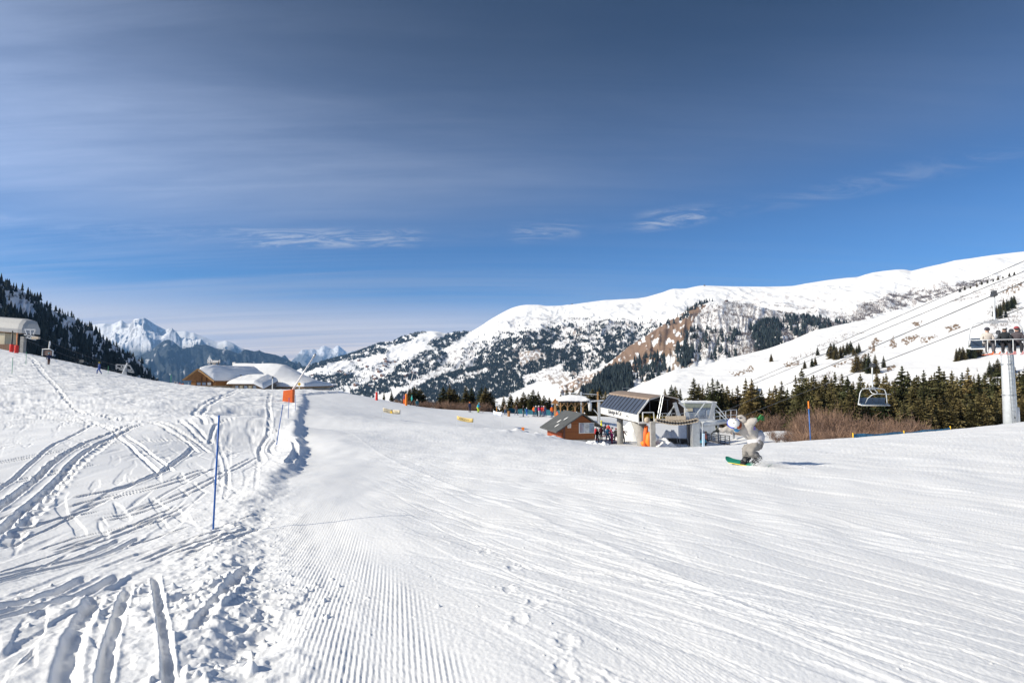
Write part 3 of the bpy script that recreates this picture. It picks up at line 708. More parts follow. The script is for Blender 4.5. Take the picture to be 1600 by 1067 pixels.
# long snowy mountain on the right, 2 to 5 km off
RID = [(370,645),(400,612),(430,594),(474.5,573.6),(505,564),(535,556),(558,549),(578,542),(590,537),(604,533),(612,534),(627,526.5),(640,522),(661,518),(672,517),(684,517.6),(692,520),(699,521),(712,518.5),(727.5,518),(736,518),(743,514),(750,510),(764,501),(779,492),(790,486),(799,481.6),(810,478),(822,476),(842,476),(854,478),(878,477.5),(900,475),(922,472),(945,469),(966,468),(987,467),(1000,466),(1012,464),(1026,460),(1040,456),(1047,453),(1055,451),(1065,451.5),(1075,451),(1088,448),(1100,446),(1112,446.5),(1125,447),(1150,447.5),(1200,447.8),(1225,447.5),(1242,447),(1270,442),(1298,437.6),(1325,434.5),(1346,433),(1358,429),(1369,426),(1390,423),(1414,421),(1422,421.5),(1430,423.6),(1455,417.5),(1481,412),(1500,407),(1523,404),(1560,398.5),(1600,394),(1700,384),(1800,376)]
R2 = layer('snowy_mountain', RID, [(430,5200),(700,4800),(900,4200),(1200,3600),(1600,3000)], [(430,2600),(700,2000),(900,1700),(1200,1500),(1600,1400)], [(430,640),(900,655),(1200,640),(1800,620)],
    1.2, 300, 62, 1/620., 1.05, 1.3, 0, 601, 3.0, .02, (60, 40), 0.05, 0)
Z_R2 = [
 ([(460,579),(474,573),(505,563),(535,555),(578,541),(604,534),(612,536),(585,545),(610,546),(606,552),(560,560),(520,568),(480,582)], .95),
 ([(612,535),(627,526),(661,517),(668,519),(645,530),(615,540)], .9),
 ([(672,536),(700,520),(727,517),(738,519),(700,542),(680,548)], .85),
 ([(484,588),(540,583),(560,589),(548,600),(520,609),(484,602)], .85),
 ([(535,620),(560,606),(600,588),(636,565),(658,552),(690,542),(700,560),(680,578),(650,592),(610,612),(580,622)], .72),
 ([(610,625),(655,602),(699,585),(742,571),(752,548),(785,533),(822,525),(842,518),(871,509),(874,519),(860,545),(872,548),(900,534),(915,560),(900,582),(857,578),(828,602),(785,622),(727,632),(650,632)], .93),
 ([(808,548),(842,545),(846,560),(812,575)], -1), ([(700,592),(760,575),(765,580),(700,603)], -1), ([(815,590),(880,566),(884,574),(820,602)], -1),
 ([(890,515),(960,503),(1040,505),(1000,535),(950,568),(890,592)], .45),
 ([(944,520),(976,520),(972,552),(950,570),(935,560)], .85),
 ([(720,545),(800,520),(900,505),(905,530),(800,545),(720,562)], .34),
 ([(490,582),(640,560),(700,570),(640,605),(500,612)], .16),
 ([(740,520),(900,498),(1060,498),(1060,506),(900,515),(745,545)], .10),
 ([(690,570),(760,560),(780,600),(700,610)], .3)]
# earth and bare slopes
paint(R2, [(800,548),(845,540),(850,562),(815,578)], ROCK * 1.3, .8, -.05, .25, 611)
paint(R2, [(855,590),(900,578),(935,600),(880,618)], ROCK * 1.3, .75, .05, .18, 613)
paint(R2, [(880,522),(905,510),(912,524),(890,535)], ROCK * 1.3, .7, .0, .25, 615)
paint(R2, [(640,560),(760,540),(900,505),(1060,500),(1040,520),(900,590),(640,620)], SCRUB * 1.3, .65, .22, .22, 617, 1.6)
paint(R2, [(1320,500),(1345,478),(1400,458),(1470,446),(1560,432),(1600,440),(1520,455),(1440,472),(1380,486)], SCRUB * 1.35, .6, .02, .16, 619, 2)
paint(R2, [(1120,462),(1200,455),(1330,470),(1400,480),(1330,505),(1200,490)], SCRUB * 1.6, .4, .28, .12, 621, 2)
paint(R2, [(780,500),(870,490),(905,500),(860,520),(760,530)], SCRUB * 1.6, .4, .22, .3, 623, 1.2)
R2.Z += (26 * fbm(R2.X / 260., R2.Y / 330., 5, 650, .5) + 12.0 * (ridged(R2.X / 150. + .4 * gn(R2.X / 300., R2.Y / 300., 659), R2.Y / 420., 4, 655) - .5)) * np.clip(np.sin(np.clip(R2.T, 0, 1) * math.pi), 0, 1) ** .5 * sstep(.1, .5, R2.T); R2.px, R2.py = PIX(R2.X, R2.Y, R2.Z)
finish(R2)
dR2 = density(R2, Z_R2, 600)
tiny_conifers('distant_forest', R2, dR2, 42000, 11.5, 'dark forest covering the lower slopes of the long snowy mountain', 'forest')
zr2b = [([(1290,512),(1345,478),(1400,460),(1470,448),(1560,432),(1600,440),(1520,457),(1440,474),(1380,488),(1330,510)], .8), ([(1120,470),(1200,475),(1330,490),(1400,500),(1330,515),(1200,500)], .35), ([(760,535),(900,498),(1040,500),(1020,510),(900,520)], .35), ([(640,585),(760,560),(900,520),(900,560),(700,610)], .3)]
bare_scrub('distant_bare_scrub', R2, density(R2, zr2b, 640), 14000, 9, 'bare grey brown scrub scattered over the long snowy mountain')
# nearer shoulder with the brown earth slide
R3 = layer('earth_slide_mountain', [(800,668),(830,640),(860,618),(880,600),(900,592),(925,581),(950,568),(966,556),(982,542),(1006,528),(1030,511),(1042,503),(1052,497),(1062,492),(1072,486),(1080,480),(1085,477),(1098,473),(1110,469.5),(1122,468),(1137,470),(1150,474),(1180,478),(1220,486),(1270,494),(1310,502),(1350,512),(1400,520)],
    [(860,1700),(1100,2100),(1400,1700)], [(860,800),(1100,900),(1400,900)], [(860,640),(1100,640),(1400,600)], 1.2, 220, 34, 1/240., 1.0, 1.3, 0, 701, 2.2, .035, (0, 30), .10, 14)
paint(R3, [(936,586),(962,558),(986,536),(1026,508),(1058,488),(1090,472),(1102,478),(1086,500),(1072,524),(1046,552),(1008,574),(985,584),(948,594)], np.array((.20, .118, .066)), .95, -.47, .12, 711, .6)
paint(R3, [(870,605),(940,578),(975,580),(930,600),(880,615)], np.array((.20, .118, .066)), .85, -.3, .2, 713)
paint(R3, [(1040,545),(1075,535),(1090,560),(1080,582),(1040,585),(1015,575)], ROCK, .9, -.05, .14, 715, .5)
paint(R3, [(990,575),(1040,560),(1060,590),(1000,600)], ROCK, .7, .1, .2, 717, .6)
paint(R3, [(1140,545),(1180,540),(1190,555),(1150,562)], ROCK, .7, .0, .2, 719)
paint(R3, [(1072,530),(1080,498),(1095,482),(1140,474),(1220,488),(1340,505),(1320,520),(1250,530),(1180,558),(1100,560)], SCRUB * 1.25, .5, -.02, .22, 721, .8)
finish(R3)
z3 = [([(905,618),(925,600),(950,580),(980,571),(988,590),(985,618)], .95), ([(990,565),(1040,552),(1050,590),(1000,600)], .35),
 ([(1062,540),(1078,540),(1080,572),(1062,572)], .8), ([(1060,520),(1110,512),(1160,520),(1150,560),(1080,570)], .22), ([(1170,510),(1215,500),(1225,545),(1185,552)], .75),
 ([(1220,495),(1290,497),(1300,515),(1240,530)], .45), ([(1300,495),(1370,495),(1380,505),(1310,512)], .4), ([(1070,492),(1085,476),(1110,468),(1112,472),(1090,482),(1078,498)], .5), ([(1035,508),(1070,484),(1074,494),(1045,516)], .12)]
tiny_conifers('shoulder_forest', R3, density(R3, z3, 700), 2600, 16, 'dark conifers on the mountain shoulder with the brown earth slide', 'forest')
z3b = [([(1068,530),(1080,495),(1095,480),(1140,472),(1220,486),(1340,503),(1320,525),(1250,535),(1180,560),(1100,562)], .75)]
bare_scrub('bare_thicket', R3, density(R3, z3b, 740), 9000, 7.5, 'grey bare thicket on the shoulder right of the brown earth slide', (0.12, 0.098, 0.095))
# open white hillside above the near forest
R1 = layer('open_snow_hillside', [(880,700),(910,672),(940,645),(960,625),(982,609),(1000,600),(1012,595),(1032,586),(1055,577),(1080,573),(1100,570.5),(1115,566),(1140,559),(1170,552),(1200,545),(1220,538),(1237,532),(1255,524),(1275,516),(1300,511),(1326,505),(1369,497),(1400,489),(1440,478),(1475,464),(1500,456),(1523,449),(1560,438),(1600,427),(1700,405),(1800,390)],
    [(940,520),(1200,760),(1600,1150),(1800,1250)], [(940,240),(1200,230),(1800,200)], [(940,690),(1200,690),(1800,680)], 1.3, 240, 9, 1/130., 0.95, 1.25, 0, 801, 0.35, .12, (0, 60), .06, 0)
for k, (poly, th) in enumerate([([(1352,548),(1372,528),(1378,530),(1362,552)], -.3), ([(1383,543),(1398,527),(1402,540),(1394,546)], -.35), ([(1412,530),(1428,520),(1436,528),(1420,538)], -.3), ([(1436,530),(1462,522),(1468,528),(1440,536)], -.2), ([(1480,512),(1496,506),(1498,512),(1484,519)], -.3), ([(1386,578),(1396,569),(1398,572),(1390,582)], -.6), ([(1140,582),(1176,572),(1180,580),(1150,590)], .0), ([(1228,572),(1248,563),(1250,567),(1232,575)], -.3), ([(1300,570),(1355,552),(1362,556),(1310,575)], .0), ([(1420,505),(1440,500),(1438,508)], -.2), ([(1560,455),(1598,440),(1600,450),(1575,462)], .0)]):
    paint(R1, poly, ROCK * 1.1, .95, th, .3, 811 + k)
R1.Z += 1.1 * fbm(R1.X / 26., R1.Y / 40., 4, 850) * (R1.Y / 600.) * sstep(1.05, .9, R1.T)
finish(R1)
z1b = [([(1230,560),(1300,530),(1345,515),(1350,520),(1290,545),(1240,570)], .35), ([(1540,500),(1560,460),(1590,455),(1600,500),(1550,520)], .5), ([(1480,470),(1600,430),(1600,440),(1500,474)], .6), ([(1240,600),(1300,580),(1320,590),(1260,610)], .4), ([(1340,600),(1440,590),(1450,600),(1340,612)], .4), ([(1500,590),(1560,575),(1590,590),(1520,605)], .4)]
bare_scrub('hillside_scrub', R1, density(R1, z1b, 840), 2200, 2.2, 'thin bare shrubs scattered on the open white hillside', (0.16, 0.13, 0.12))
# shaded wooded hill on the left
L1 = layer('wooded_hill', [(-260,360),(-120,400),(0,441),(19,449),(43,463),(62.5,473),(82.5,487),(97.5,491),(112,498),(135,512),(161,529),(187.5,546),(215.6,563),(234,582),(247.5,596),(262,612),(285,640)],
    [(-260,480),(0,620),(285,980)], [(-260,230),(0,270),(285,520)], [(-260,600),(0,610),(285,680)], 1.0, 260, 9, 1/70., 1.0, 1.3, 0, 901, 1.2, .15, (20, 0), .10, 5)
L1.C = L1.C * .98
rk = (sstep(.18, .4, fbm(L1.px * .12 + L1.py * .05, L1.py * .12, 4, 911)) * .65)[..., None]; L1.C = L1.C * (1 - rk) + GREY * rk
finish(L1)
zl = [([(-270,340),(-100,390),(0,438),(60,470),(110,494),(160,526),(215,560),(262,612),(285,650),(-270,650)], .30), ([(0,480),(60,490),(130,530),(200,570),(262,612),(240,650),(0,650)], .62), ([(0,505),(70,520),(80,640),(0,640)], .8)]
zl += [([(136,530),(150,540),(165,560),(158,562),(140,545)], -1), ([(90,500),(100,505),(118,535),(110,538),(95,520)], -1), ([(86,538),(96,540),(94,548),(88,548)], -1), ([(0,455),(45,475),(70,500),(20,490)], -1)]
tiny_conifers('hillside_forest', L1, density(L1, zl, 900), 3600, 9.5, 'dark conifers covering the shaded hill at the left edge', 'forest', None, .19, (0.034, 0.044, 0.042), None, 6)

# ------------------------------------------------------------------ materials for objects
steel = mat('galvanised_steel', (0.42, 0.44, 0.46), 0.45, 0.6, .12, 4)
steel_lt = mat('pale_steel', (0.62, 0.65, 0.67), 0.5, 0.3, .08, 4)
steel_dk = mat('dark_steel', (0.07, 0.075, 0.085), 0.5, 0.4)
white_p = mat('white_paint', (0.78, 0.78, 0.76), 0.45, 0, .05, 2)
tan_p = mat('tan_rubber', (0.52, 0.43, 0.32), 0.6, 0, .15, 6)
brownroof = mat('brown_metal_roof', (0.30, 0.225, 0.17), 0.55, 0.1, .15, 2)
concrete = mat('concrete', (0.33, 0.32, 0.30), 0.85, 0, .15, 2, .3)
orange = mat('orange_padding', (0.85, 0.22, 0.02), 0.55, 0, .06, 3)
orange_d = mat('orange_red_cloth', (0.72, 0.13, 0.02), 0.6, 0, .08, 3)
red_p = mat('red_padding', (0.70, 0.03, 0.02), 0.55, 0, .08, 3)
blue_p = mat('blue_plastic', (0.01, 0.11, 0.42), 0.4, 0, .05)
green_p = mat('green_plastic', (0.04, 0.30, 0.16), 0.5)
black_p = mat('black_plastic', (0.018, 0.019, 0.022), 0.5)
glass = mat('window_glass', (0.25, 0.32, 0.42), 0.12, 0.0, .25, 1.5, spec=1.0)
roofsnow = mat('roof_snow', (0.86, 0.865, 0.875), 0.7, 0, .02, 1, .25, 3)
plaster = mat('pale_render', (0.52, 0.46, 0.36), 0.9, 0, .12, 2, .2)
stone = mat('grey_render', (0.36, 0.34, 0.31), 0.9, 0, .18, 1.2, .3)
slate = mat('dark_felt_roof', (0.085, 0.09, 0.092), 0.8, 0, .15, 1, .3)
timber = plank_mat('timber_planks', (0.30, 0.145, 0.055), (0.44, 0.22, 0.085), 'Z', 6)
timber_h = plank_mat('hut_boards', (0.20, 0.07, 0.028), (0.34, 0.13, 0.05), 'Z', 7)
timber_v = plank_mat('red_upright_boards', (0.30, 0.07, 0.03), (0.38, 0.10, 0.04), 'X', 7)
timber_pl = mat('raw_timber', (0.45, 0.26, 0.11), 0.75, 0, .2, 4)
yellow = mat('yellow_paint', (0.85, 0.52, 0.02), 0.5); lime = mat('lime_cloth', (0.55, 0.75, 0.05), .7)
redtxt = mat('dark_lettering', (0.05, 0.05, 0.07), .5); ltxt = mat('white_lettering', (0.8, 0.8, 0.78), .5)
cream = mat('cream_banner_cloth', (0.62, 0.55, 0.40), 0.8, 0, .06); ybanner = mat('ochre_banner_cloth', (0.62, 0.46, 0.17), 0.8, 0, .1)

# ------------------------------------------------------------------ chairlift station
def build_station():
    L0 = P(938.6, 646, 66); R0 = P(997, 660, 56)
    a = (R0 - L0); a.z = 0; Ln = a.length; a.normalize(); wv = Vector((-a.y, a.x, 0))
    if wv.x < 0: wv = -wv
    zb0, zb1 = L0.z, R0.z; zb = (zb0 + zb1) / 2
    def q(s, u, z): return Vector((L0.x, L0.y, 0)) + a * (s * Ln) + wv * u + Vector((0, 0, zb0 + (zb1 - zb0) * s + z))
    g = gz(L0.x + a.x * Ln / 2, L0.y + a.y * Ln / 2)
    c = q(.5, 2.5, 0); st = thing('chairlift_station', 'white chairlift station with dark sloping side and curved brown roof', 'chairlift station', (c.x, c.y, g))
    H = 0.86
    def strip(name, pts, m, th=0.06, parent=st, s0=0.0, s1=1.0, smooth=False):
        b = MB()
        for i in range(len(pts) - 1):
            (u0, z0), (u1, z1) = pts[i], pts[i + 1]
            n = Vector((z1 - z0, 0, -(u1 - u0))).normalized()
            du, dz = -n.x * th * -1, -n.z * th * -1
            poly = [q(s0, u0, z0), q(s0, u1, z1), q(s1, u1, z1), q(s1, u0, z0)]
            inn = [p + wv * (-du if False else n.x * -th) * -1 * 0 + Vector((0, 0, -th)) for p in poly]
            b.add(poly + inn, [(0, 1, 2, 3), (7, 6, 5, 4), (0, 4, 5, 1), (1, 5, 6, 2), (2, 6, 7, 3), (3, 7, 4, 0)])
        return b.build(name, m, parent, smooth)
    b = MB(); b.prism([q(0, 0, 0), q(1, 0, 0), q(1, 0, H), q(0, 0, H)], wv, .08); b.build('side_panel', white_p, st)
    pn = st.children[0]
    ts = 0.62
    tx = text_mesh('lettering', 'T\u00e9l\u00e9si\u00e8ge du Col', ts, redtxt, pn, q(0.22, -0.03, 0.22), a, (0, 0, 1), .008, xs=0.92)
    text_mesh('small_lettering', 'Poma', 0.26, redtxt, pn, q(0.72, -0.03, 0.30), a, (0, 0, 1), .008, xs=1.1)
    roof_dk = mat('blue_grey_roof', (0.075, 0.095, 0.14), 0.45, 0.2, .1, 1)
    rs = strip('sloping_roof_side', [(-.12, H - .02), (1.16, 2.22)], roof_dk)
    b = MB()
    for i in range(12):
        s = (i + .0) / 11; b.bar(q(s, -.12, H + .03), q(s, 1.16, 2.27), .05, .05)
    b.build('roof_seams', steel_dk, rs)
    prof = [(1.10, 2.24)] + [(1.16 + 3.1 * t, 2.24 + .34 * math.sin(math.pi * (t * .82 + .09)) + 0.02) for t in [0, .1, .2, .3, .45, .6, .75, .88, 1]] 
    strip('curved_roof', prof, brownroof, .07, smooth=False, s0=-.02, s1=1.02)
    b = MB(); b.prism([q(0, 4.95, 0), q(1, 4.95, 0), q(1, 4.95, 1.4), q(0, 4.95, 1.4)], wv, .06)
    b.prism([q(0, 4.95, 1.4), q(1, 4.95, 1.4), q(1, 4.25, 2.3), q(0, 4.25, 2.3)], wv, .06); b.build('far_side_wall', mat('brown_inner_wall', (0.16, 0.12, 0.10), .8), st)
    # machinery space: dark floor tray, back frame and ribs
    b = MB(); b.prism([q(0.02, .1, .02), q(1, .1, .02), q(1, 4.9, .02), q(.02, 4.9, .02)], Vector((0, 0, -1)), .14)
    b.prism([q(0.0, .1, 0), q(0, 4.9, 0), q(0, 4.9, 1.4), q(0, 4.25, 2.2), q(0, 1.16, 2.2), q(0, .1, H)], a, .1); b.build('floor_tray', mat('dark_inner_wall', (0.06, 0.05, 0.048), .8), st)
    b = MB(); ring = [(0, 0), (-.02, H), (1.16, 2.24), (2.7, 2.62), (4.25, 2.30), (4.98, 1.4), (4.98, 0)]
    for i in range(len(ring) - 1): b.bar(q(1.005, *ring[i]), q(1.005, *ring[i + 1]), .12, .12)
    b.bar(q(1.005, 0, -.02), q(1.005, 4.98, -.02), .14, .2); b.build('end_frame', white_p, st)
    for u in (1.4, 2.4, 3.3, 4.2): b = MB(); b.bar(q(.97, u, 0), q(.97, u, 2.2), .06, .06); b.build('inner_post', steel_dk, st)
    for s in (.3, .6, .85): b = MB(); b.bar(q(s, 1.25, 2.08), q(s, 4.1, 2.08), .08, .12); b.build('roof_beam', steel_dk, st)
    b = MB(); o = q(1.0, .5, .08)
    for (u0, z0, u1, z1) in ((.35, .05, .35, 1.0), (.35, 1.0, 1.5, 1.0), (1.5, 1.0, 1.55, .1)): b.bar(q(1.03, u0, z0), q(1.03, u1, z1), .09, .09)
    b.build('white_gate_frame', white_p, st)
    b = MB()                                        # bull wheel
    cc = q(.75, 2.6, .35)
    b.path([cc + Vector((math.cos(t) * 1.9, math.sin(t) * 1.9, 0)) for t in np.linspace(0, 2 * math.pi, 33)], .09, 6, False)
    for t in np.linspace(0, math.pi, 5)[:-1]: b.bar(cc - Vector((math.cos(t), math.sin(t), 0)) * 1.85, cc + Vector((math.cos(t), math.sin(t), 0)) * 1.85, .08, .08)
    b.build('bull_wheel', yellow, st)
    b = MB()                                        # tyre row under the near edge
    b2 = MB()
    col = MB(); cx = q(.86, 1.2, 0)
    col.path([Vector((cx.x, cx.y, g - .5)), Vector((cx.x - .2, cx.y, g + 1)), Vector((cx.x - .45, cx.y, zb - .1))], [.52, .50, .75], 14); col.build('column', concrete, st, True)
    colb = MB(); cx2 = q(.2, 1.5, 0); colb.path([Vector((cx2.x, cx2.y, g - .5)), Vector((cx2.x, cx2.y, zb - .05))], [.35, .35], 12); colb.build('column', concrete, st, True)
    b = MB(); b.path([Vector((cx.x - .4, cx.y - .8, g + .55)), Vector((cx.x + .1, cx.y - .85, g + .8)), Vector((cx.x + .9, cx.y - .8, g + .5))], [.25, .30, .24], 10); b.build('padding', orange, st, True)
    b = MB(); b.bar(q(.35, 2, 2.6), q(.35, 2, 3.1), .05, .05); b.bar(q(.35, 1.2, 3.05), q(.35, 2.3, 3.05), .05, .05); b.build('roof_mast', steel, st)
    # hanging stacked chairs are separate; ladder
    return q, g
def build_cable_frame():
    Y = 54.6; g = gz(*P(1085, 690, Y)[:2])
    t = thing('cable_support_frame', 'grey steel frame with roller row and bracing beside the chairlift station', 'lift structure', (P(1085, 690, Y).x, Y, g))
    def seg(b, x0, y0, x1, y1, wd=.12, Ya=Y, Yb=Y): b.bar(P(x0, y0, Ya), P(x1, y1, Yb), wd, wd)
    b = MB(); c = P(1085.5, 660, Y); b.bar(Vector((c.x, c.y, g - .4)), Vector((c.x, c.y, c.z + .2)), .72, .72); b.build('column', steel, t, bevel=.03)
    b = MB(); c = P(1019.5, 660, 54.8); b.bar(Vector((c.x, c.y, g - .4)), Vector((c.x, c.y, c.z + .1)), .46, .46); b.build('column', concrete, t, bevel=.03)
    b = MB(); c = P(1078, 664, 60); b.bar(Vector((c.x, c.y, g - .4)), Vector((c.x, c.y, c.z + .1)), .5, .5); b.build('rear_column', steel_dk, t)
    b = MB(); b.bar(P(1024, 656, Y), P(1092, 656, Y), .18, .24); b.bar(P(1024, 655, Y + 3.6), P(1112, 652, Y + 3.6), .18, .24)
    b.bar(P(1024, 656, Y), P(1024, 655, Y + 3.6), .15, .2); b.build('carrier_beam', steel, t)
    b = MB(); b.bar(P(1040, 653.5, Y - .25), P(1071.5, 653.0, Y - .25), .12, .40); b.build('tan_guard', tan_p, t, bevel=.02)
    bat = MB(); bat.bar(P(1027, 659, Y - .2), P(1090, 657, Y - .2), .05, .08); bt = bat.build('roller_row', steel_dk, t)
    n = 15
    for i in range(n):
        f = i / (n - 1); px = 1027 + 61 * f; py = 656.5 + 4.6 * math.sin(math.pi * f) ; c = P(px, py, Y - .35)
        w_ = MB(); w_.path([c + Vector((0, -.07, 0)), c + Vector((0, .07, 0))], [.21, .21], 12); w_.cur = 1; w_.path([c + Vector((0, -.08, 0)), c + Vector((0, -.071, 0))], [.09, .09], 8)
        w_.build('roller', [tan_p, steel_dk], bt, False)
    for yo in (0, 3.6):
        for (x0, y0, x1, y1, wd) in ((1054, 629, 1062, 655, .30), (1110, 655, 1116, 628, .30)):
            b = MB(); b.bar(P(x0, y0, Y + yo), P(x1, y1, Y + yo), wd, wd); b.build('leaning_post', steel, t)
        b = MB()
        for (x0, y0, x1, y1) in ((1055, 630, 1044, 651), (1060, 629, 1075, 641), (1056, 632, 1040, 652), (1101, 630, 1086, 650), (1116, 629, 1137, 655), (1118, 640, 1134, 656), (1060, 629, 1104, 628)): seg(b, x0, y0, x1, y1, .07, Y + yo, Y + yo)
        b.build('brace', steel_lt, t)
    b = MB(); b.path([P(1097, 663, Y + .5), P(1118, 660, Y + 1), P(1140, 657, Y + 2)], [.28, .26, .22], 12); b.build('return_tube', steel_lt, t, True)
    for yy in (0, 3.8):
        b = MB()
        for (p0, p1) in (((1028, 645.5), (1055, 646)), ((1028, 650), (1055, 650.5)), ((1062, 646), (1092, 645))):
            seg(b, *p0, *p1, .05, Y + yy, Y + yy)
        for px in np.linspace(1028, 1092, 10): seg(b, px, 645.5, px, 656, .05, Y + yy, Y + yy)
        b.build('walkway_rail', steel, t)
    b = MB(); b.bar(P(1033.5, 618, 55.6), P(1026.5, 655, 54.9), .06, .05); b.bar(P(1036.5, 619, 55.6), P(1030, 655, 54.9), .06, .05)
    for i in range(12):
        f = (i + .5) / 12; b.bar(P(1033.5 - 7 * f, 618 + 37 * f, 55.6 - .7 * f), P(1036.5 - 6.5 * f, 619 + 36 * f, 55.6 - .7 * f), .06, .05)
    b.build('ladder', steel, t)
    b = MB(); c = P(1011, 656, 55.4); b.ell(c, (.28, .2, .28), 24, 14); b.build('end_cap', tan_p, t, True)
    b = MB(); b.bar(P(1097.5, 658, 54), P(1097.5, 697, 54), .07, .07); b.build('slim_post', steel_lt, t)
    b = MB(); b.bar(P(1099, 677, 53.9), P(1099, 699, 53.9), .2, .2); b.build('post_padding', mat('pale_blue_padding', (.45, .6, .75), .6), t)
    # platform to the right with railings
    p = thing('service_platform', 'grey railed service platform beyond the steel frame of the chairlift station', 'platform', (P(1135, 664, 64).x, 64, gz(P(1135, 664, 64).x, 64)))
    b = MB(); pts = [P(1112, 659, 62), P(1152, 657, 66), P(1152, 655, 69), P(1112, 656.5, 65)]; b.prism(pts, Vector((0, 0, -1)), .15)
    b.build('deck', steel, p)
    b = MB()
    for k, (x0, y0, x1, y1, ya, yb) in enumerate(((1115, 645, 1141, 640.5, 62, 65), (1141, 640.5, 1151, 640, 65, 66), (1115, 651, 1151, 648, 62, 66))): b.bar(P(x0, y0, ya), P(x1, y1, yb), .06, .06)
    for px in (1116, 1125, 1134, 1142, 1151): b.bar(P(px, 659 - (px - 1112) * .06, 62 + (px - 1112) * .1), P(px, 645 - (px - 1115) * .17 if px < 1142 else 640, 62 + (px - 1112) * .1), .06, .06)
    b.build('railing', steel_lt, p)
    for px, yy in ((1122, 63.5), (1146, 66)):
        c = P(px, 659, yy); b = MB(); b.bar(Vector((c.x, c.y, gz(c.x, c.y) - .3)), c, .18, .18); b.build('platform_post', steel, p)
build_station(); build_cable_frame()
def cabin():
    c = P(1093, 640, 66); g = gz(c.x, c.y)
    t = thing('operator_cabin', 'pale operator cabin with flat grey roof behind the steel bracing', 'cabin', (c.x, c.y, g))
    x0, x1 = P(1071, 640, 66).x, P(1117, 640, 66).x; zt = P(1090, 630, 66).z; zm = P(1090, 637, 66).z
    b = MB(); b.box(((x0 + x1) / 2, 67.5, (zm + g) / 2 - .4), (x1 - x0, 3.0, zm - g + .8)); b.build('wall', mat('cabin_pale_blue', (.50, .55, .62), .6, 0, .08), t)
    b = MB(); b.box(((x0 + x1) / 2 + .02, 67.5, (zm + zt) / 2), (x1 - x0 + .3, 3.4, zt - zm)); b.build('fascia', mat('cabin_grey_green', (.30, .33, .28), .7), t, bevel=.05)
    b = MB(); b.box(((x0 + x1) / 2, 67.5, zt + .09), (x1 - x0 + .4, 3.5, .18)); b.build('roof_snow', roofsnow, t, bevel=.06)
    for u in (.12, .42, .72):
        xx = x0 + (x1 - x0) * u; b = MB(); b.box((xx + .4, 65.985, zm - .55), (.85, .05, .75)); f = b.build('window', steel, t)
        b = MB(); b.box((xx + .4, 65.955, zm - .55), (.73, .03, .63)); b.build('pane', glass, f)
    b = MB(); b.box((x0 + .45, 65.9, zm + .1), (.7, .1, 1.0)); b.build('cream_panel', cream, t)
cabin()
def ramp():
    c = P(1120, 690, 56); t = thing('ramp_railing', 'dark slatted ramp railing behind the snowboarder', 'railing', (c.x, 56, gz(c.x, 56)))
    b = MB()
    top = [(1091, 675.5, 60), (1140, 681, 54.5)]; bot = [(1091, 683, 60), (1140, 693.5, 54.5)]
    for f in (0, .25, .5, .75, 1):
        b.bar(P(1091, 675.5 + 7.5 * f, 60), P(1140, 681 + 12.5 * f, 54.5), .045, .06)
    for f in np.linspace(0, 1, 8):
        b.bar(P(1091 + 49 * f, 675 + 5.5 * f, 60 - 5.5 * f), P(1091 + 49 * f, 684 + 12 * f, 60 - 5.5 * f), .06, .06)
    b.build('rails', steel_dk, t)
    b = MB(); b.bar(P(1091, 685, 60.2), P(1140, 695.5, 54.7), .5, .06); b.build('walkway', mat('wet_boards', (.2, .2, .22), .8), t)
ramp()
for nm, lab, pts, r, m in (('padding_roll', 'tall orange padding roll leaning by the grey concrete column', [(1017.5, 698, 55.5), (1013, 690, 55.5), (1014, 681, 55.6), (1016, 676, 55.7)], [.22, .30, .30, .2], orange),
                        ('padding_roll', 'red orange padding roll standing behind the brighter orange one', [(1008.5, 688, 56.2), (1009, 678, 56.2), (1010, 665, 56.3)], [.2, .26, .16], orange_d)):
    b = MB(); pp = [P(*q) for q in pts]; pp[0].z = gz(pp[0].x, pp[0].y) - .03; b.path(pp, r, 12); o = b.build(nm, m, None, True); tag(o, lab, 'padding', 'orange padding rolls')
# snow heap by the columns
def heap(px, py, Y, rx, ry, h, lab, seed, m=None):
    c = P(px, py, Y); g = gz(c.x, c.y); n = 40; xs = np.linspace(-1, 1, n)
    U, V = np.meshgrid(xs, xs); R = np.hypot(U, V); z = h * np.clip(1 - R ** 1.7, -.2, 1) * (1 + .5 * fbm(U * 2.2, V * 2.2, 3, seed))
    Vv = np.stack([c.x + U * rx, c.y + V * ry, g - .08 + z], -1).reshape(-1, 3)
    o = np_mesh('snow_heap', Vv, grid_faces(n, n), [m or roofsnow], True); return tag(o, lab, 'snow heap', 'cleared snow heaps')
heap(1036, 695, 56, 1.6, .9, .75, 'rough snow heap beside the concrete column under the roller row', 1)
heap(992, 672, 72, 3.6, 2.2, 2.2, 'big white snow heap behind the station column', 2)
heap(1046, 672, 66, 1.6, 1.2, 1.5, 'tan and white snow heap behind the roller row', 3)
heap(925, 698, 42, .7, .5, .28, 'small rough snow heap in front of the ticket hut corner', 4)
heap(942, 697, 42, .6, .5, .26, 'small rough snow heap right of the ticket hut', 5)

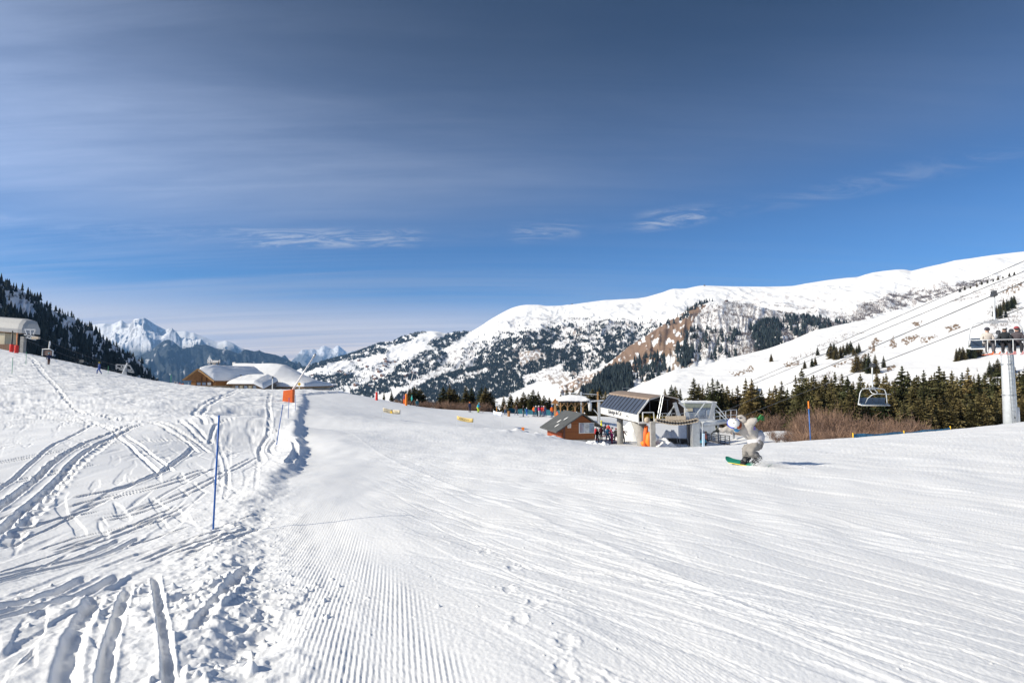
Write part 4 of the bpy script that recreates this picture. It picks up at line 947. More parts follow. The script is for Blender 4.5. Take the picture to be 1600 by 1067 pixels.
# ------------------------------------------------------------------ ticket hut
def hut():
    Y = 66.0; # front-right corner nearest
    A = P(856, 694, 68.5); B = P(879, 697, 63.0); C = P(929, 695, 64.0)
    g = min(gz(A.x, A.y), gz(B.x, B.y), gz(C.x, C.y)) - .2
    ze = P(879, 670, 63).z                     # eave height
    t = thing('ticket_hut', 'small brown wooden ticket hut with dark roof below the piste edge', 'hut', ((A.x + C.x) / 2, (A.y + C.y) / 2 + 1, g))
    v1 = (C - B); v1.z = 0; v2 = (A - B); v2.z = 0; D_ = B + v1 + v2
    # gable wall faces the viewer (B-C), ridge runs along v2
    mid = B + v1 * .5; zr = P(909, 648, 64).z
    zC = P(929, 662, 64).z; zB = P(879, 669, 63).z
    b = MB(); b.prism([Vector((B.x, B.y, g)), Vector((C.x, C.y, g)), Vector((C.x, C.y, zC)), Vector((B.x + v1.x * .60, B.y + v1.y * .60, zr)), Vector((B.x, B.y, zB))], v2.normalized(), v2.length)
    w_ = b.build('wall', timber_h, t)
    fwd = Vector((v1.y, -v1.x, 0)).normalized()       # outward from gable
    if fwd.y > 0: fwd = -fwd
    b = MB(); b.box(B + v1 * .5 + fwd * .06 + Vector((0, 0, -B.z + g + .45)), (v1.length, .12, .9), Matrix.Rotation(math.atan2(v1.y, v1.x), 3, 'Z')); b.build('plinth', concrete, t)
    R = Matrix.Rotation(math.atan2(v1.y, v1.x), 3, 'Z')
    def onwall(px, py):
        # intersection of the sight line with the gable plane
        o = Vector((0, 0, EYE)); d = P(px, py, 60) - o; n = fwd; s = (B - o).dot(n) / d.dot(n); return o + d * s
    def panel(name, x0, y0, x1, y1, off, th, m, par):
        p0, p1 = onwall(x0, y1), onwall(x1, y0); c = (p0 + p1) / 2 + fwd * off
        b = MB(); b.box(c, ((Vector((p1.x - p0.x, p1.y - p0.y, 0))).length, th, abs(p1.z - p0.z)), R); return b.build(name, m, par)
    f = panel('window', 904.5, 660, 928, 677, .03, .10, white_p, t)
    panel('pane', 905.5, 661, 912, 676, .09, .03, glass, f); panel('pane', 912.8, 661, 919.6, 676, .09, .03, mat('curtained_glass', (.50, .54, .58), .2, 0, .3, 3, spec=.8), f); panel('pane', 920.4, 661, 927.2, 676, .09, .03, glass, f)
    f2 = panel('window', 886.5, 661.5, 892, 668.5, .03, .08, white_p, t); panel('pane', 887.2, 662.3, 891.3, 667.7, .08, .03, mat('paper_sheet', (.6, .6, .6), .6), f2)
    panel('corner_batten', 880, 664, 882.6, 691, .04, .06, mat('dark_batten', (.12, .05, .04), .7), t)
    panel('vent', 901, 690, 909, 695, .14, .04, steel_dk, t)
    # red side board wall on the left
    b = MB(); sv = v2.normalized(); nrm = Vector((sv.y, -sv.x, 0));
    if nrm.x > 0: nrm = -nrm
    Rs = Matrix.Rotation(math.atan2(sv.y, sv.x), 3, 'Z')
    b.box(B + v2 * .5 + nrm * .05 + Vector((0, 0, (g + zB) / 2 - B.z - .25)), (v2.length * .98, .06, zB - g - .5), Rs); b.build('red_side_boards', timber_v, t)
    # roof: two slabs with overhang
    ov = .55; f0 = fwd * .5; bk = v2.normalized() * .4
    def slab(p0, p1, zA, zBb, name):
        d = (p1 - p0); d.z = 0
        q0, q1 = Vector((p0.x, p0.y, zA)), Vector((p1.x, p1.y, zBb))
        b = MB(); pts = [q0 + f0, q1 + f0, q1 + v2 + bk, q0 + v2 + bk]; pts = [p + Vector((0, 0, .10)) for p in pts]; b.prism(pts, Vector((0, 0, 1)), .13); return b.build(name, slate, t)
    u = v1.normalized(); sl = (zr - zB) / (v1.length * .6); sr = (zr - zC) / (v1.length * .4)
    ridge = B + v1 * .6
    rl = slab(B - u * .9, ridge, zB - sl * .9, zr, 'roof'); rr = slab(ridge + u * .004, C + u * .9, zr - .002, zC - sr * .9, 'roof')
    for (s_, k) in ((.25, .3), (.45, .5), (.62, .35)):
        b = MB()
        c = (B - u * .9) * (1 - s_) + ridge * s_ + v2 * k; c.z = (zB - sl * .9) * (1 - s_) + zr * s_ + .245
        b.ell(c, (.35, .25, .035), 10, 4, Matrix.Rotation(-math.atan(sl), 3, 'Y')); b.build('snow_patch', roofsnow, rl)
    b = MB()
    for k in np.linspace(0, 1, 7):
        c = B - u * .5 + v2 * k; b.bar(Vector((c.x, c.y, zB - sl * .5 + .04)), Vector((c.x + u.x * 1.1, c.y + u.y * 1.1, zB + sl * .6 + .04)), .07, .1)
    b.build('rafters', timber_pl, t)
hut()

# ------------------------------------------------------------------ second lift shelter with snowy roof
def shelter():
    Y = 86; c = P(897, 640, Y); g = gz(c.x, c.y)
    t = thing('lift_shelter', 'open timber lift shelter under a thick snowy roof behind the ticket hut', 'lift shelter', (c.x, c.y, g))
    x0, x1 = P(873, 640, Y).x, P(921, 640, Y).x; zt = P(897, 626.5, Y).z
    n = 40; U, V = np.meshgrid(np.linspace(-1, 1, n), np.linspace(-1, 1, 18))
    ed = np.clip((1 - np.abs(U)) * 6, 0, 1) ** .5 * np.clip((1 - np.abs(V)) * 4, 0, 1) ** .5
    Z = zt + (.85 * (.35 + .65 * np.cos(U * 1.2)) * ed) + .06 * fbm(U * 3, V * 3, 3, 5)
    V0 = np.stack([(x0 + x1) / 2 + U * (x1 - x0) / 2, Y + 1.6 + V * 1.8, Z], -1).reshape(-1, 3); V0 -= np.array(t.location)
    o = np_mesh('roof_snow', V0, grid_faces(18, n), [roofsnow], True); o.parent = t
    b = MB(); b.box(((x0 + x1) / 2, Y + 1.6, zt - .09), (x1 - x0 - .1, 3.5, .18)); b.build('roof', steel_dk, t)
    b = MB(); cpx = P(919, 640, Y).x
    b.path([Vector((cpx - .5, Y + .2, zt + .25)), Vector((cpx + .1, Y + .2, zt + .05)), Vector((cpx + .3, Y + .2, zt - .5)), Vector((cpx + .3, Y + .2, P(919, 642, Y).z))], [.3, .33, .30, .22], 10); b.build('white_end_hood', white_p, t, True)
    for px in (876, 887, 899, 911):
        xx = P(px, 640, Y).x; b = MB(); b.bar((xx, Y + .3, g - .3), (xx, Y + .3, zt - .1), .18, .18); b.bar((xx, Y + .25, zt - 1.0), (xx + .8, Y + .25, zt - .1), .1, .1); b.bar((xx, Y + .25, zt - 1.0), (xx - .8, Y + .25, zt - .1), .1, .1); b.build('timber_post', timber_pl, t)
    c2 = P(867.5, 640, 84); t2 = thing('timber_bell_post', 'small orange timber post with peaked cap left of the snowy shelter', 'post', (c2.x, 84, gz(c2.x, 84)))
    b = MB(); g2 = t2.location.z; b.bar((c2.x, 84, g2 - .2), (c2.x, 84, P(868, 628, 84).z), .3, .3); b.build('post', timber_pl, t2)
    b = MB(); z_ = P(868, 628, 84).z; b.prism([Vector((c2.x - .55, 83.7, z_ - .2)), Vector((c2.x + .55, 83.7, z_ - .2)), Vector((c2.x, 83.7, z_ + .55))], Vector((0, 1, 0)), .6); b.build('peaked_cap', timber, t2)
    b = MB(); b.bar((c2.x, 84, g2 + 1.0), (c2.x + 1.3, 84, g2 + 1.0), .2, .25); b.bar((c2.x + 1.3, 84, g2 - .1), (c2.x + 1.3, 84, g2 + 1.7), .22, .22); b.build('side_frame', timber_pl, t2)
    # gallows with cable
    c3 = P(908, 620, 90); t3 = thing('drag_lift_gantry', 'pale gantry of two posts and a crossbar above the snowy shelter', 'gantry', (c3.x, 90, gz(c3.x, 90)))
    for px, m in ((908, steel_lt), (934, timber_pl)):
        xx = P(px, 620, 90).x; b = MB(); b.bar((xx, 90, gz(xx, 90) - .3), (xx, 90, P(px, 612, 90).z), .22, .22); b.build('post', m, t3)
    b = MB(); b.bar(P(893, 614, 90), P(936, 616.5, 90), .08, .1); b.bar(P(918, 627, 90), P(943, 625.5, 90), .25, .22); b.build('crossbar', steel_lt, t3)
    c4 = P(936, 640, 74); t4 = thing('white_frame_post', 'white steel posts and brackets left of the chairlift station', 'post', (c4.x, 74, gz(c4.x, 74)))
    b = MB(); g4 = gz(c4.x, 74); b.bar((c4.x, 74, g4 - .2), (c4.x, 74, P(936, 628, 74).z), .3, .3); b.bar(P(928, 640, 74), P(934, 647, 74), .12, .12); b.build('posts', steel_lt, t4)
shelter()

# ------------------------------------------------------------------ ropes, chairs, tower
def rope(name, lab, a, b, sag, r=.024, grp=None, cat='cable'):
    mb = MB(); pts = [a + (b - a) * t - Vector((0, 0, 4 * sag * t * (1 - t))) for t in np.linspace(0, 1, 25)]
    mb.path(pts, r, 6); return tag(mb.build(name, steel_dk, None, True), lab, cat, grp)
dr = Vector((2.2, -30, 7.4))
g3 = P(1553, 461, 28); g4 = P(1363, 572, 42)
rope('haul_rope', 'upper of the two ropes rising from the chairlift station, carrying the occupied chair', g3 - dr * 1.02, g3 + dr * .5, 0, .022, 'chairlift ropes')
rope('haul_rope', 'lower rope rising from the chairlift station, carrying the empty chair', g4 - dr * .76, g4 + dr * .95, 0, .022, 'chairlift ropes')
for (x0, y0, x1, y1, lab) in ((1177, 594, 1600, 408, 'uppermost cable crossing the open white hillside'), (1181, 598, 1600, 424, 'second cable from the top crossing the open white hillside')):
    a, b = P(x0, y0, 100), P(x1, y1, 50); d = b - a; rope('lift_cable', lab, a - d * .7, b + d * .35, 0, .03, 'distant lift cables')
def chair(name, lab, grip, yaw, Hh, S=1.0):
    """four-seat chair; local frame: x across, -y is the way it faces, z up from the grip"""
    t = thing(name, lab, 'chairlift chair', grip, yaw, 'chairlift chairs')
    def part(nm, m, fn, sm=False):
        b = MB(); fn(b); o = b.build(nm, m, t, sm, local=True); return o
    part('grip', steel_dk, lambda b: (b.box((0, 0, 0), (.16, .55, .14)), b.box((0, -.15, .12), (.12, .2, .14)), b.box((.05, .2, .14), (.22, .12, .12)), b.ell((0, .1, .14), (.1, .16, .1), 8, 6)))
    h = Hh
    part('hanger', steel_lt, lambda b: b.path([(0, 0, -.02), (0, .04, -.35), (0, .10, -h * .55), (0, .10, -h * .85), (0, .02, -h)], [.045, .05, .05, .055, .06], 8), True)
    W2 = 1.08 * S; hb = 1.28 * S
    def frame(b):
        for s in (-1, 1):
            b.path([(0, .02, -h), (s * W2 * .62, .02, -h - .01), (s * W2 * .82, .03, -h - .08), (s * W2 * .94, .05, -h - .35), (s * W2 * 1.0, .1, -h - hb * .7), (s * W2 * 1.04, .16, -h - hb), (s * W2 * .98, -.3, -h - hb - .04)], .032, 8)
        b.path([(-W2 * 1.03, .14, -h - hb * .96), (W2 * 1.03, .14, -h - hb * .96)], .03, 6)
        b.path([(-W2 * .98, -.32, -h - hb - .04), (W2 * .98, -.32, -h - hb - .04)], .03, 6)
    fr = part('frame', steel_lt, frame, True)
    part('top_beam', steel, lambda b: (b.box((0, .02, -h + .02), (.9 * S, .12, .1)), b.box((0, .02, -h + .02), (.2, .2, .2))))
    for i in range(4):
        x = (-.75 + .5 * i) * S
        part('seat', blue_dk, lambda b: b.box((x, -.10, -h - hb + .05), (.46 * S, .44, .07)))
        part('backrest', blue_dk, lambda b: b.box((x, .17, -h - hb + .30), (.46 * S, .05, .42), Matrix.Rotation(.15, 3, 'X')))
    def bar(b):
        b.path([(-W2 * .98, .05, -h - hb * .62), (-W2 * .98, -.45, -h - hb * .70), (-W2 * .5, -.55, -h - hb * .70), (W2 * .5, -.55, -h - hb * .70), (W2 * .98, -.45, -h - hb * .70), (W2 * .98, .05, -h - hb * .62)], .022, 6)
        for s in (-.45, .45): b.path([(s * W2, -.55, -h - hb * .70), (s * W2, -.5, -h - hb - .15), (s * W2, -.62, -h - hb - .3)], .02, 6)
    return t, part, bar, (h, hb, W2)
blue_dk = mat('dark_blue_seat', (0.04, 0.07, 0.12), .45)
t1, prt, br, dims1 = chair('lift_chair', 'occupied chair with three riders at the right edge', g3, -.45, 1.35, 1.0)
prt('safety_bar', steel_lt, br, True)
t2c, prt2, br2, dims2 = chair('lift_chair', 'empty four seat chair hanging in front of the bushes', g4, -.05, 1.65, .92)
def raised(b):
    h, hb, W2 = dims2
    b.path([(-W2 * .7, -.1, -h - hb), (-W2 * .66, -.4, -h - hb * .6), (-W2 * .5, -.75, -h - hb * .36), (-W2 * .2, -.8, -h - hb * .30), (W2 * .75, -.8, -h - hb * .33)], .024, 6)
    b.path([(-W2 * .45, -.3, -h - .05), (-W2 * .4, -.5, -h - .3), (-W2 * .2, -.7, -h - .4), (0, -.5, -h - .25), (-.05, -.3, -h - .1)], .028, 6)
prt2('safety_bar', steel_lt, raised, True)
def tower():
    c = P(1579, 664, 45); g = gz(c.x, c.y)
    t = thing('lift_tower', 'tall pale steel lift tower at the right edge behind the occupied chair', 'lift tower', (c.x, c.y, g))
    zt = P(1579, 527, 45).z
    b = MB(); b.path([(c.x, c.y, g - .4), (c.x, c.y, (g + zt) / 2), (c.x, c.y, zt)], [.46, .40, .33], 14); b.build('mast', steel_lt, t, True)
    for f_ in (.03, .36, .70, .985):
        b = MB(); r_ = .46 - .13 * f_ + .05; zz_ = g + (zt - g) * f_; b.tube((c.x, c.y, zz_ - .04), (c.x, c.y, zz_ + .04), r_, r_, 16); b.build('flange', steel, t)
    b = MB()
    for s_ in (-.16, .16): b.bar((c.x - .18 + s_, c.y - .56, g + .3), (c.x - .14 + s_, c.y - .44, zt), .04, .04)
    for k_ in range(22): z_ = g + .4 + k_ * (zt - g - .5) / 22; b.bar((c.x - .36, c.y - .56 + .11 * k_ / 22, z_), (c.x - .0, c.y - .56 + .11 * k_ / 22, z_), .03, .03)
    b.build('ladder', steel, t)
    b = MB(); b.tube((c.x + .55, c.y - .1, g - .2), (c.x + .55, c.y - .1, g + 1.6), .11, .11, 10); b.tube((c.x + .48, c.y - .1, g + 1.6), (c.x + .42, c.y - .1, zt - .6), .035, .035, 6); b.build('conduit', white_p, t, True)
    b = MB(); b.bar((c.x - .7, c.y, zt), (c.x + 3.4, c.y, zt), .3, .3); b.build('crossarm', steel, t)
    b = MB()
    for k in range(2): b.bar((c.x - .8, c.y - .5 + k, zt - .1 + .45), (c.x + 3.4, c.y - .5 + k, zt - .1 + .45), .05, .05)
    for k in range(7): b.bar((c.x - .8 + k * .7, c.y - .5, zt - .1), (c.x - .8 + k * .7, c.y - .5, zt + .35), .04, .04)
    b.build('walkway_rail', steel, t)
    for xx in (.2, 3.0):
        for k in range(4):
            q_ = Vector((c.x + xx, c.y - .9 + k * .6, zt + .45)); b = MB(); b.path([q_ - Vector((.05, 0, 0)), q_ + Vector((.05, 0, 0))], [.2, .2], 10); b.build('sheave', steel_dk, t)
    b = MB(); b.box((c.x, c.y - .44, g + .8), (.08, .03, .12)); b.build('plate', steel_dk, t)
tower()
# parked chairs below the roller row
for k, (px, yy) in enumerate(((1051, 57), (1062, 58.5), (1070, 57.5))):
    c = P(px, 684, yy); c.z = gz(c.x, c.y)
    t = thing('stored_chair', ['stored dark chair on the snow, left one of three below the roller row', 'stored dark chair on the snow, middle one below the roller row', 'stored dark chair on the snow, right one of three below the roller row'][k], 'chairlift chair', c, .2 * k, 'stored chairs')
    b = MB(); b.box((0, 0, .45), (1.1, .45, .08)); b.build('seat', black_p, t, local=True)
    b = MB(); b.box((0, .22, .72), (1.1, .06, .42)); b.build('backrest', black_p, t, local=True)
    b = MB(); b.path([(-.5, 0, 0), (-.5, .2, .9), (.5, .2, .9), (.5, 0, 0)], .03, 6); b.build('frame', steel, t, local=True)
# ------------------------------------------------------------------ mountain restaurant
def roof_sheet(name, poly_xy, zfun, th, m, parent, nx=60, ny=30, edge=.9, seed=1):
    """thick snow (or roof) over a quad footprint p00,p10,p11,p01, z from zfun(u,v), rounded rim"""
    p00, p10, p11, p01 = [np.array(p[:2], float) for p in poly_xy]
    U, V = np.meshgrid(np.linspace(0, 1, nx), np.linspace(0, 1, ny))
    xy = (p00 * ((1 - U) * (1 - V))[..., None] + p10 * (U * (1 - V))[..., None] + p11 * (U * V)[..., None] + p01 * ((1 - U) * V)[..., None])
    Lu = np.linalg.norm(p10 - p00); Lv = np.linalg.norm(p01 - p00)
    d = np.minimum(np.minimum(U, 1 - U) * Lu, np.minimum(V, 1 - V) * Lv) / edge
    rim = np.sqrt(np.clip(1 - (1 - np.clip(d, 0, 1)) ** 2, 0, 1))
    z0 = zfun(U, V); zt = z0 + th * rim * (1 + .10 * fbm(U * 5, V * 4, 3, seed)) + .03
    top = np.stack([xy[..., 0], xy[..., 1], zt], -1); bot = np.stack([xy[..., 0], xy[..., 1], z0], -1)
    Vv = np.concatenate([top.reshape(-1, 3), bot.reshape(-1, 3)]); n = nx * ny
    F = grid_faces(ny, nx); F2 = F[:, ::-1] + n
    e = []
    for i in range(nx - 1): e += [(i, i + n, i + 1 + n, i + 1)]; j = (ny - 1) * nx + i; e += [(j + 1, j + 1 + n, j + n, j)]
    for i in range(ny - 1): a = i * nx; e += [(a + nx, a + nx + n, a + n, a)]; a = i * nx + nx - 1; e += [(a, a + n, a + nx + n, a + nx)]
    r = parent
    while r.parent: r = r.parent
    o = np_mesh(name, Vv - np.array(r.location), np.concatenate([F, F2, np.array(e)]), [m], True); o.parent = parent; return o
def restaurant():
    c = P(400, 612, 130); g = -1.9
    t = thing('mountain_restaurant', 'low chalet restaurant with timber gable and deep snow on its roofs', 'restaurant', (c.x, c.y, gz(c.x, c.y)))
    gb = t.location.z - 1.0
    # gable block, its gable turned to the left front
    a0 = P(299, 606, 120); a1 = P(337, 606, 121)             # gable wall ends
    ze = P(336, 595.5, 121).z; zr = P(311, 577.5, 122).z
    v1 = (a1 - a0); v1.z = 0; back = Vector((.72, .70, 0)).normalized() * 11
    def z(p, zz): return Vector((p.x, p.y, zz))
    w1 = MB(); w1.prism([z(a0, gb), z(a1, gb), z(a1, P(336, 602, 121).z - .1), z(a0, P(336, 602, 121).z - .1)], back.normalized(), back.length); w1.build('wall', plaster, t)
    zt = P(336, 602, 121).z - .1
    m = a0 + v1 * .32
    w2 = MB(); w2.prism([z(a0 + v1 * -.02, zt), z(a1, zt), z(a1, ze), z(m, zr - .5), z(a0 + v1 * -.02, ze - .1)], back.normalized(), back.length)
    w2.build('timber_gable', timber, t)
    out = Vector((v1.y, -v1.x, 0)).normalized()
    if out.y > 0: out = -out
    L_ = P(288.5, 594.5, 119); 
    rf = MB()
    pl, pm, pr = z(L_, L_.z), z(m, zr), z(P(337.5, 596.5, 120.5), P(337.5, 596.5, 120.5).z)
    for p, q_ in ((pl, pm), (pm, pr)):
        rf.prism([p + out * 1.3, q_ + out * 1.3, q_ + back, p + back], Vector((0, 0, 1)), .16)
    rt = rf.build('roof', mat('dark_brown_timber', (.24, .12, .05), .8, 0, .2, 4), t)  # gable roof in a darker brown than the raw timber
    b = MB(); b.bar(pl + out * 1.36 + Vector((0, 0, .05)), pm + out * 1.36 + Vector((0, 0, .05)), .06, .3); b.bar(pm + out * 1.36 + Vector((0, 0, .05)), pr + out * 1.36 + Vector((0, 0, .05)), .06, .3); b.build('barge_board', timber_pl, t)
    b = MB()
    for f in (.2, .42, .62, .85):
        p = a0 + v1 * f + out * .08; b.bar(z(p, zt), z(p, (ze if f > .7 else zr - .9)), .22, .12)
    b.bar(z(a0, ze - .15) + out * .1, z(a1, ze - .15) + out * .1, .1, .2); b.build('gable_posts', mat('dark_timber', (.13, .065, .03), .8), t)
    for f in (.30, .52, .73):
        p = a0 + v1 * f + out * .05; b = MB(); b.box(z(p, zt + .55), (.7, .08, .8), Matrix.Rotation(math.atan2(v1.y, v1.x), 3, 'Z')); b.build('window', glass if f != .73 else white_p, t)
    # snow on the right roof side of the gable block
    e = pr - pm
    roof_sheet('roof_snow', [pm + out * 1.2, pr + out * 1.2, pr + back, pm + back], lambda U, V: pm.z + e.z * U + .18 - .5 * (1 - V) ** 4 * (1 - U) + .55 * np.exp(-((V - .22) / .16) ** 2) * np.sin(math.pi * np.clip(U, 0, 1)), 1.2, roofsnow, t, 40, 50, 1.0, 3)
    # main block
    b0 = P(337, 606, 126); b1 = P(476, 613, 128); dep = Vector((0.12, 1, 0)).normalized() * 13
    ze2 = P(476, 604.5, 128).z
    w3 = MB(); w3.prism([z(b0, gb), z(b1, gb), z(b1, ze2), z(b0, ze2 - .15)], dep.normalized(), dep.length); w3.build('wall', stone, t)
    x0, x1 = b0.x - .3, b1.x + .8
    Lx = x1 - x0; zp = P(405, 574.5, 133).z
    def zf(U, V):
        # long ridge, hipped down to the right
        ridge = np.interp(U, [0, .12, .45, .58, .78, 1.0], [zp - ze2 + .1, zp - ze2 + .1, zp - ze2 + .1, zp - ze2 - .3, (zp - ze2) * .45, 0.0])
        vv = 1 - np.abs(V - .5) * 2; vv = np.clip(vv * 1.15, 0, 1) ** .95
        return ze2 + ridge * vv + 0.02
    def corner(x, k): return Vector((x + dep.x * k, 127 + dep.y * k - 1.0, 0))
    roof_sheet('roof', [corner(x0, 0), corner(x1, 0), corner(x1, 1.12), corner(x0, 1.12)], lambda U, V: zf(U, V) - .2, .16, timber_pl, t, 50, 24, .01)
    roof_sheet('roof_snow', [corner(x0 + .1, .01), corner(x1 - .1, .01), corner(x1 - .1, 1.11), corner(x0 + .1, 1.11)], lambda U, V: zf(U, V) + .06, .80, roofsnow, t, 110, 60, 1.1, 7)
    # lower porch wing in front
    c0 = P(363, 607, 119.5); c1 = P(412, 610, 119.5); zl = P(385, 600, 119.5).z
    w4 = MB(); w4.prism([z(c0, gb), z(c1, gb), z(c1, zl - .1), z(c0, zl - .1)], Vector((0, 1, 0)), 6.5); w4.build('porch_wall', mat('brown_grey_boards', (.22, .18, .14), .85, 0, .2, 2), t)
    roof_sheet('porch_roof', [(c0.x - .9, 118.6), (c1.x + .4, 118.6), (c1.x + .4, 126), (c0.x - .9, 126)], lambda U, V: zl - .12 + np.clip(V, 0, 1) * 1.6 - np.clip(U - .72, 0, 1) * 3.6 + U * 0, .14, mat('dark_timber', (.13, .065, .03)), t, 40, 10, .01)
    roof_sheet('porch_snow', [(c0.x - .8, 118.65), (c1.x + .35, 118.65), (c1.x + .35, 126), (c0.x - .8, 126)], lambda U, V: zl + .04 + np.clip(V, 0, 1) * 1.6 - np.clip(U - .72, 0, 1) * 3.6, .62, roofsnow, t, 60, 30, .8, 9)
    for px in (370, 377, 384, 391, 398):
        p = P(px, 605, 119.45); b = MB(); b.box((p.x, p.y - .02, p.z), (.62, .08, .7)); b.build('window', cream if px in (377, 391) else glass, t)
    for px in (428, 443, 457):
        p = P(px, 608.5, 126.8); b = MB(); b.box((p.x, p.y, p.z), (1.1, .1, .5)); b.build('shutter', mat('dark_red_shutter', (.28, .03, .02), .7), t)
    # dark dormer opening in the snow
    p = P(366, 588, 124.5); b = MB(); R = Matrix.Rotation(-.22, 3, 'Y') @ Matrix.Rotation(.35, 3, 'X'); b.box((p.x, p.y, p.z - .05), (3.9, 2.0, .5), R); d = b.build('dormer', slate, t, bevel=.05)
    b = MB(); b.box((p.x + .1, p.y - .1, p.z + .5), (.35, .35, .6)); b.box((p.x + 1.5, p.y - .5, p.z - .1), (1.2, .4, .3), R); b.build('dormer_vent', timber_pl, d)
    p = P(334.5, 571, 127); b = MB(); b.box((p.x, p.y, p.z - .6), (.55, .55, 2.6)); b.build('chimney', concrete, t)
    p = P(366, 569, 133); b = MB(); b.box((p.x, p.y, p.z), (.6, .6, .9)); b.box((p.x + .6, p.y, p.z - .15), (.5, .4, .5)); b.build('chimney', white_p, t)
    # lettering on two posts
    sg = thing('restaurant_sign', 'white lettering on two dark posts above the restaurant roof', 'sign', z(P(334, 575, 125), P(334, 577, 125).z))
    for px in (329.5, 341.5):
        b = MB(); b.bar(P(px, 578, 125), P(px, 562.5, 125), .14, .14); b.build('post', steel_dk, sg)
    b = MB(); b.bar(P(324, 567, 125), P(345.5, 567, 125), .05, .06); rail = b.build('rail', steel_dk, sg)
    text_mesh('lettering', 'Sn. Rotonnel', 1.02, ltxt, sg, P(323.8, 566.6, 124.9), (1, 0, 0), (0, 0, 1), .05, xs=.53, bold=.03)
    return t
restaurant()

# ------------------------------------------------------------------ left lift station
def left_station():
    Y = 132; c = P(10, 545, Y); g = gz(c.x, c.y)
    t = thing('upper_lift_station', 'grey white rounded lift station cover at the left edge', 'lift station', (c.x, c.y, g))
    # canopy: rounded tube-like cover running left to right
    x1 = P(37, 520, Y).x; x0 = P(-90, 505, Y).x; zt = P(0, 498, Y).z; zb = P(0, 520, Y).z
    prof = [(0, zb), (-.1, zb + .9), (.25, zb + 2.1), (1.1, zt - .05), (2.6, zt + .2), (4.2, zt), (5, zb + 1.6), (5, zb)]
    n = len(prof); vs = []; fs = []
    xs_ = [x0, x1 - 1.4, x1 - .5, x1 - .02, x1]; sc_ = [1, 1, .92, .70, .5]; dz_ = [1.5, 0, -.15, -.35, -.5]
    for xx, s, dz in zip(xs_, sc_, dz_):
        for (u, zz) in prof: vs.append((xx, Y + 2.5 + (u - 2.5) * (.5 + .5 * s), zb + (zz - zb) * s + (zb + 1.0) * 0 + (1 - s) * .3 + dz * (.9 if s == 1 else .5)))
    for i in range(4):
        for j in range(n): a = i * n + j; b_ = i * n + (j + 1) % n; fs.append((a, b_, b_ + n, a + n))
    fs.append(tuple(range(n))[::-1]); fs.append(tuple(range(4 * n, 5 * n)))
    b = MB(); b.add(vs, fs); b.build('cover', mat('grey_white_cover', (.46, .46, .45), .5, 0, .05), t)
    b = MB(); b.box(((x0 + x1) / 2 - 1, Y + 2.5, zb - .2 + .5), (x1 - x0 - 3, 4.4, .35)); b.build('under_beam', timber_pl, t)
    b = MB(); b.box((P(2, 535, Y).x - 1.0, Y + 2, (zb + g) / 2), (2.6, 3, zb - g)); b.build('pale_cabin', cream, t)
    b = MB(); b.box((P(10, 545, Y).x, Y - .5, g + .7), (4.6, .2, 1.5)); b.build('counter', mat('brown_counter', (.2, .12, .08), .8), t)
    b = MB(); p = P(36, 540, Y - 1); b.bar((p.x, p.y, g - 1), (p.x, p.y, P(36, 526, Y - 1).z), .8, .8); b.build('column', concrete, t)
    b = MB()
    for (xa, ya, xb, yb) in ((38, 515, 56, 515), (56, 515, 52, 523), (38, 523, 60, 527), (40, 527, 56, 531), (40, 516, 44, 527), (48, 516, 48, 528)): b.bar(P(xa, ya, Y - 1), P(xb, yb, Y - 1), .22, .22)
    b.build('rope_guide', steel, t)
    b = MB(); p = P(56, 528, Y - 1); b.box(p, (1.6, .6, .55)); b.build('tan_guard', tan_p, t)
    # padded posts
    for k, (px, top, bt, m, lab) in enumerate(((18, 517, 548, black_p, 'black post with red padding at its foot, near the left edge'), (25.6, 520, 550, mat('orange_post', (.75, .30, .12), .6), 'orange post with red padding at its foot, right of the black one'))):
        Yp = 100 - k; p = P(px, bt, Yp); gg = gz(p.x, p.y)
        q_ = thing('padded_post', lab, 'padded post', (p.x, p.y, gg), 0, 'padded posts by the upper station')
        b = MB(); b.tube((p.x, p.y, gg - .3), (p.x, p.y, P(px, top, Yp).z), .11, .10, 10); b.build('post', m, q_, True)
        b = MB(); b.tube((p.x, p.y, gg - .05), (p.x, p.y, gg + 1.35), .30, .30, 12); b.build('padding', red_p, q_, True, bevel=.03)
    # ropes falling to the valley
    a = P(50, 523, Y - 1)
    rope('haul_rope', 'upper rope running down from the station cover at the left edge', a, P(205, 577, 175), .6, .045, 'ropes of the upper lift')
    rope('haul_rope', 'lower rope running down from the station cover at the left edge', P(40, 531, Y - 3), P(200, 584, 172), .6, .045, 'ropes of the upper lift')
    # chair behind the walking skier
    p = P(78, 533, 118); q_ = thing('white_chair', 'white framed chair hanging above the skier on the left slope', 'chairlift chair', p)
    b = MB(); b.path([p, p + Vector((0, .0, -.6)), p + Vector((-.15, 0, -1.5))], [.12, .16, .1], 8); b.build('hanger', white_p, q_)
    b = MB(); x0_, x1_, z0_, z1_ = P(67, 540, 118).x, P(82, 540, 118).x, P(75, 556, 118).z, P(75, 545.5, 118).z
    b.path([(x0_, 118, z0_), (x0_, 118, z1_), (x1_ - .4, 118, z1_), (x1_, 118.2, z1_ - .3), (x1_, 118.2, z0_)], .11, 8); b.build('frame', white_p, q_)
    b = MB(); b.box(((x0_ + x1_) / 2, 118.1, (z0_ + z1_) / 2 - .1), (x1_ - x0_ - .3, .1, (z1_ - z0_) * .7)); b.build('backrest', mat('brown_seat', (.14, .09, .08), .7), q_)
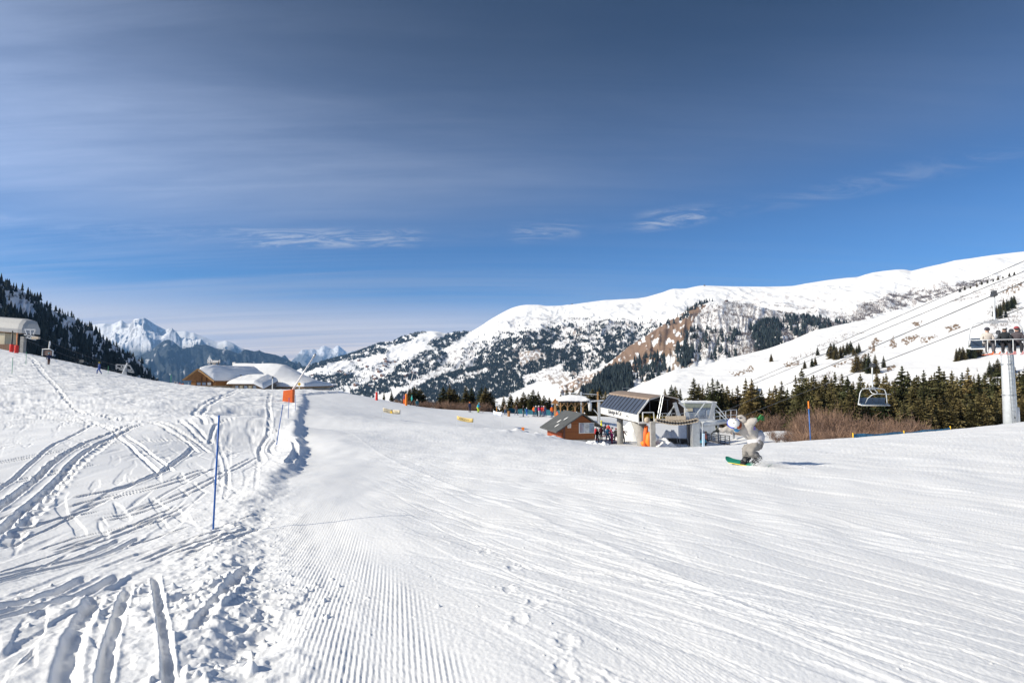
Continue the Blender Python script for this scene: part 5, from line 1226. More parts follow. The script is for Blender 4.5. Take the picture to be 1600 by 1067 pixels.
    # dark chairs further down the rope
    for px, py, lab in ((120, 562, 'small dark chair on the falling rope, left of the tan one'), (127.5, 564, 'small tan and dark chair on the falling rope'), (150, 570, 'small black chair on the falling rope, near the blue skier')):
        p = P(px, py, 140); q_ = thing('far_chair', lab, 'chairlift chair', p, 0, 'chairs on the upper lift')
        b = MB(); b.box(p, (.8, .3, .6)); b.box(p + Vector((0, -.3, -.35)), (.8, .5, .12)); b.build('seat', black_p if px != 127.5 else tan_p, q_)
        b = MB(); b.bar(p, p + Vector((0, 0, 1.2)), .06, .06); b.build('hanger', steel_dk, q_)
    # tower head on the slope rim with a pale boom
    p = P(195, 586, 150); g2 = gz(p.x, p.y)
    q_ = thing('lift_tower', 'grey lift tower head showing over the rim of the left slope', 'lift tower', (p.x, p.y, g2))
    b = MB(); b.bar((p.x, p.y, g2 - 3), (p.x, p.y, P(195, 571, 150).z), .6, .6); b.build('mast', steel, q_)
    b = MB()
    for (xa, ya, xb, yb) in ((182, 569.5, 203, 571), (182, 574, 208, 579), (182, 569, 182, 577), (190, 570, 190, 577), (203, 571, 209, 582), (186, 577, 209, 582)): b.bar(P(xa, ya, 150), P(xb, yb, 150), .25, .25)
    b.build('crossarm', steel, q_)
    p = P(189, 582, 112); q2 = thing('pale_boom', 'slanting pale boom standing on the rim of the left slope', 'snow lance', (p.x, p.y, gz(p.x, p.y)))
    b = MB(); b.tube(Vector((p.x, p.y, gz(p.x, p.y) - .2)), P(199, 567, 112), .12, .10, 8); b.build('tube', white_p, q2)
left_station()

# ------------------------------------------------------------------ snow lances and slope furniture
def lance(px0, py0, px1, py1, Y, r, lab, padw, padh, m, top=None, square=True):
    a = P(px0, py0, Y); g = gz(a.x, a.y); b_ = P(px1, py1, Y)
    t = thing('snow_lance', lab, 'snow lance', (a.x, a.y, g), 0, 'snow lances')
    b = MB(); b.path([Vector((a.x, a.y, g + padh * .8)), b_], [r, r * .55], 8); tb = b.build('lance_tube', mat('pink_white_tube', (.78, .74, .72), .4), t, True)
    d = (b_ - Vector((a.x, a.y, g + padh))).normalized()
    b = MB(); b.path([b_ - d * .2, b_ + d * .25], [r, r * .9], 8); b.build('nozzle_head', steel, tb, True)
    b = MB(); b.tube((a.x, a.y, g - .3), (a.x, a.y, g + padh), .10, .10, 8); b.build('stand', steel_dk, t)
    b = MB()
    if square: b.prism([Vector((a.x - padw * .78, a.y - .22, g + .08)), Vector((a.x + padw * .22, a.y - .30, g - .12)), Vector((a.x + padw * .22, a.y - .30, g + padh)), Vector((a.x - padw * .72, a.y - .22, g + padh - .14))], Vector((.1, 1, 0)).normalized(), .5)
    else: b.tube((a.x, a.y, g - .05), (a.x, a.y, g + padh), padw / 2, padw / 2.4, 10)
    b.build('padding', m, t, bevel=.03)
    return t
lance(455, 632, 491, 556, 60, .12, 'snow lance with a large square orange pad left of the piste', 1.10, 1.36, orange_d)
lance(634.6, 632, 645.8, 583, 92, .09, 'tall thin snow lance with slim orange pad by the bushes', .42, 1.9, orange, None, False)
lance(588.5, 624, 588, 609, 93, .10, 'red padded pole alone on the piste crest', .42, 1.35, red_p, None, False)
def pole(px, top, bot, Y, r, m, lab, grp, lean=0.0, tipm=None, name='piste_pole', vis=None):
    a = P(px, bot, Y); g = gz(a.x, a.y); h = (bot - top) / FPX * Y * 1.0
    t = thing(name, lab, 'marker pole', (a.x, a.y, g), 0, grp)
    e = Vector((a.x + lean, a.y, g + h)); s = Vector((a.x, a.y, g - .12))
    b = MB()
    if tipm is None: b.path([s, e], r, 8); b.build('shaft', m, t, True)
    else:
        mid = s + (e - s) * .82; b.path([s, mid], r, 8); b.build('shaft', m, t, True)
        b = MB(); b.path([mid + Vector((0, 0, .001)), e], r * 1.25, 8); b.build('tip', tipm, t, True)
    b = MB(); b.path([e - (e - s) * .012, e + (e - s) * .001], r * 1.15, 8); b.build('cap', m if tipm is None else tipm, t)
G1 = 'blue piste poles on the unprepared side'
pole(332.5, 660, 836, 8.6, .014, blue_p, 'nearest tall blue pole in the trampled snow', G1, .035)
pole(431, 646, 708, 24.5, .018, blue_p, 'blue pole leaning right on the snow bank edge', G1, .25)
pole(449.5, 633, 671, 42, .02, blue_p, 'slim blue pole upright just below the orange pad', G1, .05)
pole(461, 632, 655, 48, .02, blue_p, 'faint short blue pole right of the orange pad', G1)
G2 = 'thin marker poles on the left slope'
pole(18.5, 561, 586, 70, .03, green_p, 'thin green pole nearest the left edge', G2)
pole(40, 556, 575, 82, .03, green_p, 'thin grey green pole below the red padded posts', G2)
pole(168.5, 579, 591, 86, .03, green_p, 'thin green pole beside the skier in blue', G2)
pole(267, 586, 600, 100, .05, green_p, 'short green pole on the rim left of the restaurant', G2)
pole(1266.5, 629, 690, 33, .032, mat('pole_blue', (.05, .14, .38), .5), 'blue pole with orange tip in front of the bushes', 'marker poles right of the piste', -.05, orange)
pole(425.5, 590, 611, 100, .09, white_p, 'white pole with dark top before the restaurant roof', 'marker poles before the restaurant', 0, steel_dk)
def yellow_sign():
    a = P(467.5, 617, 96); g = gz(a.x, a.y); t = thing('yellow_sign', 'yellow diamond sign on a white post beside the restaurant', 'sign', (a.x, a.y, g))
    z = P(467.5, 600, 96).z
    b = MB(); b.tube((a.x, a.y, g - .2), (a.x, a.y, z - .2), .07, .07, 8); b.build('post', white_p, t)
    b = MB(); b.box((a.x, a.y - .1, z), (.42, .05, .42), Matrix.Rotation(math.pi / 4, 3, 'Y')); bd = b.build('board', yellow, t)
    b = MB(); b.box((a.x, a.y - .135, z), (.16, .02, .16)); b.build('symbol', redtxt, bd)
yellow_sign()
def banner(x0, y0, x1, y1, hpx, Y, m, lab, words, tri):
    a, c = P(x0, y0, Y), P(x1, y1, Y - 1.0); h = hpx / FPX * Y; d = (c - a).normalized()
    ga, gc = gz(a.x, a.y), gz(c.x, c.y)
    t = thing('slow_banner', lab, 'banner', ((a.x + c.x) / 2, (a.y + c.y) / 2, (ga + gc) / 2), 0, 'banners across the piste')
    for p, gg in ((a, ga), (c, gc)):
        b = MB(); b.tube((p.x, p.y, gg - .2), (p.x, p.y, p.z + .15), .02, .02, 6); b.build('pole', steel_lt, t)
    n = 14; vs = []; nrm = d.cross(Vector((0, 0, 1)))
    for i in range(n + 1):
        f = i / n; s = .06 * math.sin(f * 9) ; sag = .10 * 4 * f * (1 - f)
        p = a + (c - a) * f + nrm * s
        for zz in (0, -h): vs.append(p + Vector((0, 0, zz - sag)))
    b = MB(); fs = [(i * 2, i * 2 + 1, i * 2 + 3, i * 2 + 2) for i in range(n)]; b.add(vs, fs)
    o = b.build('cloth', m, t, True); so = o.modifiers.new('thick', 'SOLIDIFY'); so.thickness = .012; so.offset = 0
    fr = -nrm if nrm.y > 0 else nrm
    if fr.y > 0: fr = -fr
    for (f, dz, s_, sz) in words:
        p = a + (c - a) * f + fr * .09 + Vector((0, 0, -.10 * 4 * f * (1 - f) - h * dz)); text_mesh('lettering', s_, sz, redtxt, o, p, d, (0, 0, 1), .004)
    if tri:
        p = a + (c - a) * .5 + fr * .085 + Vector((0, 0, -.1)); k = h * .42
        b = MB(); b.prism([p + d * -k + Vector((0, 0, -h * .85)), p + d * k + Vector((0, 0, -h * .85)), p + Vector((0, 0, -h * .08))], fr, .01); tr = b.build('warning_triangle', yellow, o)
        b = MB(); q_ = p + fr * .015; b.bar(q_ + Vector((0, 0, -h * .35)), q_ + Vector((0, 0, -h * .60)), .04, .01, fr); b.bar(q_ + Vector((0, 0, -h * .68)), q_ + Vector((0, 0, -h * .76)), .04, .01, fr); b.build('mark', redtxt, tr)
banner(598.5, 636.5, 625.5, 640.5, 6.2, 63, cream, 'cream banner with a yellow warning triangle strung across the piste', [(.04, .42, 'RALENTIR', .17), (.04, .85, 'DANGER', .17), (.66, .42, 'SLOW', .17), (.66, .85, 'DANGER', .17)], True)
banner(714, 649, 739.5, 653.5, 6.0, 61, ybanner, 'plain ochre banner right of the one with the triangle', [(.15, .62, 'ZONE  LENTE', .20)], False)
banner(771, 641, 784.5, 643.5, 6.5, 75, mat('white_banner_cloth', (.68, .72, .80), .8), 'faint white banner beyond the ochre one', [], False)
# nets
def net(pts, h, m, lab, grp, pm, step=2.5):
    P3 = [Vector((p.x, p.y, gz(p.x, p.y))) for p in pts]
    mid = P3[len(P3) // 2]; t = thing('safety_net', lab, 'net', mid, 0, grp)
    b = MB()
    tot = []
    for a, c in zip(P3[:-1], P3[1:]):
        n = max(2, int((c - a).length / .35))
        for i in range(n + (c is P3[-1])):
            f = i / n; p = a + (c - a) * f; p.z = gz(p.x, p.y); tot.append(p)
    vs = []
    for i, p in enumerate(tot):
        hh = h * (1 + .10 * math.sin(i * .8)); vs += [p + Vector((0, 0, .02)), p + Vector((0, .05 * math.sin(i * 1.3), hh))]
    b.add(vs, [(i * 2, i * 2 + 2, i * 2 + 3, i * 2 + 1) for i in range(len(tot) - 1)])
    o = b.build('mesh_panel', m, t, False); so = o.modifiers.new('thick', 'SOLIDIFY'); so.thickness = .02
    for i in range(0, len(tot), max(1, int(step / .35))):
        p = tot[i]; b = MB(); b.tube(p - Vector((0, 0, .2)), p + Vector((0, 0, h * 1.25)), .035, .035, 6); b.build('net_post', pm, t)
netm = mat('blue_net', (.03, .14, .26), .8, 0, .35, 9); teal = mat('teal_net', (.008, .09, .13), .8, 0, .3, 6)
net([P(1333, 684, 38), P(1400, 680, 39), P(1485, 674, 40.5)], .42, netm, 'low blue net along the crest below the bushes', 'nets', yellow, 4.2)
net([P(795, 645, 118), P(822, 646, 116), P(870, 648, 112), P(885, 650, 108)], 1.0, teal, 'teal net behind the crowd left of the snowy shelter', 'nets', steel_dk, 4)
# small furniture
def barrel():
    a = P(795, 651, 92); g = gz(a.x, a.y); b = MB(); b.tube((a.x, a.y, g - .05), (a.x, a.y, g + .85), .22, .22, 12); o = b.build('wooden_bin', timber, None); tag(o, 'small round wooden bin standing alone on the piste', 'bin')
barrel()
def small_sign(px, top, bot, Y, lab, m1, m2, w_=.45, h_=.6):
    a = P(px, bot, Y); g = gz(a.x, a.y); h = (bot - top) / FPX * Y
    t = thing('small_sign', lab, 'sign', (a.x, a.y, g), 0, 'small signs'); b = MB(); b.tube((a.x, a.y, g - .2), (a.x, a.y, g + h), .05, .05, 8); b.build('post', m2, t)
    b = MB(); b.box((a.x, a.y - .07, g + h - h_ / 2), (w_, .05, h_)); b.build('board', m1, t, bevel=.01)
small_sign(817, 653, 664, 70, 'orange sign on a dark post left of the ticket hut', orange, steel_dk, .34, .42)
small_sign(776, 622, 638, 112, 'tall thin orange and white signpost by the dark spruce', white_p, mat('orange_post2', (.8, .35, .05), .6), .5, .8)
small_sign(1095, 664, 673, 58, 'small blue and white round notice behind the concrete column', white_p, steel, .4, .4)
# ------------------------------------------------------------------ people
def skin_mesh(name, pts, edges, rad, sub=1, root=0):
    me = bpy.data.meshes.new('tmp'); me.from_pydata([tuple(p) for p in pts], edges, []); o = bpy.data.objects.new('tmp', me); COL.objects.link(o)
    m = o.modifiers.new('s', 'SKIN'); m.use_smooth_shade = True
    for i, v in enumerate(me.skin_vertices[0].data):
        r = rad[i]; v.radius = r if isinstance(r, tuple) else (r, r); v.use_root = (i == root)
    if sub: q = o.modifiers.new('d', 'SUBSURF'); q.levels = sub; q.render_levels = sub
    dg = bpy.context.evaluated_depsgraph_get(); dg.update()
    out = bpy.data.meshes.new_from_object(o.evaluated_get(dg)); COL.objects.unlink(o); bpy.data.objects.remove(o); bpy.data.meshes.remove(me)
    out.name = name; out.polygons.foreach_set('use_smooth', [True] * len(out.polygons)); return out
def assign(me, segs):
    """segs: list of (a, b, slot, radius weight); each face takes the slot of its nearest bone"""
    S = [(np.array(a), np.array(b), s, w) for a, b, s, w in segs]
    for p in me.polygons:
        c = np.array(p.center); best = 1e9
        for a, b, s, w in S:
            d = b - a; t = np.clip(np.dot(c - a, d) / (np.dot(d, d) + 1e-9), 0, 1); q = np.linalg.norm(c - a - d * t) - w
            if q < best: best = q; p.material_index = s
    return me
# local frame: faces -y, x to the figure's left in the picture's right, 1.75 m tall
def pose(kind):
    J = dict(pel=(0, 0, .92), ch=(0, .0, 1.28), nk=(0, -.01, 1.47), hd=(0, -.02, 1.60), ht=(0, -.02, 1.72))
    J.update(sl=(-.17, 0, 1.40), el=(-.24, .02, 1.14), wl=(-.23, -.10, .92), sr=(.17, 0, 1.40), er=(.24, .02, 1.14), wr=(.23, -.10, .92))
    J.update(hl=(-.09, 0, .88), kl=(-.12, -.04, .48), al=(-.13, .02, .10), fl=(-.14, -.14, .05), hr=(.09, 0, .88), kr=(.12, -.04, .48), ar=(.13, .02, .10), fr=(.14, -.14, .05))
    if kind == 'walk': J.update(kl=(-.11, -.22, .52), al=(-.12, -.20, .12), fl=(-.12, -.36, .08), kr=(.11, .06, .47), ar=(.12, .30, .14), fr=(.12, .18, .06), wl=(-.26, .10, .95), wr=(.26, -.25, 1.0))
    if kind == 'ski': J.update(pel=(0, .12, .82), ch=(0, -.04, 1.15), nk=(0, -.14, 1.33), hd=(0, -.20, 1.44), ht=(0, -.21, 1.56), sl=(-.17, -.08, 1.26), sr=(.17, -.08, 1.26), el=(-.32, -.08, 1.02), er=(.32, -.08, 1.02), wl=(-.30, -.34, .98), wr=(.30, -.34, .98), hl=(-.10, .12, .78), hr=(.10, .12, .78), kl=(-.15, -.12, .46), kr=(.15, -.12, .46), al=(-.15, .02, .11), ar=(.15, .02, .11), fl=(-.15, -.14, .06), fr=(.15, -.14, .06))
    if kind == 'wide': J.update(kl=(-.22, -.04, .48), al=(-.30, .02, .10), fl=(-.32, -.14, .05), kr=(.18, -.04, .48), ar=(.24, .02, .10), fr=(.26, -.14, .05), el=(-.36, 0, 1.2), wl=(-.42, -.14, 1.0))
    if kind == 'sit': J.update(pel=(0, .10, .30), ch=(0, .02, .64), nk=(0, -.02, .83), hd=(0, -.05, .96), ht=(0, -.05, 1.08), sl=(-.17, 0, .76), sr=(.17, 0, .76), el=(-.25, -.05, .52), er=(.25, -.05, .52), wl=(-.16, -.30, .50), wr=(.16, -.30, .50), hl=(-.10, .08, .24), hr=(.10, .08, .24), kl=(-.13, -.36, .28), kr=(.13, -.36, .28), al=(-.13, -.34, -.10), ar=(.13, -.34, -.10), fl=(-.13, -.52, -.14), fr=(.13, -.52, -.14))
    if kind == 'crouch': J.update(pel=(0, .12, .42), ch=(0, .0, .74), nk=(0, -.08, .92), hd=(0, -.12, 1.04), ht=(0, -.12, 1.16), sl=(-.17, -.04, .86), sr=(.17, -.04, .86), el=(-.26, -.14, .62), er=(.26, -.14, .62), wl=(-.16, -.36, .55), wr=(.16, -.36, .55), hl=(-.10, .10, .40), hr=(.10, .10, .40), kl=(-.18, -.26, .48), kr=(.18, -.26, .48), al=(-.16, -.02, .11), ar=(.16, -.02, .11), fl=(-.16, -.18, .05), fr=(.16, -.18, .05))
    return J
ORDER = ['pel', 'ch', 'nk', 'hd', 'ht', 'sl', 'el', 'wl', 'sr', 'er', 'wr', 'hl', 'kl', 'al', 'fl', 'hr', 'kr', 'ar', 'fr']
EDG = [('pel', 'ch'), ('ch', 'nk'), ('nk', 'hd'), ('hd', 'ht'), ('ch', 'sl'), ('sl', 'el'), ('el', 'wl'), ('ch', 'sr'), ('sr', 'er'), ('er', 'wr'), ('pel', 'hl'), ('hl', 'kl'), ('kl', 'al'), ('al', 'fl'), ('pel', 'hr'), ('hr', 'kr'), ('kr', 'ar'), ('ar', 'fr')]
RAD = dict(pel=.15, ch=.175, nk=.06, hd=.095, ht=.075, sl=.09, el=.065, wl=.045, sr=.09, er=.065, wr=.045, hl=.11, kl=.085, al=.07, fl=.055, hr=.11, kr=.085, ar=.07, fr=.055)
BODY = {}
skin_m = mat('skin', (.52, .32, .24), .6, 0, .05)
def body_mesh(kind):
    if kind in BODY: return BODY[kind]
    J = pose(kind); ix = {k: i for i, k in enumerate(ORDER)}
    me = skin_mesh('body', [J[k] for k in ORDER], [(ix[a], ix[b]) for a, b in EDG], [RAD[k] for k in ORDER], 1)
    slot = {('nk', 'hd'): 0, ('hd', 'ht'): 0, ('al', 'fl'): 3, ('ar', 'fr'): 3}
    segs = []
    for a, b in EDG:
        s = slot.get((a, b)); 
        if s is None: s = 2 if a in ('hl', 'kl', 'hr', 'kr') or (a == 'pel' and b in ('hl', 'hr')) else 1
        segs.append((J[a], J[b], s, (RAD[a] + RAD[b]) / 2))
    assign(me, segs)
    for m in (skin_m, white_p, black_p, steel_dk): me.materials.append(m)
    BODY[kind] = (me, J); return BODY[kind]
CLOTH = {}
def cloth(c):
    if c not in CLOTH: CLOTH[c] = mat('cloth_%d' % len(CLOTH), c, .8, 0, .10, 6)
    return CLOTH[c]
def person(px, py, Y, lab, jacket, pants, hat, kind='stand', yaw=0.0, grp=None, h=1.0, skis=None, pos=None, pack=None):
    me, J = body_mesh(kind)
    if pos is None:
        p = P(px, py, Y); pos = Vector((p.x, p.y, gz(p.x, p.y)))
    t = thing('person', lab, 'person', pos, yaw, grp)
    o = bpy.data.objects.new('body', me); COL.objects.link(o); o.parent = t; t.scale = (h, h, h)
    for i, m in enumerate((skin_m, cloth(jacket), cloth(pants), steel_dk)):
        o.material_slots[i].link = 'OBJECT'; o.material_slots[i].material = m
    hd = Vector(J['ht']); 
    b = MB(); b.ell(hd + Vector((0, .015, -.055)), (.118, .135, .125), 12, 7, None, -.15, 1); b.build('helmet', cloth(hat), t, True, local=True)
    b = MB(); b.box(hd + Vector((0, -.11, -.07)), (.17, .06, .07)); b.build('goggles', black_p, t, bevel=.015, local=True)
    for s, q in ((-1, 'wl'), (1, 'wr')):
        b = MB(); w_ = Vector(J[q]); b.ell(w_ + Vector((0, -.03, -.04)), (.05, .055, .075), 8, 6); b.path([w_ + Vector((s * -.04, -.05, 0)), w_ + Vector((s * -.06, -.08, -.06))], .022, 6); b.build('glove', black_p, t, True, local=True)
    if pack: b = MB(); c = Vector(J['ch']); b.box(c + Vector((0, .22, 0)), (.30, .16, .42)); b.build('backpack', cloth(pack), t, bevel=.04, local=True)
    if skis:
        for q in ('al', 'ar'):
            a = Vector(J[q]); dz = .02 if a.z > 0 else a.z - .16
            b = MB(); z0 = (a.z - .09 if kind != 'sit' else a.z - .12); b.box((a.x, a.y - .06, z0), (.09, 1.45, .022)); b.path([(a.x, a.y - .78, z0), (a.x, a.y - .90, z0 + .03), (a.x, a.y - .97, z0 + .10)], [.035, .03, .015], 4)
            b.build('ski', cloth(skis), t, local=True)
        if kind in ('ski', 'stand', 'walk'):
            for q in ('wl', 'wr'):
                w_ = Vector(J[q]); b = MB(); b.path([w_ + Vector((0, -.04, .04)), Vector((w_.x * 1.25, w_.y + (.25 if kind == 'ski' else -.1), .03))], .009, 5); b.build('ski_pole', steel_dk, t, local=True)
    return t
NAVY, TEAL, CYAN, LIME, RED, ORG, BLK, GRY, WHT, BLU, MAG, YEL, BRN, TAN = (.02, .03, .08), (.02, .32, .30), (.0, .38, .55), (.55, .72, .04), (.50, .02, .03), (.85, .16, .02), (.02, .02, .025), (.18, .18, .19), (.7, .7, .72), (.02, .12, .45), (.5, .03, .2), (.85, .82, .03), (.10, .05, .04), (.35, .26, .18)
person(76, 568, 84, 'skier in dark jacket and brown trousers walking below the white chair', NAVY, BRN, CYAN, 'walk', .9, 'people on the left slope', 1.0)
person(154.5, 588, 82, 'skier in blue suit with yellow on the helmet, on the left slope', (.05, .09, .28), (.03, .08, .30), (.45, .40, .05), 'walk', -.7, 'people on the left slope', 1.0)
for k, (px, j, lab) in enumerate(((273.5, BLK, 'person in black seated group, leftmost before the restaurant gable'), (277, WHT, 'person in white beside the restaurant gable'), (281, RED, 'person in red beside the restaurant gable'), (285.5, ORG, 'person in orange red nearest the restaurant gable'))):
    person(px, 602, 112, lab, j, BLK, WHT if k < 2 else BRN, 'crouch', .3 * k, 'people sitting by the restaurant', .95)
person(631.5, 632, 97, 'person in dark blue and orange standing behind the slim orange pad', (.12, .06, .16), ORG, BRN, 'stand', 2.6, 'people by the bushes')
person(643.5, 630, 96, 'person in turquoise jacket and black trousers by the bushes', TEAL, BLK, TEAL, 'walk', 2.2, 'people by the bushes')
person(651.5, 635, 98, 'person in teal sitting on the snow by the bushes', (.03, .20, .25), (.15, .25, .33), WHT, 'crouch', .5, 'people by the bushes')
person(734, 645, 98, 'slim skier in navy with an orange hat, left of the one in lime trousers', NAVY, (.04, .04, .08), ORG, 'stand', .6, 'skiers on the middle piste', 1.0, GRY)
person(747, 643, 100, 'skier in turquoise jacket and lime trousers', CYAN, LIME, CYAN, 'ski', 1.2, 'skiers on the middle piste', 1.05, BLK)
person(789.5, 646, 100, 'person in tan jacket and blue trousers left of the wooden bin', TAN, (.05, .12, .25), TAN, 'stand', .4, 'skiers on the middle piste', 1.0, GRY)
person(807, 644, 104, 'skier in dark brown jacket and grey trousers before the teal net', BRN, GRY, GRY, 'wide', .2, 'skiers on the middle piste', 1.0, BLK)
person(817.5, 650, 92, 'skier in dark jacket and grey trousers below the teal net', BLK, (.12, .15, .16), BLK, 'stand', 1.2, 'skiers on the middle piste', 1.05, BLK)
person(823, 647, 98, 'child in bright blue suit beside the dark skier', BLU, BLU, WHT, 'walk', .8, 'skiers on the middle piste', .82)
crowd = [(834.5, 648, ORG, NAVY, NAVY, 'person in orange at the left end of the crowd'), (837.5, 651, (.04, .14, .20), (.02, .10, .16), WHT, 'person in dark teal with a white helmet in the crowd'),
 (842, 651, MAG, WHT, WHT, 'person in crimson jacket and white trousers in the crowd'), (846.5, 651, RED, (.12, .12, .2), (.25, .15, .35), 'person in dark red jacket and grey violet trousers in the crowd'),
 (849.5, 647, ORG, BRN, WHT, 'tall person in orange red with a white hat in the crowd'), (851.5, 649, (.1, .1, .22), (.03, .05, .16), (.3, .1, .1), 'person in navy at the right end of the crowd'), (840, 647, (.1, .02, .03), BLK, NAVY, 'person in black at the back of the crowd')]
for k, (px, py, j, p_, h_, lab) in enumerate(crowd): person(px, py, 93 + (651 - py) * 1.2, lab, j, p_, h_, ('stand', 'wide')[k % 2], .8 * k, 'crowd left of the snowy shelter', 1.0, (BLK if k % 2 else GRY))
person(862.5, 650, 90, 'person in bright orange jacket with blue helmet left of the shelter', ORG, (.06, .08, .2), BLU, 'stand', .4, 'people near the shelter', 1.05, GRY)
person(868.5, 648, 86, 'person in magenta right of the bright orange jacket', MAG, WHT, WHT, 'stand', 2.2, 'people near the shelter', .9)
person(871, 650, 83, 'person in orange half hidden by the ticket hut roof', ORG, ORG, ORG, 'stand', 3.0, 'people near the shelter', .9)
for k, (px, j, lab) in enumerate(((889, RED, 'person in red and white under the snowy shelter roof, left one'), (896, MAG, 'person in violet red under the snowy shelter roof'), (901, WHT, 'person in white under the snowy shelter roof'), (907, BLU, 'person in blue under the snowy shelter roof'), (913.5, (.02, .10, .22), 'person in dark blue by the white hood of the shelter'))):
    person(px, 645, 83, lab, j, (.15, .15, .2), (NAVY, RED, WHT, NAVY, WHT)[k], 'stand', k * .9, 'people under the shelter')
queue = [(926.5, 656, 76, BLK, BLK, (.4, .1, .1), 'person in black right of the hut roof tip'), (933, 678, 66.5, BLK, GRY, GRY, 'skier in black jacket standing right of the hut window'), (930.5, 668, 71, RED, BLK, WHT, 'person in dark red behind the black jacket'), (939, 670, 71, (.10, .02, .03), BLK, BLK, 'person in dark maroon in the queue, right of the hut'),
 (939.5, 655, 77, YEL, BLK, YEL, 'person in bright yellow in the queue'), (944.5, 660, 75, BLK, NAVY, BLK, 'person in black right of the yellow jacket'), (950.5, 663, 74, RED, WHT, NAVY, 'person in red and white below the station text'),
 (949.5, 674, 69, (.03, .14, .28), (.04, .10, .2), (.4, .2, .1), 'person in blue in the middle of the queue'), (954, 668, 71, (.25, .03, .04), BLK, BLK, 'person in dark red and black behind the blue one'), (956, 681, 66, MAG, (.4, .05, .1), MAG, 'child in crimson in the front of the queue'),
 (962.5, 681, 66.5, BLK, GRY, (.3, .05, .05), 'person in black in the front of the queue'), (967.5, 681, 67, RED, WHT, ORG, 'person in red and white in the front of the queue'), (970.5, 681, 67.5, (.5, .15, .08), BLK, TAN, 'person in rust red with pale helmet in the front of the queue'), (973, 681, 67, BRN, BLK, BLK, 'person in dark brown at the right end of the queue')]
for k, (px, py, Y, j, p_, h_, lab) in enumerate(queue): person(px, py, Y, lab, j, p_, h_, ('stand', 'wide', 'ski')[k % 3 if k != 1 else 1], 2.4 + .7 * (k % 4) - 1, 'people in the lift queue', (.8 if 'child' in lab else .98), (BLK, GRY, RED)[k % 3])
person(1098.5, 699, 56, 'person in turquoise with red, low behind the slim lift post', CYAN, BLK, RED, 'crouch', .4, 'people behind the lift frame', .95)
person(1103, 697, 58, 'person in pink red near the ramp railing', (.7, .25, .2), GRY, TAN, 'stand', 1.4, 'people behind the lift frame', .9)
# riders on the near chair
R_ = Matrix.Rotation(-.45, 4, 'Z')
for k, (x, j, p_, h_, sk, lab) in enumerate(((-.35, (.50, .46, .42), (.09, .09, .10), (.06, .06, .08), ORG, 'chairlift rider in pale jacket and dark helmet'), (.32, (.015, .02, .025), BLK, (.65, .65, .65), (.7, .3, .28), 'chairlift rider in black with a white helmet'), (.80, (.07, .06, .07), BLK, (.3, .05, .06), (.75, .35, .35), 'chairlift rider in dark grey cut by the right picture edge'))):
    p = g3 + (R_ @ Vector((x, 0, -1.35 - 1.28 - .10)))
    t_ = person(0, 0, 0, lab, j, p_, h_, 'sit', -.45 - .12 * k, 'chairlift riders', 1.0, sk, pos=p)

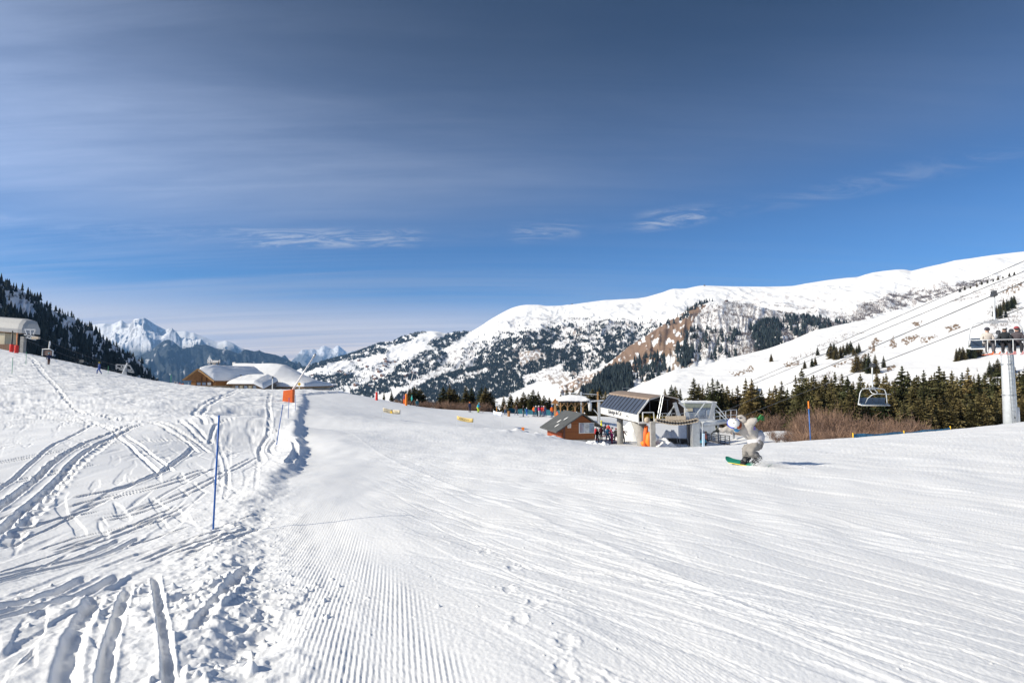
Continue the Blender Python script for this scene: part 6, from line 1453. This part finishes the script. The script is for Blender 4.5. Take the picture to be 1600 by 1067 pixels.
# ------------------------------------------------------------------ the snowboarder
def boarder():
    Y0 = 15.0; base = P(1166, 726, Y0); gx, gy = base.x, base.y; g = gz(gx, gy)
    k_ = Y0 / FPX
    def J(px, py, dy=0.0): return P(px, py, Y0 + dy)
    t = thing('person', 'crouching snowboarder in grey hooded jacket and white helmet riding across the piste', 'person', (gx, gy, g))
    org = t.location
    pts = {}
    pts['pel'] = J(1184, 690.5, .02); pts['ab'] = J(1179.5, 683, -.02); pts['ch'] = J(1172, 672, -.03); pts['nk'] = J(1160.5, 664, -.05); pts['hd'] = J(1151.5, 662.5, -.10); pts['ht'] = J(1146, 661.5, -.12)
    pts['sl'] = J(1157, 671, .10); pts['el'] = J(1138, 670.5, .20); pts['wl'] = J(1121, 673, .22)
    pts['sr'] = J(1170.5, 661.5, -.20); pts['er'] = J(1177, 657.5, -.32); pts['wr'] = J(1183.5, 655, -.30)
    pts['hl'] = J(1180, 693, .12); pts['kl'] = J(1165, 701.5, .22); pts['al'] = J(1168, 716.5, .25); pts['fl'] = J(1162.5, 719.5, .12)
    pts['hr'] = J(1184, 694, -.10); pts['kr'] = J(1171.5, 703.5, -.16); pts['ar'] = J(1185.5, 717, -.10); pts['fr'] = J(1179, 721.5, -.26)
    rad = dict(pel=(.17, .15), ab=.175, ch=.19, nk=.08, hd=.10, ht=.08, sl=.11, el=.088, wl=.068, sr=.115, er=.095, wr=.070, hl=.135, kl=.125, al=.115, fl=.06, hr=.14, kr=.135, ar=.12, fr=.06)
    order = list(pts); ix = {q: i for i, q in enumerate(order)}
    ed = [('pel', 'ab'), ('ab', 'ch'), ('ch', 'nk'), ('nk', 'hd'), ('hd', 'ht'), ('ch', 'sl'), ('sl', 'el'), ('el', 'wl'), ('ch', 'sr'), ('sr', 'er'), ('er', 'wr'), ('pel', 'hl'), ('hl', 'kl'), ('kl', 'al'), ('al', 'fl'), ('pel', 'hr'), ('hr', 'kr'), ('kr', 'ar'), ('ar', 'fr')]
    L = {q: pts[q] - org for q in pts}
    me = skin_mesh('body', [L[q] for q in order], [(ix[a], ix[b]) for a, b in ed], [rad[q] for q in order], 2)
    segs = []
    for a, b in ed:
        if b == 'ht': s = 0
        elif a in ('al', 'ar'): s = 3
        elif a in ('hl', 'kl', 'hr', 'kr') or b in ('hl', 'hr'): s = 2
        else: s = 1
        segs.append((L[a], L[b], s, .1))
    assign(me, segs)
    # cloth folds
    for v in me.vertices:
        c = v.co; n = v.normal
        f = math.sin(c.z * 46 + c.x * 22 + 3 * math.sin(c.y * 9)) * .5 + math.sin(c.z * 21 - c.x * 37 + c.y * 17)
        if (c - L['hd']).length > .2: v.co = c + n * (.010 * f + .012 * math.sin(c.z * 70 + 9 * math.sin(c.x * 14 + c.y * 8)) * (1 if c.z < L['pel'].z else .35))
    jk = mat('grey_jacket_cloth', (.40, .375, .35), .85, 0, .10, 5, .25, 12); pt = mat('grey_trouser_cloth', (.25, .235, .22), .85, 0, .12, 5, .25, 12)
    for m in (skin_m, jk, pt, black_p): me.materials.append(m)
    o = bpy.data.objects.new('body', me); COL.objects.link(o); o.parent = t
    # face direction: down and to the right
    H = J(1147.5, 662.5, -.12); fd = Vector((.62, -.62, -.30)).normalized(); up = Vector((-.72, -.10, .60)); up = (up - fd * up.dot(fd)).normalized(); sd = fd.cross(up)
    R = Matrix((sd, -fd, up)).transposed()          # local: x side, -y face, z crown
    def W(x, y, z): return H + R @ Vector((x, y, z))
    b = MB()                                        # helmet shell open at the face
    b.ell(H + R @ Vector((0, .01, .025)), (.135, .155, .150), 20, 12, R, -.25, 1); b.ell(W(0, .06, -.03), (.13, .11, .12), 16, 8, R, -.7, .6)
    hm = b.build('helmet', white_p, t, True)
    b = MB()
    for (x, y, z) in ((.05, -.03, .165), (-.05, -.03, .165), (.05, .05, .165), (-.05, .05, .165), (.10, .02, .12), (-.10, .02, .12)): b.box(W(x, y, z), (.012, .035, .02), R)
    b.build('vent', black_p, hm)
    b = MB()                                        # goggle strap round the helmet
    b.path([W(.140 * math.cos(a), .01 + .160 * math.sin(a), .035) for a in np.linspace(-.5, math.pi + .5, 22)], .018, 6); b.build('goggle_strap', mat('blue_strap', (.03, .06, .38), .6), t, True)
    b = MB(); b.path([W(-.085, -.125, .02), W(-.045, -.155, .015), (W(0, -.165, .01)), W(.045, -.155, .015), W(.085, -.125, .02)], [.026, .032, .034, .032, .026], 10); b.build('goggles', mat('goggle_lens', (.20, .05, .02), .15, .5), t, True)
    b = MB(); b.ell(W(0, -.11, -.085), (.06, .05, .06), 10, 8, R); b.path([W(0, -.15, -.045), W(0, -.185, -.062), W(0, -.16, -.075)], [.012, .016, .01], 6); b.build('face', skin_m, t, True)
    b = MB(); b.path([W(-.025, -.158, -.105), W(0, -.164, -.108), W(.025, -.158, -.105)], .006, 5); b.build('mouth', mat('lips', (.4, .12, .1), .6), t)
    b = MB(); b.ell(W(.03, -.06, -.16), (.09, .08, .05), 12, 8, R); b.build('neck_scarf', mat('blue_scarf', (.06, .25, .48), .7), t, True)
    b = MB()                                        # hood lying on the shoulders
    hc = J(1160, 657, -.03); Rh = Matrix.Rotation(.45, 3, 'Y')
    b.ell(hc, (.13, .14, .095), 18, 12, Rh); b.path([J(1152.5, 651, -.12), J(1158, 649.8, -.14), J(1163.5, 653, -.15), J(1165, 659, -.17)], [.03, .04, .04, .03], 8); b.build('hood', jk, t, True)
    b = MB()                                        # hem and pale lower back panel
    cs = [(1180, 691, .165, .02), (1182, 688, .175, .02), (1184.5, 684, .165, .0), (1183, 679, .12, 0)]
    b.path([J(1176.0, 697.0, -.02), J(1179.0, 692.5, -.02), J(1182.0, 687.5, -.01), J(1183.2, 681, -.01), J(1181.5, 674, -.01)], [.155, .185, .195, .19, .15], 20); b.build('jacket_hem', mat('white_jacket_panel', (.56, .55, .58), .8, 0, .06, 5, .3, 12), t, True)
    b = MB(); b.path([J(1178.5, 671, -.24), J(1179, 666, -.27)], [.03, .02], 6); b.build('cuff', mat('violet_cuff', (.16, .12, .38), .7), t)
    def glove(wr, d, side, m, curl, name='glove'):
        """wr wrist, d hand direction, side palm width direction"""
        d = d.normalized(); s = (side - d * side.dot(d)).normalized(); n = d.cross(s)
        V = [wr - d * .02, wr + d * .04, wr + d * .085]; E = [(0, 1), (1, 2)]; Rr = [(.042, .036), (.050, .032), (.050, .026)]
        for i, (off, ln) in enumerate(((-.045, .078), (-.015, .092), (.017, .086), (.045, .068))):
            b0 = wr + d * .088 + s * off; k = len(V)
            V += [b0, b0 + d * ln * .5 - n * curl * .3 * ln + s * off * .35, b0 + d * ln * .92 - n * curl * ln + s * off * .6]
            E += [(2, k), (k, k + 1), (k + 1, k + 2)]; Rr += [.017, .0155, .012]
        k = len(V); V += [wr + d * .035 + s * .055, wr + d * .075 + s * .095, wr + d * .105 + s * .110]; E += [(1, k), (k, k + 1), (k + 1, k + 2)]; Rr += [.020, .017, .013]
        mm = skin_mesh(name, [v - org for v in V], E, Rr, 1); mm.materials.append(m); ob = bpy.data.objects.new(name, mm); COL.objects.link(ob); ob.parent = t
        b = MB(); b.path([wr - d * .07, wr - d * .0], [.062, .058], 10); b.build('glove_cuff', m, ob, True)
    glove(J(1120, 673, .22), Vector((-.95, -.15, -.28)), Vector((0, -.9, .3)), mat('black_glove', (.02, .022, .022), .7), .35)
    glove(J(1184.5, 655, -.30), Vector((.9, -.2, .22)), Vector((.0, -.4, .9)), mat('green_black_glove', (.02, .17, .04), .7, 0, .9, 30), .30)
    # boots and board
    ax = Vector((-.70, .70, 0)).normalized(); wdv = Vector((-ax.y, ax.x, 0)); 
    if wdv.y > 0: wdv = -wdv                          # towards the viewer
    tilt = Matrix.Rotation(math.radians(14), 3, ax)
    for q, f in (('al', 'fl'), ('ar', 'fr')):
        a, c = pts[q], pts[f]; toe = a + (wdv * .55 + ax * .20 + Vector((-.35, 0, 0))).normalized() * .22 + Vector((0, 0, -.075))
        mm = skin_mesh('boot', [a + Vector((0, 0, .05)) - org, a + Vector((0, 0, -.06)) - org, (a * .45 + toe * .55) - org, toe - org], [(0, 1), (1, 2), (2, 3)], [.082, .078, (.062, .055), (.055, .042)], 2, 1)
        mm.materials.append(black_p); ob = bpy.data.objects.new('boot', mm); COL.objects.link(ob); ob.parent = t
        b = MB(); mid = a * .5 + toe * .5; b.path([mid + ax * .075 + Vector((0, 0, -.03)), mid + Vector((0, 0, .055)), mid - ax * .075 + Vector((0, 0, -.03))], .016, 6); b.path([a + ax * .09, a + Vector((0, -.07, .02)), a - ax * .09], .016, 6); b.build('binding_strap', mat('grey_strap', (.12, .13, .13), .5), ob)
    cF = (pts['al'] + pts['ar']) / 2 + Vector((-.02, -.06, -.135))
    zc = (pts['al'].z + pts['ar'].z) / 2 - .125
    # the board passes under both feet
    pA, pB = pts['al'] + Vector((-.06, -.06, -.125)), pts['ar'] + Vector((-.06, -.08, -.125)); axb = (pA - pB).normalized()
    axb = Vector((-.63, .76, .05)).normalized()
    mid = (pA + pB) / 2; wv = axb.cross(Vector((0, 0, 1))).normalized(); wv = wv if wv.y < 0 else -wv
    wv = (wv + Vector((0, 0, -.26))).normalized(); nv = axb.cross(wv); nv = nv if nv.z > 0 else -nv
    V = []; F = []; n = 48; hl, hw = .63, .14; mid = mid + axb * .10
    for i in range(n + 1):
        s = -1 + 2 * i / n; e = min(1, max(0, abs(s) - .70) / .30)
        wd = hw * (math.sqrt(max(0, 1 - e * e)) if e > 0 else 1 - .12 * (1 - (s / .8) ** 2)) + .002
        lift = .085 * e * e * 1.1
        c = mid + axb * (s * hl) + nv * lift
        for (a, bb) in ((-1, 0), (-.5, .0), (.5, 0), (1, 0)): V.append(c + wv * wd * a)
        for a in (-1, -.5, .5, 1): V.append(c + wv * wd * a - nv * .012)
    for i in range(n):
        o0, o1 = i * 8, (i + 1) * 8
        for j in range(3): F.append((o0 + j, o0 + j + 1, o1 + j + 1, o1 + j)); F.append((o0 + 4 + j, o1 + 4 + j, o1 + 5 + j, o0 + 5 + j))
        F.append((o0, o1, o1 + 4, o0 + 4)); F.append((o0 + 3, o0 + 7, o1 + 7, o1 + 3))
    bt = thing('snowboard', 'green snowboard with yellow edge under the crouching rider', 'snowboard', mid)
    b = MB(); b.add(V, F); b.build('deck', mat('teal_green_deck', (.02, .21, .14), .35, 0, .35, 2.2), bt)
    b = MB(); b.path([mid + axb * (s * hl * .78) + wv * (hw * .98) - nv * .010 for s in np.linspace(-1, 1, 16)], .009, 5); b.build('yellow_edge', mat('yellow_edge', (.8, .55, .03), .5), bt)
    for p in (pts['al'], pts['ar']):
        c = mid + axb * ((p - mid).dot(axb)); b = MB(); Rb = Matrix((axb, wv, nv)).transposed(); b.box(c + nv * .02, (.13, .27, .035), Rb); b.box(c + nv * .10 - wv * .11, (.13, .03, .17), Rb); b.build('binding', black_p, bt, bevel=.01)
    # spray thrown up by the rear edge
    R3_ = np.random.default_rng(3); n = 14000; u = R3_.random(n) ** 1.2
    cx = pts['ar'].x - .12 + u * 1.05 + R3_.normal(0, .06, n); cy = pts['ar'].y - .10 - u * .25 + R3_.normal(0, .10 + .05 * 1, n); hh = np.abs(R3_.normal(0, 1, n)) * (.10 * np.exp(-((u - .15) / .35) ** 2) + .012)
    gzv = ground_z(cx, cy) + hh - .005; s = R3_.uniform(.002, .0065, n) * (1.2 - u * .5)
    dv = np.array([(1, 0, -.7), (-.5, .87, -.7), (-.5, -.87, -.7), (0, 0, 1.2)])
    Vs = np.stack([cx, cy, gzv], -1)[:, None] + dv[None] * s[:, None, None] * R3_.uniform(.6, 1.4, (n, 4, 1))
    Fs = (np.array([(0, 1, 3), (1, 2, 3), (2, 0, 3), (0, 2, 1)])[None] + (np.arange(n) * 4)[:, None, None]).reshape(-1, 3)
    o = np_mesh('snow_spray', Vs.reshape(-1, 3), Fs, [roofsnow], False, None, 3); tag(o, 'fine snow spray behind the snowboard', 'snow spray', None, 'stuff')
boarder()

# ------------------------------------------------------------------ spruces near the lift
def foliage_mat(name, c1, c2):
    m = bpy.data.materials.new(name); m.use_nodes = True; t = m.node_tree; b = t.nodes['Principled BSDF']
    b.inputs['Roughness'].default_value = 0.85; b.inputs['Specular IOR Level'].default_value = 0.15
    a = t.nodes.new('ShaderNodeAttribute'); a.attribute_name = 'Col'
    oi = t.nodes.new('ShaderNodeObjectInfo')
    k = mixc(t, oi.outputs['Random'], c1, c2); t.links.new(mixc(t, 1.0, k, a.outputs['Color'], 'MULTIPLY'), b.inputs['Base Color']); return m
spr_m = foliage_mat('spruce_needles', (.050, .062, .028), (.185, .140, .058)); bark = mat('bark', (.10, .075, .06), .9, 0, .2, 5)
twig_m = foliage_mat('bare_twigs', (.165, .11, .088), (.25, .16, .11))
def spruce_mesh(seed, slim=.22):
    r = np.random.default_rng(seed); V = []; F = []; C = []
    nl = 30
    for i in range(nl):
        f = i / (nl - 1); z = .05 + .93 * f ** .92; R = slim * 1.10 * (1 - f) ** .82 * (1 + .0) + .008
        R *= 1 + .12 * math.sin(i * 2.1 + seed)
        nb = int(11 - 5 * f)
        for j in range(nb):
            if r.random() < .10: continue
            a = 2 * math.pi * (j + r.random()) / nb; L = R * r.uniform(.62, 1.22)
            d = np.array([math.cos(a), math.sin(a)]); p = np.array([-d[1], d[0]])
            droop = .40 * (1 - f * .9); z0 = z + r.uniform(-.012, .012)
            m = 5 if f < .7 else 3
            for k in range(m):
                s = (k + .35) / m; c = np.array([*(d * L * s), z0 - droop * L * s * s * 1.6 + L * .15 * s])
                for side in (-1, 1):
                    ln = L * (.46 - .24 * s) * r.uniform(.7, 1.3) + .004; ww = .014 * r.uniform(.8, 1.5) * (1.1 - .4 * f)
                    dirx = d * .55 + p * side * .85 ; q = c + np.array([*(dirx * ln), -ln * r.uniform(.15, .65)])
                    o = len(V); pw = np.array([*(d * ww), 0]); V += [c - pw, c + pw, q + pw * .25, q - pw * .7 + np.array([0, 0, -ww * .8])]
                    F.append((o, o + 1, o + 2, o + 3)); v = r.uniform(.6, 1.45) * (1.0 if r.random() > .1 else .6); C += [(v, v, v)] * 4
            o = len(V); q = np.array([*(d * L * 1.05), z0 - droop * L * 1.6 + L * .16]); ww = .010; pw = np.array([*(p * ww), 0]); c = np.array([0, 0, z0]); V += [c - pw, c + pw, q + pw * .3, q - pw * .3]; F.append((o, o + 1, o + 2, o + 3)); C += [(1.2, 1.2, 1.2)] * 4
    V = np.array(V); o = np_mesh('crown', V, np.array(F), [spr_m], False, np.array(C)); me = o.data; COL.objects.unlink(o); bpy.data.objects.remove(o); return me
def trunk_mesh():
    b = MB(); b.path([(0, 0, -.04), (0, 0, .4), (.003, 0, .8), (0, 0, 1.0)], [.018, .013, .006, .002], 7); o = b.build('trunk', bark, None, True); me = o.data; COL.objects.unlink(o); bpy.data.objects.remove(o); return me
CROWN = [spruce_mesh(s, sl) for s, sl in ((1, .20), (2, .17), (3, .23), (4, .15), (5, .19), (6, .26))]; TRK = trunk_mesh()
def plant_tree(pos, h, k, lab, grp, wsc=1.0, name='spruce_tree', cat='tree'):
    t = thing(name, lab, cat, pos, random.uniform(0, 6.28), grp); t.scale = (h * wsc, h * wsc, h)
    for nm, me in (('crown', CROWN[k]), ('trunk', TRK)):
        o = bpy.data.objects.new(nm, me); COL.objects.link(o); o.parent = t
    return t
ORD = ['leftmost', 'second', 'third', 'fourth', 'fifth', 'sixth', 'seventh', 'eighth', 'ninth', 'tenth', 'eleventh', 'twelfth', 'thirteenth', 'fourteenth', 'fifteenth', 'sixteenth', 'seventeenth', 'eighteenth', 'nineteenth', 'twentieth']
ORD += ['twenty ' + q for q in ('first', 'second', 'third', 'fourth', 'fifth', 'sixth', 'seventh', 'eighth', 'ninth')] + ['thirtieth'] + ['thirty ' + q for q in ('first', 'second', 'third', 'fourth', 'fifth', 'sixth', 'seventh', 'eighth', 'ninth')] + ['fortieth'] + ['forty ' + q for q in ('first', 'second', 'third', 'fourth', 'fifth', 'sixth', 'seventh', 'eighth', 'ninth')] + ['fiftieth'] + ['fifty ' + q for q in ('first', 'second', 'third', 'fourth', 'fifth', 'sixth', 'seventh', 'eighth', 'ninth')]
def row(spec, where, grp, wsc=1.0, zfun=None):
    spec = sorted(spec)
    for i, (px, py, Y) in enumerate(spec):
        p = P(px, py, Y); zb = gz(p.x, p.y) if zfun is None else zfun(p.x, p.y); h = max(1.5, p.z - zb)
        w_ = wsc * (1 if h < 10 else 10 / h + .1) * random.uniform(.72, 1.25)
        plant_tree((p.x, p.y, zb - .1), h, random.randrange(6), f'{ORD[i]} spruce from the left {where}' if i else f'leftmost spruce {where}', grp, w_)
row([(600, 611, 128), (612, 610, 130)], 'of the two small ones by the red padded pole', 'spruces by the red pole')
row([(640, 606, 122), (648, 603, 120), (657, 606, 124), (693, 603, 126), (703, 600, 128), (709, 606, 127), (728, 601, 122), (737, 604, 124), (752, 604, 118), (759, 603, 116), (765, 610, 117)], 'behind the brown bushes in the middle', 'spruces behind the bushes in the middle', 1.9)
row([(787, 618, 132), (798, 615, 130), (808, 618, 128), (818, 611, 130), (826, 614, 131), (833, 607, 128), (841, 610, 130), (850, 616, 127), (858, 619, 128), (866, 625, 124)], 'behind the teal net', 'spruces behind the teal net', 1.6)
row([(876, 612, 126), (886, 606, 130), (896, 602, 132), (906, 607, 128), (916, 612, 128), (926, 606, 130), (937, 604, 132), (946, 610, 128)], 'above the snowy shelter', 'spruces above the shelter', 1.5)
row([(1039, 606, 120), (1049, 600, 118), (1055, 602, 122), (1063, 606, 118), (1084, 589, 108), (1092, 598, 112), (1098, 600, 110), (1106, 595, 112), (1113, 589, 106), (1121, 592, 108), (1128, 596, 106)], 'behind the brown roof and the operator cabin', 'spruces behind the station', 1.15)
row([(1136, 600, 112), (1144, 606, 108), (1152, 600, 110), (1165, 589, 100), (1174, 590, 98), (1183, 601, 104), (1190, 606, 98), (1202, 604, 108), (1211, 600, 104), (1221, 594, 98), (1230, 604, 100), (1238, 606, 104)], 'above the snowboarder', 'spruces above the snowboarder', 1.1)
front = [(1252.5, 577), (1263, 592), (1271, 588), (1280, 598), (1289, 587), (1298, 594), (1304, 583), (1315, 586), (1324, 590), (1333, 598), (1342, 600), (1356, 604), (1369, 592), (1380, 590), (1389, 600), (1397, 598), (1409, 574), (1418, 582), (1428, 594), (1435, 590), (1443, 580), (1452, 592), (1460, 584), (1467, 574), (1475, 582), (1487, 581), (1495, 590), (1503, 584), (1512, 576), (1521, 590), (1529, 588), (1538, 594), (1547, 587), (1557, 577), (1565, 590), (1574, 580), (1583, 572), (1592, 582), (1601, 574), (1612, 580), (1624, 570), (1640, 576), (1660, 570)]
row([(a, b - 4, 84 + (i * 7 % 5) * 2.5) for i, (a, b) in enumerate(front)], 'in the front forest row right of the snowboarder', 'front row of the forest', 1.12)
low = [(1258 + i * 9.6 + random.uniform(-3, 3), random.uniform(606, 626), 76 + random.uniform(0, 6)) for i in range(38)]
row([q for q in low if not (1240 < q[0] < 1300 and q[1] < 612)], 'among the shorter ones low in the front forest', 'shorter spruces of the front forest', 1.25)
back = [(1245 + i * 7.8 + random.uniform(-3, 3), random.uniform(579, 600), 104 + random.uniform(0, 10)) for i in range(50)]
row(back, 'in the back forest row above the bushes', 'back row of the forest', 1.15)
# single spruces on the open hillside
hx, hy, hz_ = R1.X, R1.Y, R1.Z
def hill(pts, where, grp, hm):
    out = []
    for (px, py) in pts:
        m = (np.abs(R1.px - px) < 1.2) & (R1.T < 1.0); d = np.where(m, np.abs(R1.py - py), 1e9); i = np.unravel_index(np.argmin(d), d.shape); out.append((px, hx[i], hy[i], hz_[i]))
    for k, (px, x, y, z) in enumerate(sorted(out)):
        plant_tree((x, y, z - .2), hm * random.uniform(.75, 1.25), random.randrange(6), (f'{ORD[k]} dark spruce from the left {where}' if k else f'leftmost dark spruce {where}'), grp, 1.15)
hill([(1295 + i * 4.3, 556 - (i % 3) * 2.5) for i in range(12)] + [(1299, 560), (1306, 561), (1315, 559)], 'in the clump left of centre on the white hillside', 'spruces of the left hillside clump', 9)
hill([(1277, 555), (1258, 576), (1268, 573), (1274, 571), (1206, 566), (1381, 575)], 'among those standing alone on the white hillside', 'lone spruces on the hillside', 7)
hill([(1495, 565), (1500, 562), (1506, 563), (1512, 560), (1518, 560), (1524, 558), (1529, 556)], 'in the clump left of the occupied chair', 'spruces left of the occupied chair', 10)
hill([(1553 + i * 4.0, 494 - i * 2.2 + (i % 2) * 4) for i in range(9)] + [(1571, 497), (1563, 499)], 'in the group behind the hanger of the occupied chair', 'spruces behind the occupied chair', 11)
hill([(1340, 581), (1346, 579), (1352, 580), (1358, 583), (1368, 583)], 'in the group above the empty chair', 'spruces above the empty chair', 11)
hill([(1548 + i * 6, 590 - i * 1.5) for i in range(7)], 'in the belt under the occupied chair', 'spruces under the occupied chair', 8)
hill([(1500 + i * 8.5, 456 - i * 2.6) for i in range(11)], 'along the upper rim of the white hillside', 'spruces on the upper rim', 8)

# ------------------------------------------------------------------ bare bushes
def bush_mesh(seed, n=230):
    r = np.random.default_rng(seed); V = []; F = []; C = []
    def strip(p, q, w0, w1, v):
        d = q - p; s = np.cross(d, r.normal(0, 1, 3)); s = s / (np.linalg.norm(s) + 1e-9); o = len(V)
        V.extend([p - s * w0, p + s * w0, q + s * w1, q - s * w1]); F.append((o, o + 1, o + 2, o + 3)); C.extend([(v, v, v)] * 4)
    for i in range(n // 6):
        a = r.uniform(0, 6.28); e = r.uniform(.75, 1.5); L = r.uniform(.5, 1.0); b0 = np.array([r.normal(0, .13), r.normal(0, .13), -.03]); d = np.array([math.cos(a) * math.cos(e), math.sin(a) * math.cos(e), math.sin(e)])
        m = b0 + d * L * .55 + r.normal(0, .02, 3); v = r.uniform(.6, 1.2); strip(b0, m, .009, .006, v)
        for j in range(5):
            s = r.uniform(.4, 1); st = b0 + (m - b0) * s; dd = d + r.normal(0, .35, 3); dd[2] = abs(dd[2]); dd /= np.linalg.norm(dd); en = st + dd * L * r.uniform(.3, .55); strip(st, en, .005, .003, v * r.uniform(.8, 1.3))
            for l in range(3):
                s2 = st + (en - st) * r.uniform(.3, 1); d3 = dd + r.normal(0, .5, 3); d3 /= np.linalg.norm(d3); strip(s2, s2 + d3 * L * r.uniform(.10, .22), .003, .0015, v * r.uniform(.9, 1.5))
    o = np_mesh('twigs', np.array(V), np.array(F), [twig_m], False, np.array(C)); me = o.data; COL.objects.unlink(o); bpy.data.objects.remove(o); return me
BUSH = [bush_mesh(s) for s in range(20, 25)]
def bushes(spec, where, grp, wsc=1.0):
    for i, (px, py, Y) in enumerate(sorted(spec)):
        p = P(px, py, Y); g = gz(p.x, p.y); h = max(1.0, p.z - g)
        t = bpy.data.objects.new('bare_bush', BUSH[i % 5]); COL.objects.link(t); t.location = (p.x, p.y, g); t.rotation_euler = (0, 0, random.uniform(0, 6.28)); t.scale = (h * wsc, h * wsc, h)
        tag(t, (f'{ORD[i]} bare bush from the left {where}' if i else f'leftmost bare bush {where}'), 'bush', grp)
bushes([(616 + i * 3.4 + random.uniform(-2, 2), random.uniform(621, 630), random.uniform(109, 118)) for i in range(44)], 'in the brown thicket in the middle', 'bushes in the middle')
def ftop(px): return np.interp(px, [1238, 1255, 1285, 1340, 1400, 1440, 1460], [655, 628, 618, 636, 640, 644, 664])
bushes([(1240 + i * 4.1 + random.uniform(-3, 3), float(ftop(1240 + i * 4.1)) + random.uniform(-3, 12), random.uniform(54, 66)) for i in range(54)], 'in the pinkish thicket right of the snowboarder', 'bushes right of the snowboarder', .72)
bushes([(1206, 664, 58), (1214, 672, 56), (1232, 662, 58), (1226, 670, 57)], 'on the snow mound right of the snowboarder', 'bushes on the mound', .8)
bushes([(1262 + i * 7.5 + random.uniform(-3, 3), random.uniform(652, 664), random.uniform(46, 52)) for i in range(22)], 'in the low ochre thicket behind the crest', 'low bushes behind the crest', 1.1)
bushes([(1150, 632, 92), (1158, 636, 90), (1196, 634, 90), (1208, 632, 88), (1244, 630, 86)], 'among the spruces above the snowboarder', 'bushes among the spruces')

# ------------------------------------------------------------------ small houses far off
def far_house(x, y, z, s, rz, lab, grp, snowy=True, name='chalet', cat='house'):
    t = thing(name, lab, cat, (x, y, z), rz, grp)
    b = MB(); a, d, h = s, s * 1.25, s * .62
    b.prism([(-a / 2, -d / 2, -1), (a / 2, -d / 2, -1), (a / 2, -d / 2, h), (0, -d / 2, h * 1.55), (-a / 2, -d / 2, h)], Vector((0, 1, 0)), d); b.build('wall', mat('far_timber', (.16, .085, .05), .8), t, local=True)
    b = MB()
    for sx in (-1, 1): b.prism([(0, -d * .56, h * 1.58), (sx * a * .62, -d * .56, h * .93), (sx * a * .62, -d * .56, h * 1.06), (0, -d * .56, h * 1.74)], Vector((0, 1, 0)), d * 1.12)
    b.build('roof', roofsnow if snowy else slate, t, local=True)
vil = []
for k in range(46):
    px = random.uniform(478, 650); py = random.uniform(562, 606)
    m = (np.abs(R2.px - px) < .9) & (np.abs(R2.py - py) < 1.2) & (R2.T < .97)
    i = np.argwhere(m)
    if len(i) == 0: continue
    i = tuple(i[len(i) // 2]); 
    if dR2[i] > .3: continue
    vil.append((px, R2.X[i], R2.Y[i], R2.Z[i]))
for k, (px, x, y, z) in enumerate(sorted(vil)): far_house(x, y, z, random.uniform(13, 19), random.uniform(0, 3), f'{ORD[k]} tiny chalet from the left on the far snowy slope' if k else 'leftmost tiny chalet on the far snowy slope', 'chalets on the far slope')
for px, py, L_, lab in ((1100, 446.5, R2, 'tiny summit building on the highest snowy ridge in the middle'), (893, 474.5, R2, 'tiny hut on the ridge left of the summit building'), (1136, 471.5, R3, 'tiny hut on the shoulder above the grey thicket')):
    m = (np.abs(L_.px - px) < 1.2) & (L_.T <= 1.0); d = np.where(m, np.abs(L_.py - py), 1e9); i = np.unravel_index(np.argmin(d), d.shape)
    far_house(L_.X[i], L_.Y[i], L_.Z[i] - 1, 7, .4, lab, None, False, 'summit_hut', 'hut')
x_, y_ = P(1140, 612, 118).x, 118
for px, py, Y, s, lab in ((1139, 600, 128, 7, 'orange brown chalet roof half hidden by spruces above the snowboarder'), (1216, 603, 125, 6, 'brown chalet roof half hidden left of the tall front spruce')):
    p = P(px, py, Y); g = gz(p.x, p.y); far_house(p.x, p.y, p.z - s * 1.0, s, .9, lab, None, True, 'hidden_chalet', 'house')
# ------------------------------------------------------------------ the air
def build_haze():
    m = bpy.data.materials.new('mountain_air'); m.use_nodes = True; t = m.node_tree; t.nodes.clear()
    v = t.nodes.new('ShaderNodeVolumePrincipled'); v.inputs['Color'].default_value = (0.25, 0.53, 1.0, 1); v.inputs['Density'].default_value = HAZE
    v.inputs['Anisotropy'].default_value = 0.0
    o = t.nodes.new('ShaderNodeOutputMaterial'); t.links.new(v.outputs[0], o.inputs['Volume'])
    mb = MB(); x0, x1, y0, y1, z0, z1 = -16000, 9000, -600, 22500, -1500, 1600
    mb.box(((x0 + x1) / 2, (y0 + y1) / 2, (z0 + z1) / 2), (x1 - x0, y1 - y0, z1 - z0))
    ob = mb.build('haze', m); tag(ob, kind='stuff'); return ob
HAZE = 4.0e-5
build_haze()
